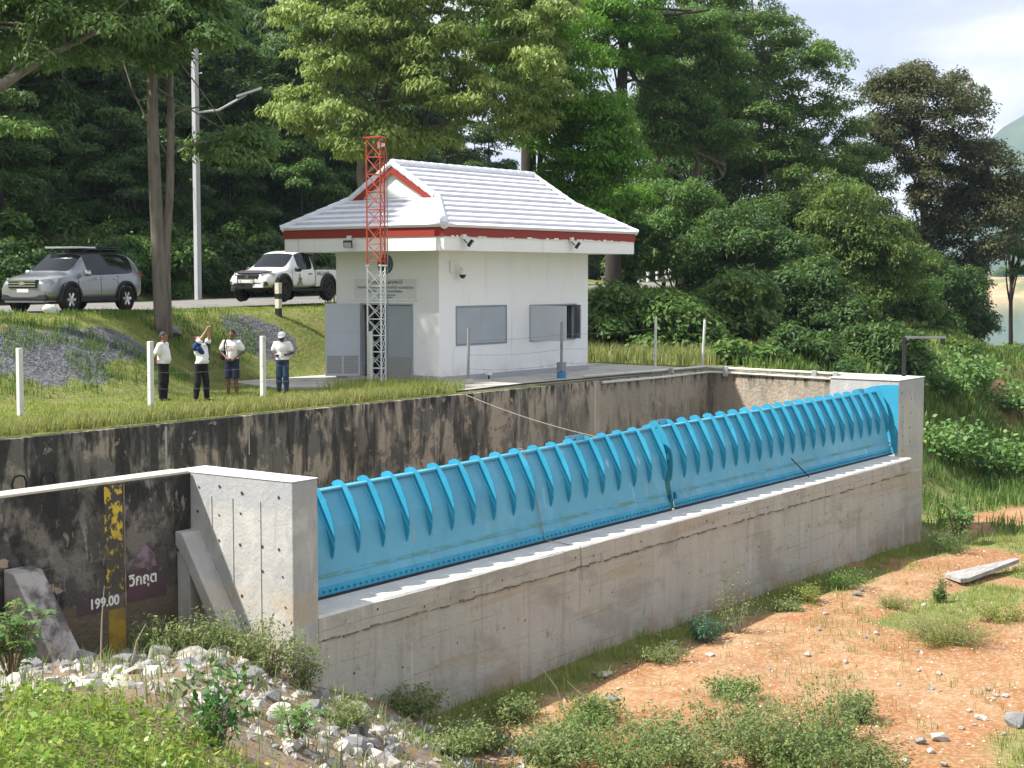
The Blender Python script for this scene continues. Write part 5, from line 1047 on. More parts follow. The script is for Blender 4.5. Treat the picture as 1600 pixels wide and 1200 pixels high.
M_SHOE = MAT('dark_shoe', (.03, .028, .026), rough=.6); M_LIP = MAT('lip', (.16, .06, .05), rough=.6)
M_SK1 = MAT('skin_tan', (.25, .125, .075), rough=.55); M_SK2 = MAT('skin_light_tan', (.42, .235, .16), rough=.55); M_SK3 = MAT('skin_brown', (.155, .075, .045), rough=.5); M_SK4 = MAT('skin_dark', (.09, .045, .03), rough=.5)
M_TEE = MAT('white_cotton', (.76, .75, .74), [((.66, .65, .66), 6, V3, .5, .7, .5)], rough=.9, bump=(18, .5), obj=True); M_BLKT = MAT('black_cloth', (.012, .012, .015), rough=.9); M_NAVY = MAT('navy_cloth', (.018, .024, .055), rough=.9); M_JEAN = MAT('blue_denim', (.03, .055, .105), [((.06, .09, .15), 5, V3, .45, .7, .6)], rough=.9, obj=True); M_HAIR = MAT('black_hair', (.010, .009, .009), rough=.6); M_GHAIR = MAT('greying_hair', (.05, .048, .046), rough=.7)
base = dict(pel=(0, 0, .95), waist=(0, 0, 1.10), chest=(0, 0, 1.30), neck=(-.01, 0, 1.47), head=(.02, 0, 1.61), shl=(0, .185, 1.42), shr=(0, -.185, 1.42), hpl=(0, .09, .93), hpr=(0, -.09, .93), knl=(.015, .10, .50), knr=(.015, -.10, .50), anl=(-.01, .11, .085), anr=(-.01, -.11, .085))
def D(**k): d = dict(base); d.update(k); return d
def gp_(p): return (p[0], p[1], gz(*p))
def cdir(lat, dep): return uv(lat, dep)
# man in profile, hands clasped behind his back
make_person('man in white T-shirt and black trousers with his hands behind his back', gp_((25.75, 30.35)), cdir(.95, -.2), 1.75, D(ell=(-.10, .24, 1.14), elr=(-.10, -.24, 1.14), wrl=(-.20, .07, .98), wrr=(-.19, -.06, 1.0), pnl=(-1, 0, 0), pnr=(-1, 0, 0), tsl=(0, 0, 1), tsr=(0, 0, 1), neck=(0, 0, 1.48), head=(.035, 0, 1.62)), M_SK1, M_TEE, M_BLKT, M_GHAIR, belly=.03, hem=.545)
# man reaching up with both arms
def polo(t, j, k, q):
    for s in 'lr':
        a, b = j['sh' + s], j['el' + s]
        link('sleeve_band', sdf_mesh('sleeve_band', [(a - (b - a) * .12, a + (b - a) * .5, .092, .082)], .016, .02), M_NAVY2, t, True)
    link('chest_band', sdf_mesh('chest_band', [(j['chest'] + A(.09, -.15, .09), j['waist'] + A(.125, .05, .0), .072, .062), (j['waist'] + A(.125, .05, .0), j['chest'] + A(.03, .17, -.06), .062, .06)], .014, .03), M_NAVY2, t, True)
M_NAVY2 = MAT('navy_polo', (.02, .045, .14), rough=.9)
make_person('man in navy and white polo shirt reaching both arms up overhead', gp_((26.35, 29.6)), cdir(.72, -.55), 1.70, D(waist=(.03, 0, 1.10), chest=(.0, 0, 1.30), neck=(-.05, 0, 1.46), head=(-.10, 0, 1.585), hup=(-.55, 0, .83), hfw=(.83, 0, .55), shl=(.01, .17, 1.44), shr=(.01, -.17, 1.44), ell=(.17, .13, 1.66), elr=(.17, -.13, 1.66), wrl=(.27, .04, 1.87), wrr=(.27, -.04, 1.87), pnl=(1, 0, 0), pnr=(1, 0, 0), tsl=(0, -1, 0), tsr=(0, 1, 0), curl=1.3, knl=(.03, .13, .5), knr=(.0, -.13, .5), anl=(.02, .17, .085), anr=(-.04, -.16, .085)), M_SK2, M_TEE, M_BLKT, M_HAIR, polo, belly=.025, hem=.565)
# man with shoulder bag, hands at his belt
def bag_(t, j, k, q):
    link('shoulder_bag', sdf_mesh('shoulder_bag', [(j['chest'] + A(-.10, -.20, -.13), j['waist'] + A(-.08, -.22, -.05), .095, .11), (j['chest'] + A(-.10, -.15, -.1), j['waist'] + A(-.08, -.15, -.05), .09, .10)], .016, .04), M_BLKT, t, True)
    MB().tube([tuple(j['shr'] + A(-.08, .03, .06)), tuple(j['shr'] + A(.04, .03, .085)), tuple(j['shr'] + A(.14, .025, -.02)), tuple(j['chest'] + A(.13, -.16, -.15)), tuple(j['waist'] + A(.02, -.22, .0))], .02, 6).build('bag_strap', M_BLKT, t, w=False)
    MB().prism([tuple(j['chest'] + A(.147, y, z)) for y, z in ((-.09, -.06), (.10, -.06), (.10, .03), (-.09, .05))], (.004, 0, 0)).build('shirt_print', MAT('red_shirt_print', (.55, .25, .22), [((.75, .74, .73), 22, V3, .48, .55, .9)], obj=True), t, w=False)
    MB().tube([tuple(q(.083, y, z)) for y, z in ((-.03, -.045), (0, -.055), (.03, -.045))], .008, 5).build('smile', M_LAMPW, t, w=False)
make_person('smiling man in shorts with a black shoulder bag', gp_((27.95, 30.2)), cdir(-.05, -1), 1.76, D(ell=(-.03, .30, 1.17), elr=(-.03, -.30, 1.17), wrl=(.15, .12, 1.02), wrr=(.15, -.10, 1.02), pnl=(-1, -.3, 0), pnr=(-1, .3, 0), tsl=(0, 0, 1), tsr=(0, 0, 1)), M_SK3, M_TEE, M_NAVY, M_HAIR, bag_, shorts=True, hem=.565)
# man in white cap looking down at what he holds
def cap_(t, j, k, q):
    T = Matrix.Translation(q(-.005, 0, .055)) @ Matrix.Rotation(.25, 4, 'Y')
    c = MB().lathe([(.105, -.02), (.106, .02), (.098, .06), (.07, .092), (.03, .107), (0, .11)], 18, T, cap=False).build('cap', M_LAMPW, t, True, w=False)
    MB().prism([T @ Vector(p) for p in ((.06, -.085, -.012), (.13, -.07, -.015), (.175, -.03, -.02), (.175, .03, -.02), (.13, .07, -.015), (.06, .085, -.012))], (0, 0, .012)).build('peak', M_LAMPW, c, w=False)
    MB().tube([tuple(j['neck'] + A(.06, .06, .0)), tuple(j['chest'] + A(.14, .03, -.05)), tuple(j['waist'] + A(.15, 0, .06)), tuple(j['chest'] + A(.14, -.03, -.05)), tuple(j['neck'] + A(.06, -.06, .0))], .006, 5).build('lanyard', M_GPOST, t, w=False)
    MB().box(j['wrr'] + A(.10, .05, .03), (.09, .13, .012)).build('phone', M_LAMPW, t, w=False)
make_person('man in white cap, white polo shirt and jeans looking at his hands', gp_((29.65, 30.05)), cdir(-.1, -1), 1.66, D(ell=(-.02, .28, 1.16), elr=(-.02, -.28, 1.16), wrl=(.20, .20, 1.12), wrr=(.20, -.12, 1.10), pnl=(0, 0, 1), pnr=(0, 0, 1), tsl=(0, -1, 0), tsr=(0, 1, 0), head=(.05, 0, 1.60), hup=(.22, 0, .97), hfw=(.97, 0, -.22)), M_SK4, M_TEE, M_JEAN, M_HAIR, cap_, hem=.545)
# ------------------------------------------------------------------ vegetation
def leaf_cloud(P, N, L, W, rng, droop=.3, flat=.5):
    "a rhombic leaf at each point P, facing roughly N"
    n = len(P); Nn = nrm(N + rng.normal(0, .45, (n, 3))); a = np.cross(Nn, rng.normal(0, 1, (n, 3))); a = nrm(a); a[:, 2] -= droop; a = nrm(a); b = nrm(np.cross(Nn, a))
    l = (L * rng.uniform(.65, 1.3, n))[:, None]; w_ = (W * rng.uniform(.7, 1.25, n))[:, None]
    return np.stack([P, P + a * l * .45 + b * w_ * .5, P + a * l + np.array([0, 0, -.12]) * l * droop, P + a * l * .45 - b * w_ * .5], 1)
def crown(clumps, n, L, W, seed, droop=.3, shell=.55, up=.6, sub=0):
    """clumps: (x, y, z, rh, rv); leaves lie mostly in the outer part of each clump; sub > 0 breaks clumps into smaller sprays"""
    r = np.random.default_rng(seed); C = np.array(clumps, float)
    if sub:
        q = []
        for c in C:
            d = nrm(r.normal(0, 1, (sub, 3))); d[:, 2] = np.abs(d[:, 2]) * .9 - .25; k = r.uniform(.55, 1.05, sub)[:, None]
            s = r.uniform(.5, .85, sub)[:, None]; q.append(np.hstack([c[:3] + d * k * np.array([c[3], c[3], c[4]]), c[3] * s, c[4] * s * .9 + c[3] * s * .12]))
        C = np.vstack(q)
    wgt = C[:, 3] * (C[:, 3] + C[:, 4]); i = r.choice(len(C), n, p=wgt / wgt.sum()); c = C[i]
    d = nrm(r.normal(0, 1, (n, 3))); d[:, 2] = np.where(d[:, 2] < -.3, -d[:, 2] * .6, d[:, 2]); d = nrm(d)
    k = (shell + (1.04 - shell) * r.uniform(0, 1, n) ** .6)[:, None] * r.uniform(.86, 1.1, n)[:, None]
    P = c[:, :3] + d * k * np.stack([c[:, 3], c[:, 3], c[:, 4]], -1)
    return leaf_cloud(P, d * .7 + np.array([0, 0, up]), L, W, r, droop)
def limb_path(a, b, rnd, bend=.12, n=6):
    a, b = Vector(a), Vector(b); L = (b - a).length; off = Vector((rnd.uniform(-1, 1), rnd.uniform(-1, 1), rnd.uniform(-.2, .8))) * L * bend
    return [a.lerp(b, i / n) + off * math.sin(math.pi * i / n) for i in range(n + 1)]
def make_wood(trunks, clumps, seed, limbs=14, r0=.3, lr=.09):
    rnd = random.Random(seed); m = MB()
    for (pts, ra, rb) in trunks:
        pp = catmull([Vector(p) for p in pts], 5); m.tube(pp, [lerp(ra, rb, (i / (len(pp) - 1)) ** .8) for i in range(len(pp))], 9)
    cl = rnd.sample(list(clumps), min(limbs, len(clumps)))
    for c in cl:
        tr = rnd.choice(trunks); pts = [Vector(p) for p in tr[0]]; f = rnd.uniform(.45, .95); q = pts[0].lerp(pts[-1], f) if len(pts) < 3 else catmull(pts, 5)[int(f * (len(pts) - 1) * 5)]
        if (Vector(c[:3]) - q).length < .3: continue
        pa = limb_path(q, Vector(c[:3]), rnd); m.tube(pa, [lr * (1 - .8 * i / 6) for i in range(7)], 5, False)
    return m
BARK = MAT('grey_bark', (.20, .175, .145), [((.12, .10, .085), 2.5, (2.5, 2.5, .4), .42, .65, .8), ((.29, .26, .22), 1.4, (1.5, 1.5, .4), .55, .7, .6)], rough=.95, bump=(8, .7, (2, 2, .5)))
BARKD = MAT('dark_bark', (.045, .038, .032), [((.08, .066, .055), 2, (2, 2, .4), .45, .65, .7)], rough=.95, bump=(8, .7, (2, 2, .5)))
def tree(name, label, base, trunks, clumps, leafm, barkm, n, L, W, seed, cat='tree', group=None, limbs=14, lr=.09, **k):
    t = thing(name, label, cat, base, group=group); make_wood(trunks, clumps, seed, limbs, lr=lr).build('trunk', barkm, t, smooth=True)
    V = crown(clumps, n, L, W, seed, **k) - np.array(base)[None, None]; link('crown', np_mesh('crown', V, 4), leafm, t); return t
L_DARK = LEAF('leaf_dark_wood', (.034, .084, .022), (.07, .145, .036), (.13, .21, .055), .32)
L_MID = LEAF('leaf_mid_green', (.05, .13, .026), (.11, .21, .045), (.20, .30, .075), .34)
L_GREY = LEAF('leaf_grey_green', (.08, .165, .045), (.14, .24, .07), (.22, .31, .10), .34)
L_LIGHT = LEAF('leaf_yellow_green', (.20, .30, .07), (.35, .43, .13), (.46, .50, .20), .42, patch=.3)
L_BRIGHT = LEAF('leaf_bright_green', (.065, .20, .015), (.13, .29, .028), (.22, .37, .05), .42)
L_OLIVE = LEAF('leaf_olive', (.055, .115, .022), (.115, .185, .04), (.25, .30, .075), .34)
L_RED = LEAF('leaf_russet', (.035, .065, .025), (.095, .10, .042), (.27, .16, .095), .3)
L_BUSH = LEAF('leaf_bush', (.06, .14, .03), (.13, .22, .05), (.24, .33, .09), .35)
L_GRASS = LEAF('grass_blade', (.20, .27, .05), (.33, .36, .10), (.46, .40, .17), .5, patch=.1)
L_GRASSD = LEAF('dry_grass_blade', (.24, .27, .08), (.36, .34, .14), (.46, .38, .2), .45, patch=.1)
def PX(x, y, d): return tuple(at(x, y, d))
def cl(lst): return [(*PX(x, y, d), rh, rv) for x, y, d, rh, rv in lst]
def spread(x0, x1, y0, y1, d0, d1, n, rh, rv, seed, inside=None):
    r = random.Random(seed); out = []
    while len(out) < n:
        x, y = r.uniform(x0, x1), r.uniform(y0, y1)
        if inside and not inside(x, y): continue
        s = r.uniform(.75, 1.25); out.append((x, y, r.uniform(d0, d1), rh * s, rv * s))
    return cl(out)

# --- twin-trunk tree by the road
b = (30.55, 36.0, gz(30.55, 36.0) - .1)
T1 = [([b, PX(249, 420, 46), PX(243, 300, 46), PX(239, 200, 46), PX(238, 110, 46), PX(234, -60, 46.2)], .25, .13), ([(b[0] + .1, b[1] - .1, b[2]), PX(259, 400, 46.1), PX(265, 300, 46.1), PX(267, 180, 46.2), PX(266, 120, 46.3), PX(278, -60, 46.5)], .16, .085), ([PX(262, 255, 46.2), PX(275, 235, 46.2), PX(300, 225, 46), PX(330, 220, 46)], .05, .02), ([PX(262, 190, 46.2), PX(280, 175, 46.4), PX(320, 165, 46.6)], .05, .02)]
ins = lambda x, y: (y < 112 and 195 + .2 * y < x < (345 if y < 68 else 258)) or (y >= 225 and 350 < x < 392 and y < 262)
C1 = spread(190, 410, -60, 265, 44.6, 47.6, 54, .72, .55, 2, ins)
tree('twin_trunk_tree', 'tall tree with two bare grey trunks on the bank beside the silver car', b, T1, C1, L_GREY, BARK, 36000, .23, .085, 1, droop=.5, sub=4, lr=.04, limbs=4)
# --- tree whose boughs enter from the left edge
b = (*uv(-17.5, 41), 1.6)
T0 = [([b, PX(-190, 300, 41), PX(-120, 190, 41.2), PX(-10, 140, 41.4), PX(60, 95, 41.6), PX(125, 62, 41.8), PX(170, 40, 42)], .30, .05)]
C0 = spread(-200, 225, -70, 108, 40.6, 45, 86, .85, .6, 5, lambda x, y: y < 125 - .16 * max(x, 0) + 0 and not (x > 120 and y > 95)) + cl([(10, 200, 40, .75, .22), (55, 205, 40.2, .5, .16), (-40, 205, 40, .8, .25)])
tree('overhanging_tree', 'grey-green feathery boughs of a tree reaching in from the left edge', b, T0, C0, L_GREY, BARK, 42000, .2, .075, 3, droop=.55, sub=4, lr=.06)
# --- big light green tree over the roof
b = (*uv(-6.2, 66), 2.3)
bx_, by_ = b[0], b[1]
T2 = [([b, PX(572, 330, 66), PX(566, 250, 65.5), PX(600, 150, 65), PX(640, 40, 64.5), PX(660, -60, 64)], .34, .10), ([PX(568, 270, 65.5), PX(640, 230, 65), PX(700, 190, 64), PX(760, 120, 64)], .14, .05), ([PX(590, 180, 65), PX(540, 120, 64), PX(500, 60, 63.5)], .12, .05)]
i2 = lambda x, y: x > 448 + max(0, y - 60) * .05 - 20 * math.sin(y * .05) and (y < 215 or x < 700) and x < 872 - max(0, y - 140) * .6 and not (y > 236 and x > 560)
C2 = spread(445, 875, -60, 258, 61, 66.5, 190, .85, .50, 7, i2)
tree('light_green_tree', 'large light green tree with layered leaf tufts rising behind the roof', b, T2, C2, L_LIGHT, BARK, 100000, .25, .095, 4, droop=.75, sub=5, up=.9, limbs=30, lr=.06)
# --- dark-trunked trees with bright green leaves right of the ridge
b = (*uv(.75, 70), 2.3)
T3 = [([b, PX(826, 300, 70), PX(825, 200, 70), PX(822, 120, 70), PX(815, -60, 70)], .42, .26), ([(b[0] + .3, b[1] - .4, b[2]), PX(842, 300, 70.3), PX(846, 220, 70.4), PX(858, 190, 70.5)], .17, .06)]
C3 = spread(790, 1005, 150, 330, 66, 69.5, 66, 1.0, .55, 9, lambda x, y: x > 845 - max(0, 210 - y) * .3 and (x < 990 - abs(y - 235) * .25)) + spread(770, 905, 40, 140, 67, 71, 40, 1.1, .8, 10)
tree('bright_green_tree', 'dark-trunked tree with bright green drooping sprays just right of the roof ridge', b, T3, C3, L_BRIGHT, BARKD, 70000, .24, .085, 5, droop=.7, sub=5, up=.8)
b = (*uv(6.0, 84), 2.3)
T4 = [([b, PX(962, 330, 84), PX(968, 230, 84), PX(972, 130, 84), PX(975, 40, 84), PX(972, -60, 84)], .42, .22), ([PX(975, 70, 84), PX(1010, 28, 84), PX(1060, 22, 84), PX(1110, 15, 84)], .14, .05), ([PX(970, 20, 84), PX(930, 22, 84), PX(905, 5, 84), PX(890, -30, 84)], .12, .05), ([PX(974, 130, 84), PX(995, 125, 84), PX(1020, 140, 84)], .10, .04)]
C4 = spread(925, 1020, -50, 110, 81, 85, 24, 1.2, .8, 12, lambda x, y: y < 105) + spread(860, 960, -50, 20, 82, 86, 8, 1.1, .5, 13) + cl([(1010, 60, 83, .9, .4), (950, 105, 82, .9, .35)])
tree('tall_forked_tree', 'tall dark trunk with forked branches against the sky gap', b, T4, C4, L_BRIGHT, BARKD, 30000, .24, .09, 6, droop=.6, sub=5)
# --- feathery dark tree and airy pale tree against the sky
b = (*uv(9.2, 88), 1.0)
T5 = [([b, PX(1082, 300, 88), PX(1090, 250, 88), PX(1075, 200, 88), PX(1070, 120, 88)], .22, .08)] + [([PX(1086, 290, 87.5), PX(x, y + 45, 87), PX(x, y, 87)], .07, .02) for x, y in ((1030, 205), (1060, 190), (1110, 200), (1130, 230), (1010, 225))]
C5 = spread(1000, 1165, 30, 250, 85, 90, 84, 1.15, .75, 14, lambda x, y: x < 1150 - max(0, 120 - y) * .3 and x > 1002 + max(0, 90 - y) * .3)
tree('feathery_dark_tree', 'dense dark green feathery tree with pale forked stems right of the house', b, T5, C5, L_MID, BARK, 62000, .26, .095, 7, droop=.5, sub=4)
b = (*uv(15.5, 98), 0)
T6 = [([b, PX(1195, 320, 98), PX(1190, 200, 98), PX(1180, 60, 98), PX(1170, -50, 98)], .24, .05)] + [([PX(1192, 250, 98), PX(x * .5 + 596, y + 50, 98), PX(x, y, 98)], .08, .02) for x, y in ((1270, 110), (1310, 150), (1240, 80), (1150, 60), (1300, 200), (1130, 120))]
i6 = lambda x, y: y > -50 + max(0, x - 1165) * 1.0 + 5 and y < 260
C6 = spread(1060, 1330, -60, 262, 94, 100, 210, .95, .7, 16, i6)
tree('airy_pale_tree', 'airy yellow-green tree with thin branches against the cloudy sky', b, T6, C6, L_BUSH, BARK, 72000, .26, .10, 8, droop=.4, sub=4, limbs=40, lr=.04)
b = (*uv(14.0, 108), 0)
C6b = spread(1000, 1250, -60, 275, 105, 110, 120, 1.15, .85, 17, lambda x, y: y > -60 + max(0, x - 1120) * 1.3)
tree('full_green_tree', 'full mid-green crown behind the feathery tree and the airy tree', b, [([b, PX(1120, 300, 108), PX(1110, 120, 108), PX(1100, 0, 108)], .35, .1)], C6b, L_MID, BARKD, 52000, .30, .12, 33, droop=.4, sub=4)
# --- russet tree on the right
b = (*uv(28.8, 106), -2.5)
T7 = [([b, PX(1450, 420, 106), PX(1440, 300, 106), PX(1430, 200, 106)], .4, .14)]
i7 = lambda x, y: ((x - 1440) / 92) ** 2 + ((y - 185) / 78) ** 2 < 1 or ((x - 1500) / 92) ** 2 + ((y - 310) / 120) ** 2 < 1 or ((x - 1465) / 75) ** 2 + ((y - 425) / 85) ** 2 < 1
C7 = spread(1345, 1600, 105, 500, 103, 109, 190, 1.15, .95, 18, i7)
tree('russet_tree', 'rounded dark tree with reddish-brown tips in front of the lake', b, T7, C7, L_RED, BARKD, 90000, .28, .115, 9, droop=.35, sub=5)
b = (*uv(36.5, 112), -5)
C8 = spread(1565, 1640, 300, 430, 110, 114, 26, 1.0, .6, 19) 
tree('lakeside_tree', 'small green tree at the right edge in front of the mountain', b, [([b, PX(1580, 450, 112), PX(1590, 350, 112)], .2, .08)], C8, L_MID, BARKD, 13000, .28, .11, 10, sub=4)
# ivy-clad trunk beside the house
b = (*uv(5.05, 76), 1.2); C9 = spread(972, 1000, 395, 560, 75.4, 76, 26, .45, .4, 20) + spread(985, 1010, 360, 400, 75.5, 76.5, 5, .7, .4, 21)
tree('bare_dark_trunk', 'thick dark tree trunk standing between the house and the road', (*uv(4.95, 75), 1.6), [([(*uv(4.95, 75), 1.4), PX(958, 400, 75), PX(956, 340, 75.4), PX(960, 280, 76)], .46, .34)], spread(930, 985, 300, 345, 73, 76, 12, .8, .45, 22), L_BRIGHT, BARKD, 9000, .24, .09, 31, sub=4)
tree('ivy_clad_trunk', 'slim trunk wrapped in ivy just right of the house eave', b, [([b, PX(986, 470, 76), PX(990, 400, 76)], .16, .12)], C9, L_DARK, BARKD, 7000, .2, .12, 32, limbs=2)

# --- willowy shrub mass right of the house, one shrub after another
def shrub(label, x0, x1, y0, y1, d, n, leafm, seed, L=.26, W=.10, rh=.9, rv=.55, nc=30, name='shrub', mul=1.7, droop=.4, group='shrubs between the house and the lake', base_drop=.3):
    cx, cy = (x0 + x1) / 2, (y0 + y1) / 2; bpt = at(cx, y1, d); bpt.z = min(bpt.z, gz(bpt.x, bpt.y) + .0) if gz(bpt.x, bpt.y) > bpt.z - 3 else bpt.z - base_drop
    ins = lambda x, y: ((x - cx) / (x1 - x0) * 2) ** 2 + (max(0, (cy + (y1 - y0) * .12) - y) / (y1 - y0) * 1.65) ** 2 < 1
    C = spread(x0, x1, y0, y1, d - 1.6, d + 1.6, int(nc * mul), rh, rv * 1.5, seed, ins); n = int(n * 1.25)
    st = [([tuple(bpt), tuple(bpt.lerp(Vector(c[:3]), .55)), tuple(c[:3])], .05, .015) for c in random.Random(seed).sample(C, 6)]
    return tree(name, label, tuple(bpt), st, C, leafm, BARK, n, L, W, seed, 'shrub', group, limbs=6, lr=.025, droop=droop, sub=4)
shrub('tall dark tree-like shrub closing the gap behind the feathery tree', 985, 1150, 215, 420, 96, 30000, L_DARK, 39, rh=1.3, nc=40)
shrub('tall olive shrub behind the thicket under the airy tree', 1110, 1290, 215, 430, 100, 32000, L_OLIVE, 38, rh=1.3, nc=44)
shrub('pale olive shrub left of the russet tree', 1270, 1400, 235, 420, 102, 26000, L_OLIVE, 37, rh=1.3, nc=36)
shrub('olive willowy shrub topping the thicket right of centre', 1165, 1340, 270, 460, 84, 30000, L_OLIVE, 41, rh=1.1, nc=44)
shrub('broad dark shrub in the middle of the thicket', 1075, 1250, 330, 560, 76, 30000, L_DARK, 42, rh=1.1, nc=44)
shrub('dark drooping shrub at the left of the thicket beside the house', 985, 1125, 290, 430, 80, 20000, L_MID, 43, nc=32, droop=.7)
shrub('olive shrub with yellowish sprays at the right of the thicket', 1255, 1420, 300, 500, 80, 32000, L_OLIVE, 44, rh=1.1, nc=44, droop=.6)
shrub('dark shrub filling the thicket above the blue gate', 1180, 1350, 430, 590, 70, 26000, L_DARK, 45, nc=36)
shrub('dark shrub in front of the russet tree', 1330, 1480, 440, 580, 84, 26000, L_MID, 46, nc=36)
shrub('deep green shrub below the russet tree by the water', 1395, 1545, 400, 590, 96, 30000, L_DARK, 47, nc=42)
shrub('bright bush with yellow flowers beyond the leaning post', 1090, 1190, 440, 580, 66, 18000, L_BUSH, 48, L=.26, W=.14, nc=26)
shrub('leafy bush between the two posts right of the house', 1010, 1105, 470, 570, 63, 16000, L_BUSH, 49, L=.26, W=.14, nc=24)
shrub('bush beside the house wall below the road', 918, 1015, 465, 560, 64, 16000, L_BUSH, 50, L=.27, W=.14, nc=24)
shrub('low leafy plants at the basin corner by the leaning post', 1095, 1215, 545, 592, 56, 8000, L_BUSH, 51, L=.24, W=.16, rh=.5, rv=.25, nc=20)
shrub('dark bush hanging over the basin end wall', 1200, 1330, 530, 600, 58, 14000, L_DARK, 52, rh=.7, rv=.45, nc=24)
shrub('dark bush behind the abutment lamp post', 1320, 1440, 520, 605, 62, 14000, L_DARK, 53, rh=.7, rv=.45, nc=24)
shrub('creeper-covered bush on the slope right of the lamp post', 1425, 1530, 540, 650, 72, 14000, L_OLIVE, 54, rh=.8, rv=.4, nc=26)
shrub('creeper-covered bush on the crest above the bare earth bank', 1500, 1620, 545, 600, 92, 14000, L_OLIVE, 55, rh=.9, rv=.4, nc=26)
fl = at(1149, 448, 64); tag(link('yellow_flower', np_mesh('yellow_flower', leaf_cloud(np.random.default_rng(1).normal(0, .13, (60, 3)) + np.array(fl), np.random.default_rng(2).normal(0, 1, (60, 3)), .12, .08, np.random.default_rng(3)), 4), LEAF('yellow_petal', (.55, .42, .02), (.62, .50, .04), None, .2)), 'yellow flower cluster on top of the bright bush', 'flower')

# --- dark wood on the hillside: four kinds of tree, repeated
protos = []
for s in range(4):
    r = random.Random(100 + s); C = []
    for k in range(40):
        a = r.uniform(0, 6.28); z = r.uniform(1.2, 10.5); rad = (2.9 - abs(z - 5.2) * .33) * math.sqrt(r.uniform(.1, 1)); C.append((rad * math.cos(a), rad * math.sin(a), z, r.uniform(.8, 1.25), r.uniform(.45, .75)))
    protos.append((C, s))
wood = []
WL = ['dark green tree in the dense wood behind the road', 'broad dark tree in the dense wood behind the road', 'drooping dark tree in the dense wood behind the road', 'paler green tree in the dense wood behind the road']
def proto_tree(C, s):
    t = thing('woodland_tree', WL[s], 'tree', (0, 0, 0), group='trees of the dark wood on the hillside')
    make_wood([([(0, 0, -.5), (.2, .1, 3), (-.1, .2, 7), (0, 0, 9.5)], .2, .05)], C, s, 8).build('trunk', BARKD, t, smooth=True); link('crown', np_mesh('crown', crown(C, 26000, .27, .11, 200 + s, droop=(.3, .4, .8, .45)[s], sub=4), 4), (L_DARK, L_DARK, L_DARK, L_MID)[s], t); return t
PT = [proto_tree(C, s) for C, s in protos]; used = [False] * 4
r = random.Random(77)
spots = []
for row, (nn0, n) in enumerate(((-44, 16), (-49, 16), (-55, 17), (-62, 17), (-70, 18), (-80, 18))):
    for k in range(n):
        s0 = lerp(28, 116, (k + r.uniform(.1, .9)) / n); p = Vector((.927, -.375)) * (nn0 + r.uniform(-1.5, 1.5)) + Vector((.375, .927)) * s0     # along the road, behind it
        if p.x > .022 * p.y + (1.5 if row > 1 else -1) or p.x < -.36 * p.y - 6: continue
        spots.append((p, row))
for p, row in spots:
    s = r.choice((0, 1, 2, 0, 1, 3)); u_, v_ = uv(p.x, p.y); o = PT[s] if not used[s] else copy_tree(PT[s]); used[s] = True
    k = r.uniform(.85, 1.2) * (.72 if row == 0 else 1.05 + .05 * row); o.location = (u_, v_, gz(u_, v_) - .3); o.scale = (k, k, k * r.uniform(.9, 1.15)); o.rotation_euler = (0, 0, r.uniform(0, 6.28))
# low bushes along the far road edge, and trees beyond the bend
def proto_bush(s, m, lab, n=7000):
    rr = random.Random(300 + s); C = [(rr.uniform(-1.2, 1.2), rr.uniform(-1.2, 1.2), rr.uniform(.3, 1.7), rr.uniform(.5, .8), rr.uniform(.4, .6)) for _ in range(14)]
    t = thing('roadside_bush', lab, 'bush', (0, 0, 0), group='bushes along the far edge of the road'); make_wood([([(0, 0, -.2), (.1, 0, .6), (0, .1, 1.2)], .05, .02)], C, s, 5, lr=.02).build('trunk', BARKD, t); link('crown', np_mesh('crown', crown(C, n, .22, .10, 400 + s, sub=4), 4), m, t); return t
BT = [proto_bush(0, L_DARK, 'dark bush at the far edge of the road under the wood'), proto_bush(1, L_MID, 'green bush at the far edge of the road under the wood')]; ub = [False, False]
for k in range(96):
    s0 = lerp(24, 100, (k % 48 + r.uniform(.2, .8)) / 48); p = Vector((.927, -.375)) * (-40.0 + r.uniform(-.8, .5) - (0 if k < 48 else r.uniform(2, 9))) + Vector((.375, .927)) * s0
    if p.x < -.36 * p.y - 4 or p.x > 3: continue
    s = r.choice((0, 0, 1)); u_, v_ = uv(p.x, p.y); o = BT[s] if not ub[s] else copy_tree(BT[s]); ub[s] = True; q = r.uniform(.7, 1.5); o.location = (u_, v_, gz(u_, v_) - .1); o.scale = (q, q, q * r.uniform(.8, 1.3)); o.rotation_euler = (0, 0, r.uniform(0, 6.28))
first = True
for k in range(26):
    x = 850 + k * 17 + r.uniform(-8, 8); d = r.uniform(150, 215); p = at(x, 440, d); o = copy_tree(PT[r.choice((0, 1, 3))]); o['label'] = 'distant tree beyond the bend of the road'; o['group'] = 'distant trees beyond the road bend'
    q = r.uniform(.85, 1.25) * (1.25 if x < 1000 else 1); o.location = (p.x, p.y, 1.5); o.scale = (q * 1.2, q * 1.2, q * .8); o.rotation_euler = (0, 0, r.uniform(0, 6.28))
for k in range(60):
    la = 60 + k * 8 + r.uniform(-4, 4); d = 800 + r.uniform(0, 120); u_, v_ = uv(la, d); o = copy_tree(BT[k % 2]); o['label'] = 'tiny tree on the far shore of the lake'; o['group'] = 'trees on the far lake shore'; o.location = (u_, v_, -2); q = r.uniform(3, 5.5); o.scale = (q, q, q)

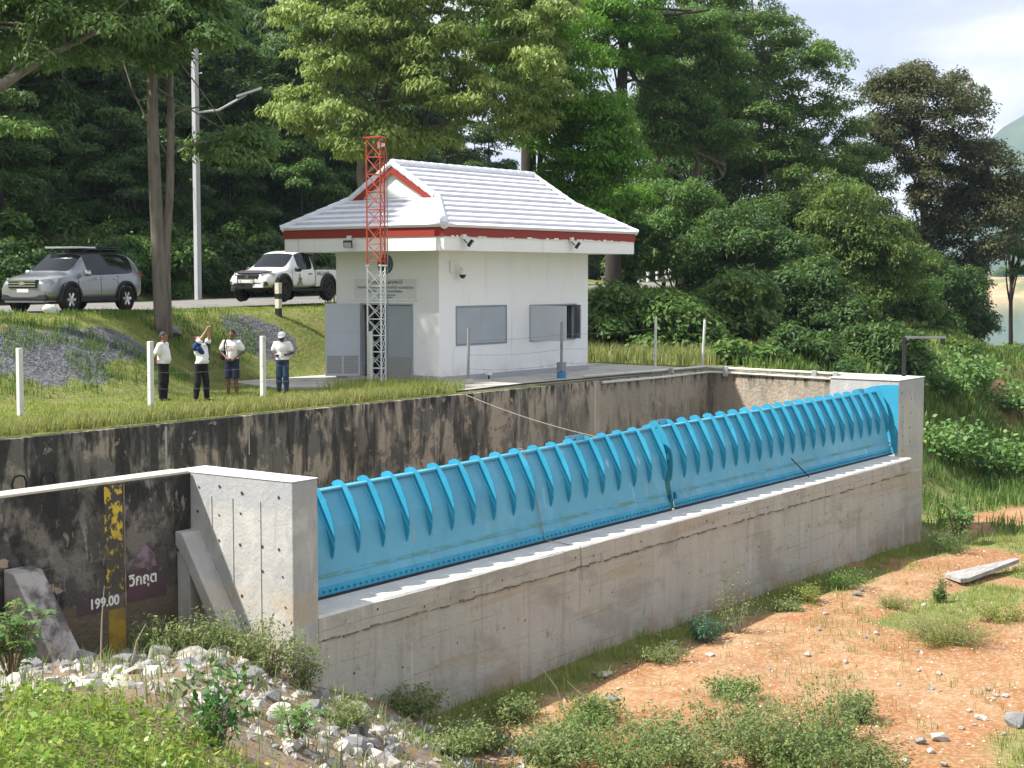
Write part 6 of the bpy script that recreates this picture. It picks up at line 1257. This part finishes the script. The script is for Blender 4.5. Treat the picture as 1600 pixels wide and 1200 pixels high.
# --- grasses
def blades(P, h0, h1, w0, rng, lean=.45):
    n = len(P); h = rng.uniform(h0, h1, n)[:, None]; a = rng.uniform(0, 6.28, n); d = np.stack([np.cos(a), np.sin(a), 0 * a], -1); s = np.stack([-np.sin(a), np.cos(a), 0 * a], -1); le = rng.uniform(.1, lean, n)[:, None]
    w_ = (w0 * rng.uniform(.6, 1.3, n))[:, None]; mid = P + d * h * le * .35 + np.array([0, 0, .6]) * h; tip = P + d * h * le * 1.1 + np.array([0, 0, 1.]) * h * (1 - .3 * le)
    return np.stack([P - s * w_, P + s * w_, mid + s * w_ * .7, tip, mid - s * w_ * .7], 1)
def blade_mesh(name, B):
    "bent blades: a quad and a tip triangle that share their vertices"
    n = len(B); m = bpy.data.meshes.new(name); m.vertices.add(5 * n); m.vertices.foreach_set('co', np.asarray(B, np.float32).ravel())
    li = (np.arange(n)[:, None] * 5 + np.array([0, 1, 2, 4, 4, 2, 3])).astype(np.int32); m.loops.add(7 * n); m.loops.foreach_set('vertex_index', li.ravel())
    m.polygons.add(2 * n); m.polygons.foreach_set('loop_start', (np.arange(n)[:, None] * 7 + np.array([0, 4])).astype(np.int32).ravel()); m.polygons.foreach_set('loop_total', np.tile(np.array([4, 3], np.int32), n)); m.update(calc_edges=True); return m
def field(name, label, n, fn, h0, h1, w0, seed, mat, tuft=5, spr=.1, lean=.5):
    rng = np.random.default_rng(seed); C = fn(rng, n); C = np.repeat(C, tuft, 0) + rng.normal(0, spr, (len(C) * tuft, 2)); z = ground_z(C[:, 0], C[:, 1]) - .02
    return tag(link(name, blade_mesh(name, blades(np.column_stack([C, z]), h0, h1, w0, rng, lean)), mat), label, 'grass', kind='stuff')
def rs(cond, u0, u1, v0, v1):
    def f(rng, n):
        out = []
        while len(out) < n:
            U = rng.uniform(u0, u1, n * 2); V_ = rng.uniform(v0, v1, n * 2); k = cond(U, V_, rng); out += list(zip(U[k], V_[k]))
        return np.array(out[:n])
    return f
offslab = lambda U, V: ~((U > 32.6) & (V < 33.8) & (U < 45.8)) & ~((U > 30.3) & (V > 29.3) & (V < 33.9) & (U < 34))
field('terrace_grass', 'green grass covering the terrace and bank behind the people', 17000, rs(lambda U, V, g: offslab(U, V) & (masks(U, V)[0] < .35) & (masks(U, V)[1] < .5) & ((V < 38.5) | (.927 * (.6 * U - .8 * V) - .375 * (.8 * U + .6 * V) > -29.2)), 12, 47, 26.2, 42), .04, .13, .010, 1, L_GRASS, 6, .12)
field('verge_grass', 'yellowish longer grass along the top of the basin wall', 3000, rs(lambda U, V, g: (U < 32.3 - (V - 26.15) * .0) & (V < 26.15 + 1.9 * g.random(len(U)) ** 1.3), 12, 32.4, 26.15, 28.2), .10, .36, .010, 2, L_GRASSD, 7, .10)
field('terrace_weed', 'tufts of darker weeds on the bank', 900, rs(lambda U, V, g: offslab(U, V) & (bank(U, V) > .12) & (hnoise(U, V, .6, 31) > .55), 14, 34.5, 31, 38), .10, .28, .013, 3, L_BUSH, 9, .13)
field('yard_grass', 'straw-coloured grass behind the yard right of the house', 2600, rs(lambda U, V, g: ((V > 33.7) | (U > 46)) & (.927 * (.6 * U - .8 * V) - .375 * (.8 * U + .6 * V) > -28.8), 42.6, 58, 26.6, 44), .3, .75, .014, 4, L_GRASSD, 5, .12)
field('mast_grass', 'tall grass tufts around the foot of the lattice mast', 260, rs(lambda U, V, g: V < 29.6, 30.2, 33.0, 26.3, 29.4), .2, .5, .011, 5, L_GRASS, 10, .10)
field('bank_grass', 'rough grass and creepers over the slope towards the lake', 9000, rs(lambda U, V, g: (masks(U, V)[1] < .5), 47, 135, 22, 46), .2, .6, .03, 9, L_OLIVE, 6, .3)
low = lambda U, V: (V < gate_v(U) - .15) & (.6 * U - .8 * V > -1.2)
field('earth_grass', 'sparse grass over the orange earth below the weir wall', 3600, rs(lambda U, V, g: low(U, V) & ((masks(U, V)[1] < .42) | (g.random(len(U)) < .05)), 19, 48, 3, 17.8), .06, .22, .008, 6, L_GRASS, 8, .12)
field('dry_earth_grass', 'pale dry grass scattered over the orange earth', 420, rs(lambda U, V, g: low(U, V) & (hnoise(U, V, .55, 61) > .5), 19, 46, 4, 17.5), .08, .3, .007, 16, L_GRASSD, 9, .14, .9)
field('wall_foot_grass', 'grass tufts along the foot of the weir wall', 190, rs(lambda U, V, g: (V < gate_v(U) - .1) & (V > gate_v(U) - 1.1) & (hnoise(U, V, .5, 41) > .45), 19, 46, 14, 17.8), .10, .36, .009, 7, L_GRASS, 10, .10)
field('meadow_grass', 'deep green tall grass in the hollow beyond the weir', 11000, rs(lambda U, V, g: (V < 25) & (U > 46 + g.random(len(U)) * 4) & (masks(U, V)[1] < .42), 46, 105, 4, 27), .2, .62, .022, 8, L_BUSH, 6, .25)

# --- leafy weeds (single plants)
def weed(name, label, p, h, rad, stems, nl, L, W, leafm, seed, cat='plant', group=None, droop=.3, stemm=None, spread_=.8):
    rng = np.random.default_rng(seed); rnd = random.Random(seed); t = thing(name, label, cat, p, group=group); m = MB(); P = []; N = []
    for s in range(stems):
        a = rnd.uniform(0, 6.28); k = math.sqrt(rnd.random()); tip = Vector((math.cos(a) * rad * k, math.sin(a) * rad * k, h * rnd.uniform(.45, 1.15) * (1.05 - .3 * k))); b0 = Vector((math.cos(a), math.sin(a), 0)) * rad * .25 * k
        pa = limb_path(b0, tip, rnd, .1, 5); m.tube(pa, [.005 * (1.2 - .2 * i) * max(1, h) for i in range(6)], 4, False)
        for q in range(int(nl * rnd.uniform(.7, 1.7))):
            f = rnd.uniform(.15, 1.0); i = min(int(f * 5), 4); pt = pa[i].lerp(pa[i + 1], f * 5 - i); P.append(pt + Vector((rnd.gauss(0, 1), rnd.gauss(0, 1), rnd.gauss(0, .6))) * L * spread_); N.append((rnd.gauss(0, .5), rnd.gauss(0, .5), 1))
    m.build('stem', stemm or BARK, t, w=False); link('foliage', np_mesh('foliage', leaf_cloud(np.array(P), np.array(N), L, W, rng, droop), 4), leafm, t); return t
def onlow(x, y):
    p = at(x, y, 20); d = p - Vector((0, 0, EYE)); q = Vector((0, 0, EYE)) + d * ((-4.5 - EYE) / d.z); q.z = gz(q.x, q.y); return q
def onemb(x, y, d): p = at(x, y, d); p.z = gz(p.x, p.y) ; return p
L_CASTOR = LEAF('palmate_leaf', (.09, .20, .06), (.16, .30, .10), (.30, .36, .10), .3)
L_SHINY = LEAF('glossy_leaf', (.035, .12, .025), (.07, .19, .04), (.16, .30, .06), .25, .35)
L_FINE = LEAF('fine_leaf', (.15, .22, .075), (.25, .31, .115), (.38, .36, .18), .4)
L_BLUEG = LEAF('blue_green_leaf', (.05, .15, .10), (.08, .20, .12), None, .25)
def palmate(name, label, p, h, rad, stems, per, size, seed, group=None):
    "plant with big many-fingered leaves on long stalks"
    rng = np.random.default_rng(seed); rnd = random.Random(seed); t = thing(name, label, 'plant', p, group=group); m = MB(); Q = []
    for s in range(stems):
        a = rnd.uniform(0, 6.28); k = math.sqrt(rnd.random()); tip = Vector((math.cos(a) * rad * k, math.sin(a) * rad * k, h * rnd.uniform(.55, 1.0))); pa = limb_path((0, 0, 0), tip, rnd, .12, 5); m.tube(pa, [.016, .014, .012, .01, .008, .006], 5, False)
        for q in range(per):
            f = rnd.uniform(.4, 1.0); i = min(int(f * 5), 4); b0 = pa[i].lerp(pa[i + 1], f * 5 - i); an = rnd.uniform(0, 6.28); c = b0 + Vector((math.cos(an), math.sin(an), rnd.uniform(.0, .7))) * size * rnd.uniform(.6, 1.2); m.tube([b0, c], .004, 3, False)
            tilt = Vector((rnd.gauss(0, .35), rnd.gauss(0, .35), 1)).normalized(); ax = tilt.cross(Vector((1, 0, 0))).normalized(); ay = tilt.cross(ax); sz = size * rnd.uniform(.6, 1.1)
            for w_ in range(7):
                g = an + R(-135 + 45 * w_); d = ax * math.cos(g) + ay * math.sin(g); e_ = tilt.cross(d); l = sz * (1 - .06 * abs(w_ - 3)); Q.append([c, c + d * l * .55 + e_ * l * .16, c + d * l - tilt * l * .2, c + d * l * .55 - e_ * l * .16])
    m.build('stem', MAT('reddish_stem', (.16, .09, .06)) if 'reddish_stem' not in bpy.data.materials else bpy.data.materials['reddish_stem'], t, w=False); link('foliage', np_mesh('foliage', np.array([[tuple(v) for v in q] for q in Q]), 4), L_CASTOR, t); return t
palmate('palmate_plant', 'tall plant with many-fingered leaves on the stones at the left edge', onemb(20, 1150, 18.0), 1.0, .62, 11, 10, .15, 1)
palmate('palmate_plant', 'small palmate plant with yellowing leaves right of the glossy shrub', onemb(455, 1200, 18.2), .55, .35, 6, 7, .13, 2)
palmate('palmate_plant', 'leafy palmate plant growing from behind the right end of the weir wall', Vector((44.1, 16.5, gz(44.1, 16.5))), 1.5, .5, 8, 9, .22, 3)
weed('glossy_shrub', 'dark glossy-leaved shrub among the pale stones', onemb(335, 1185, 16.4), .95, .42, 22, 13, .13, .055, L_SHINY, 4, 'shrub')
for k, (x, y, d, h, rad) in enumerate(((420, 1100, 22.6, .9, .5), (475, 1110, 22.8, 1.0, .45), (300, 1065, 23.0, .7, .5), (245, 1050, 22.8, .6, .45), (390, 1065, 23.0, .75, .5), (540, 1160, 21.5, .5, .4), (340, 1050, 23.4, .7, .5))):
    weed('wispy_weed', ['wispy green weed in front of the pale pier corner', 'tallest wispy weed leaning on the weir wall corner', 'wispy weed under the sloping concrete rib', 'wispy weed beside the foot of the yellow gauge', 'wispy weed at the foot of the pale pier', 'low wispy weed on the pale stones below the wall', 'wispy weed between the gauge and the pier'][k], onemb(x, y, d), h, rad, 34, 26, .07, .028, L_FINE, 20 + k, 'weed', 'wispy weeds by the pier')
bushes = [(1290, 1165, 1.35, 1.1, 'dense leafy weed bush, tallest on the earth at lower right'), (1200, 1185, 1.0, 1.0, 'weed bush just left of the tallest weed bush'), (1090, 1195, .8, .9, 'weed bush at the bottom of the picture right of centre'), (980, 1195, .7, .9, 'weed bush at the bottom edge in the middle'), (860, 1190, .7, .8, 'weed bush at the bottom edge left of the middle'),
          (740, 1165, .6, .8, 'weed bush below the wall beside the pale stones'), (1150, 1090, .45, .6, 'low weed clump in front of the tallest weed bush'), (640, 1140, .55, .7, 'weed bush where the wall meets the pale stones'), (1340, 1120, .6, .35, 'thin weed sprig on the right side of the tallest weed bush'), (930, 1130, .5, .7, 'low weed clump in the middle of the earth near the wall'), (800, 1120, .5, .6, 'low weed clump against the wall foot left of the thin wire'), (1030, 1160, .7, .9, 'weed bush between the bottom edge and the spoil ridge'), (900, 1165, .65, .8, 'weed bush above the ones at the bottom edge, left of the middle'), (1150, 1150, .9, .9, 'weed bush in the gap left of the tallest weed bush'), (700, 1195, .55, .8, 'weed bush at the bottom edge nearest the pale stones'), (1240, 1200, .9, 1.0, 'weed bush at the bottom edge under the tallest weed bush'), (1350, 1198, .5, .7, 'low weed at the bottom edge right of the weed bushes'), (580, 1120, .5, .6, 'small weed against the wall above the pale stones')]
for k, (x, y, h, rad, lab) in enumerate(bushes): weed('weed_bush', lab, onlow(x, y), h, rad, int(34 + 30 * rad), 30, .085, .034, L_FINE if k % 3 else LEAF('weed_leaf_%d' % k, (.12, .21, .06), (.20, .29, .09), (.30, .34, .13), .4), 40 + k, 'weed', 'weed bushes on the earth')
weed('wild_shrub', 'tall brownish wild shrub standing against the weir wall', onlow(1150, 985), 1.55, .6, 16, 26, .07, .028, L_FINE, 60, 'shrub')
weed('blue_green_shrub', 'blue-green shrub at the foot of the wall beside the tall wild shrub', onlow(1105, 997), .75, .5, 34, 18, .09, .035, L_BLUEG, 61, 'shrub')
weed('grass_hummock', 'round grassy hummock on the open earth at the right', onlow(1480, 1000), .55, 1.25, 190, 16, .11, .014, L_GRASS, 62, 'grass tuft', None, .1)
weed('grass_hummock', 'small grassy tuft between the hummock and the weir wall', onlow(1395, 945), .4, .45, 70, 14, .10, .013, L_GRASS, 63, 'grass tuft', None, .1)
for k, (x, y, h, rad, lab) in enumerate(((1320, 915, .6, .7, 'green clump at the wall foot left of the plank'), (1255, 935, .5, .6, 'green clump at the wall foot right of the wild shrub'), (1230, 950, .35, .4, 'small green clump beside the wild shrub'), (1490, 850, .8, .9, 'brown-tipped weed beyond the plank'), (1560, 960, .5, .8, 'green weed patch below the plank'), (1040, 1035, .4, .6, 'grassy clump at the wall foot near pale boulders'), (1470, 1075 - 145, .7, .15, 'single thin seedling above the hummock'))):
    weed('green_clump', lab, onlow(x, y), h, rad, int(20 + 30 * rad), 22, .08, .03, (L_BUSH, L_GRASS, L_FINE)[k % 3], 70 + k, 'plant', 'green clumps on the earth')
# broad-leaved patch beyond the weir
for k, (x, y, d, h, rad) in enumerate(((1480, 760, 58, 1.5, 2.0), (1540, 750, 60, 1.6, 2.2), (1590, 740, 62, 1.5, 2.2), (1500, 700, 68, 1.6, 2.4), (1570, 690, 72, 1.5, 2.6), (1470, 690, 64, 1.3, 1.6))):
    p = at(x, y, d); p.z = gz(p.x, p.y)
    weed('broadleaf_patch', ['broad-leaved plant nearest the abutment in the hollow', 'broad-leaved plant in the middle of the hollow', 'broad-leaved plant at the right edge of the hollow', 'broad-leaved plant behind the one nearest the abutment', 'broad-leaved plant farthest right under the earth bank', 'broad-leaved plant hugging the right side of the abutment'][k], p, h, rad, 46, 26, .24, .17, LEAF('broad_leaf_%d' % k, (.09, .20, .05), (.17, .30, .09), (.25, .36, .12), .3) if k == 0 else bpy.data.materials['broad_leaf_0'], 90 + k, 'plant', 'broad-leaved plants in the hollow')
field('riprap_weeds', 'thin grass and weeds growing between the riprap stones', 300, rs(lambda U, V, g: (.6 * U - .8 * V > -8) & (.6 * U - .8 * V < .5) & (.8 * U + .6 * V > 15.5) & (.8 * U + .6 * V < 24.5) & (V < 18.9) & ~((U > 16.2) & (V > 16.6)), 8, 21, 8, 19), .12, .42, .008, 14, L_FINE, 9, .12, .8)
field('corner_grass', 'loose grass blades through the bright ground cover', 420, rs(lambda U, V, g: (.6 * U - .8 * V > -6.6) & (.6 * U - .8 * V < -.5) & (.8 * U + .6 * V > 9) & (.8 * U + .6 * V < 16.5), 3, 16, 5, 17), .15, .4, .006, 15, L_GRASS, 5, .08, .8)
# bright ground cover in the lower left corner
rng = np.random.default_rng(9); n = 38000; la = rng.uniform(-6.6, .6, n); de = rng.uniform(8.5, 17.8, n); edge = 15.2 + 1.0 * np.sin(la * 1.1) + np.clip(la + 4, 0, 9) * .6 + rng.normal(0, .3, n); edge = np.where(la > -2.6, edge - (la + 2.6) * 2.2, edge); k = de < edge; la, de = la[k], de[k]
U_, V_ = .6 * la + .8 * de, -.8 * la + .6 * de; hh = .05 + .26 * hnoise(U_, V_, 2.1, 51) ** 1.6; P = np.column_stack([U_, V_, ground_z(U_, V_) + hh * rng.uniform(.15, 1.15, len(la))])
tag(link('ground_cover', np_mesh('ground_cover', leaf_cloud(P, np.column_stack([rng.normal(0, .5, (len(P), 2)), np.ones(len(P))]), .072 * rng.choice([.6, 1, 1.5], len(P)), .038 * rng.choice([.7, 1, 1.4], len(P)), rng, .05), 4), LEAF('creeping_leaf', (.13, .25, .035), (.26, .37, .055), (.44, .46, .10), .35, .4, .2)), 'bright green creeping ground cover in the lower left corner', 'ground cover', kind='stuff')
# thin dead stalks
M_DEAD = MAT('dead_stalk', (.34, .29, .23), rough=.9)
for k, (x, y, d, h, ln) in enumerate(((158, 1085, 20.5, 1.15, .05), (205, 1075, 20.8, .6, .15), (885, 1120, 26, .9, -.3), (930, 1125, 26, .7, -.35))):
    p = onemb(x, y, d) if d < 24 else onlow(x, y); tag(MB().tube([p, p + Vector((ln * .5, -ln * .3, h * .6)), p + Vector((ln, -ln, h))], [.014, .01, .005], 5).build('dead_stalk', M_DEAD), ['upright dead stalk in front of the yellow gauge', 'thin bent dead stalk right of the upright one', 'leaning dry stem against the weir wall, left one', 'leaning dry stem against the weir wall, right one'][k], 'stalk', 'dead stalks')
# ------------------------------------------------------------------ air
HAZE = 0.00016
if HAZE:
    hm = bpy.data.materials.new('haze'); hm.use_nodes = True; t_ = hm.node_tree; t_.nodes.clear(); o_ = t_.nodes.new('ShaderNodeOutputMaterial'); v_ = t_.nodes.new('ShaderNodeVolumePrincipled')
    v_.inputs['Color'].default_value = (.66, .80, 1, 1); v_.inputs['Density'].default_value = HAZE; v_.inputs['Anisotropy'].default_value = .2; t_.links.new(v_.outputs[0], o_.inputs['Volume'])
    q = [uv(-1700, -200), uv(2900, -200), uv(2900, 3700), uv(-1700, 3700)]
    hz = tag(MB().prism([(x, y, -10) for x, y in q], (0, 0, 430)).build('haze', hm), 'pale haze over the lake and the far mountain', 'haze', kind='stuff')
    S.cycles.volume_bounces = 0; S.cycles.volume_step_rate = 20; S.cycles.volume_max_steps = 8
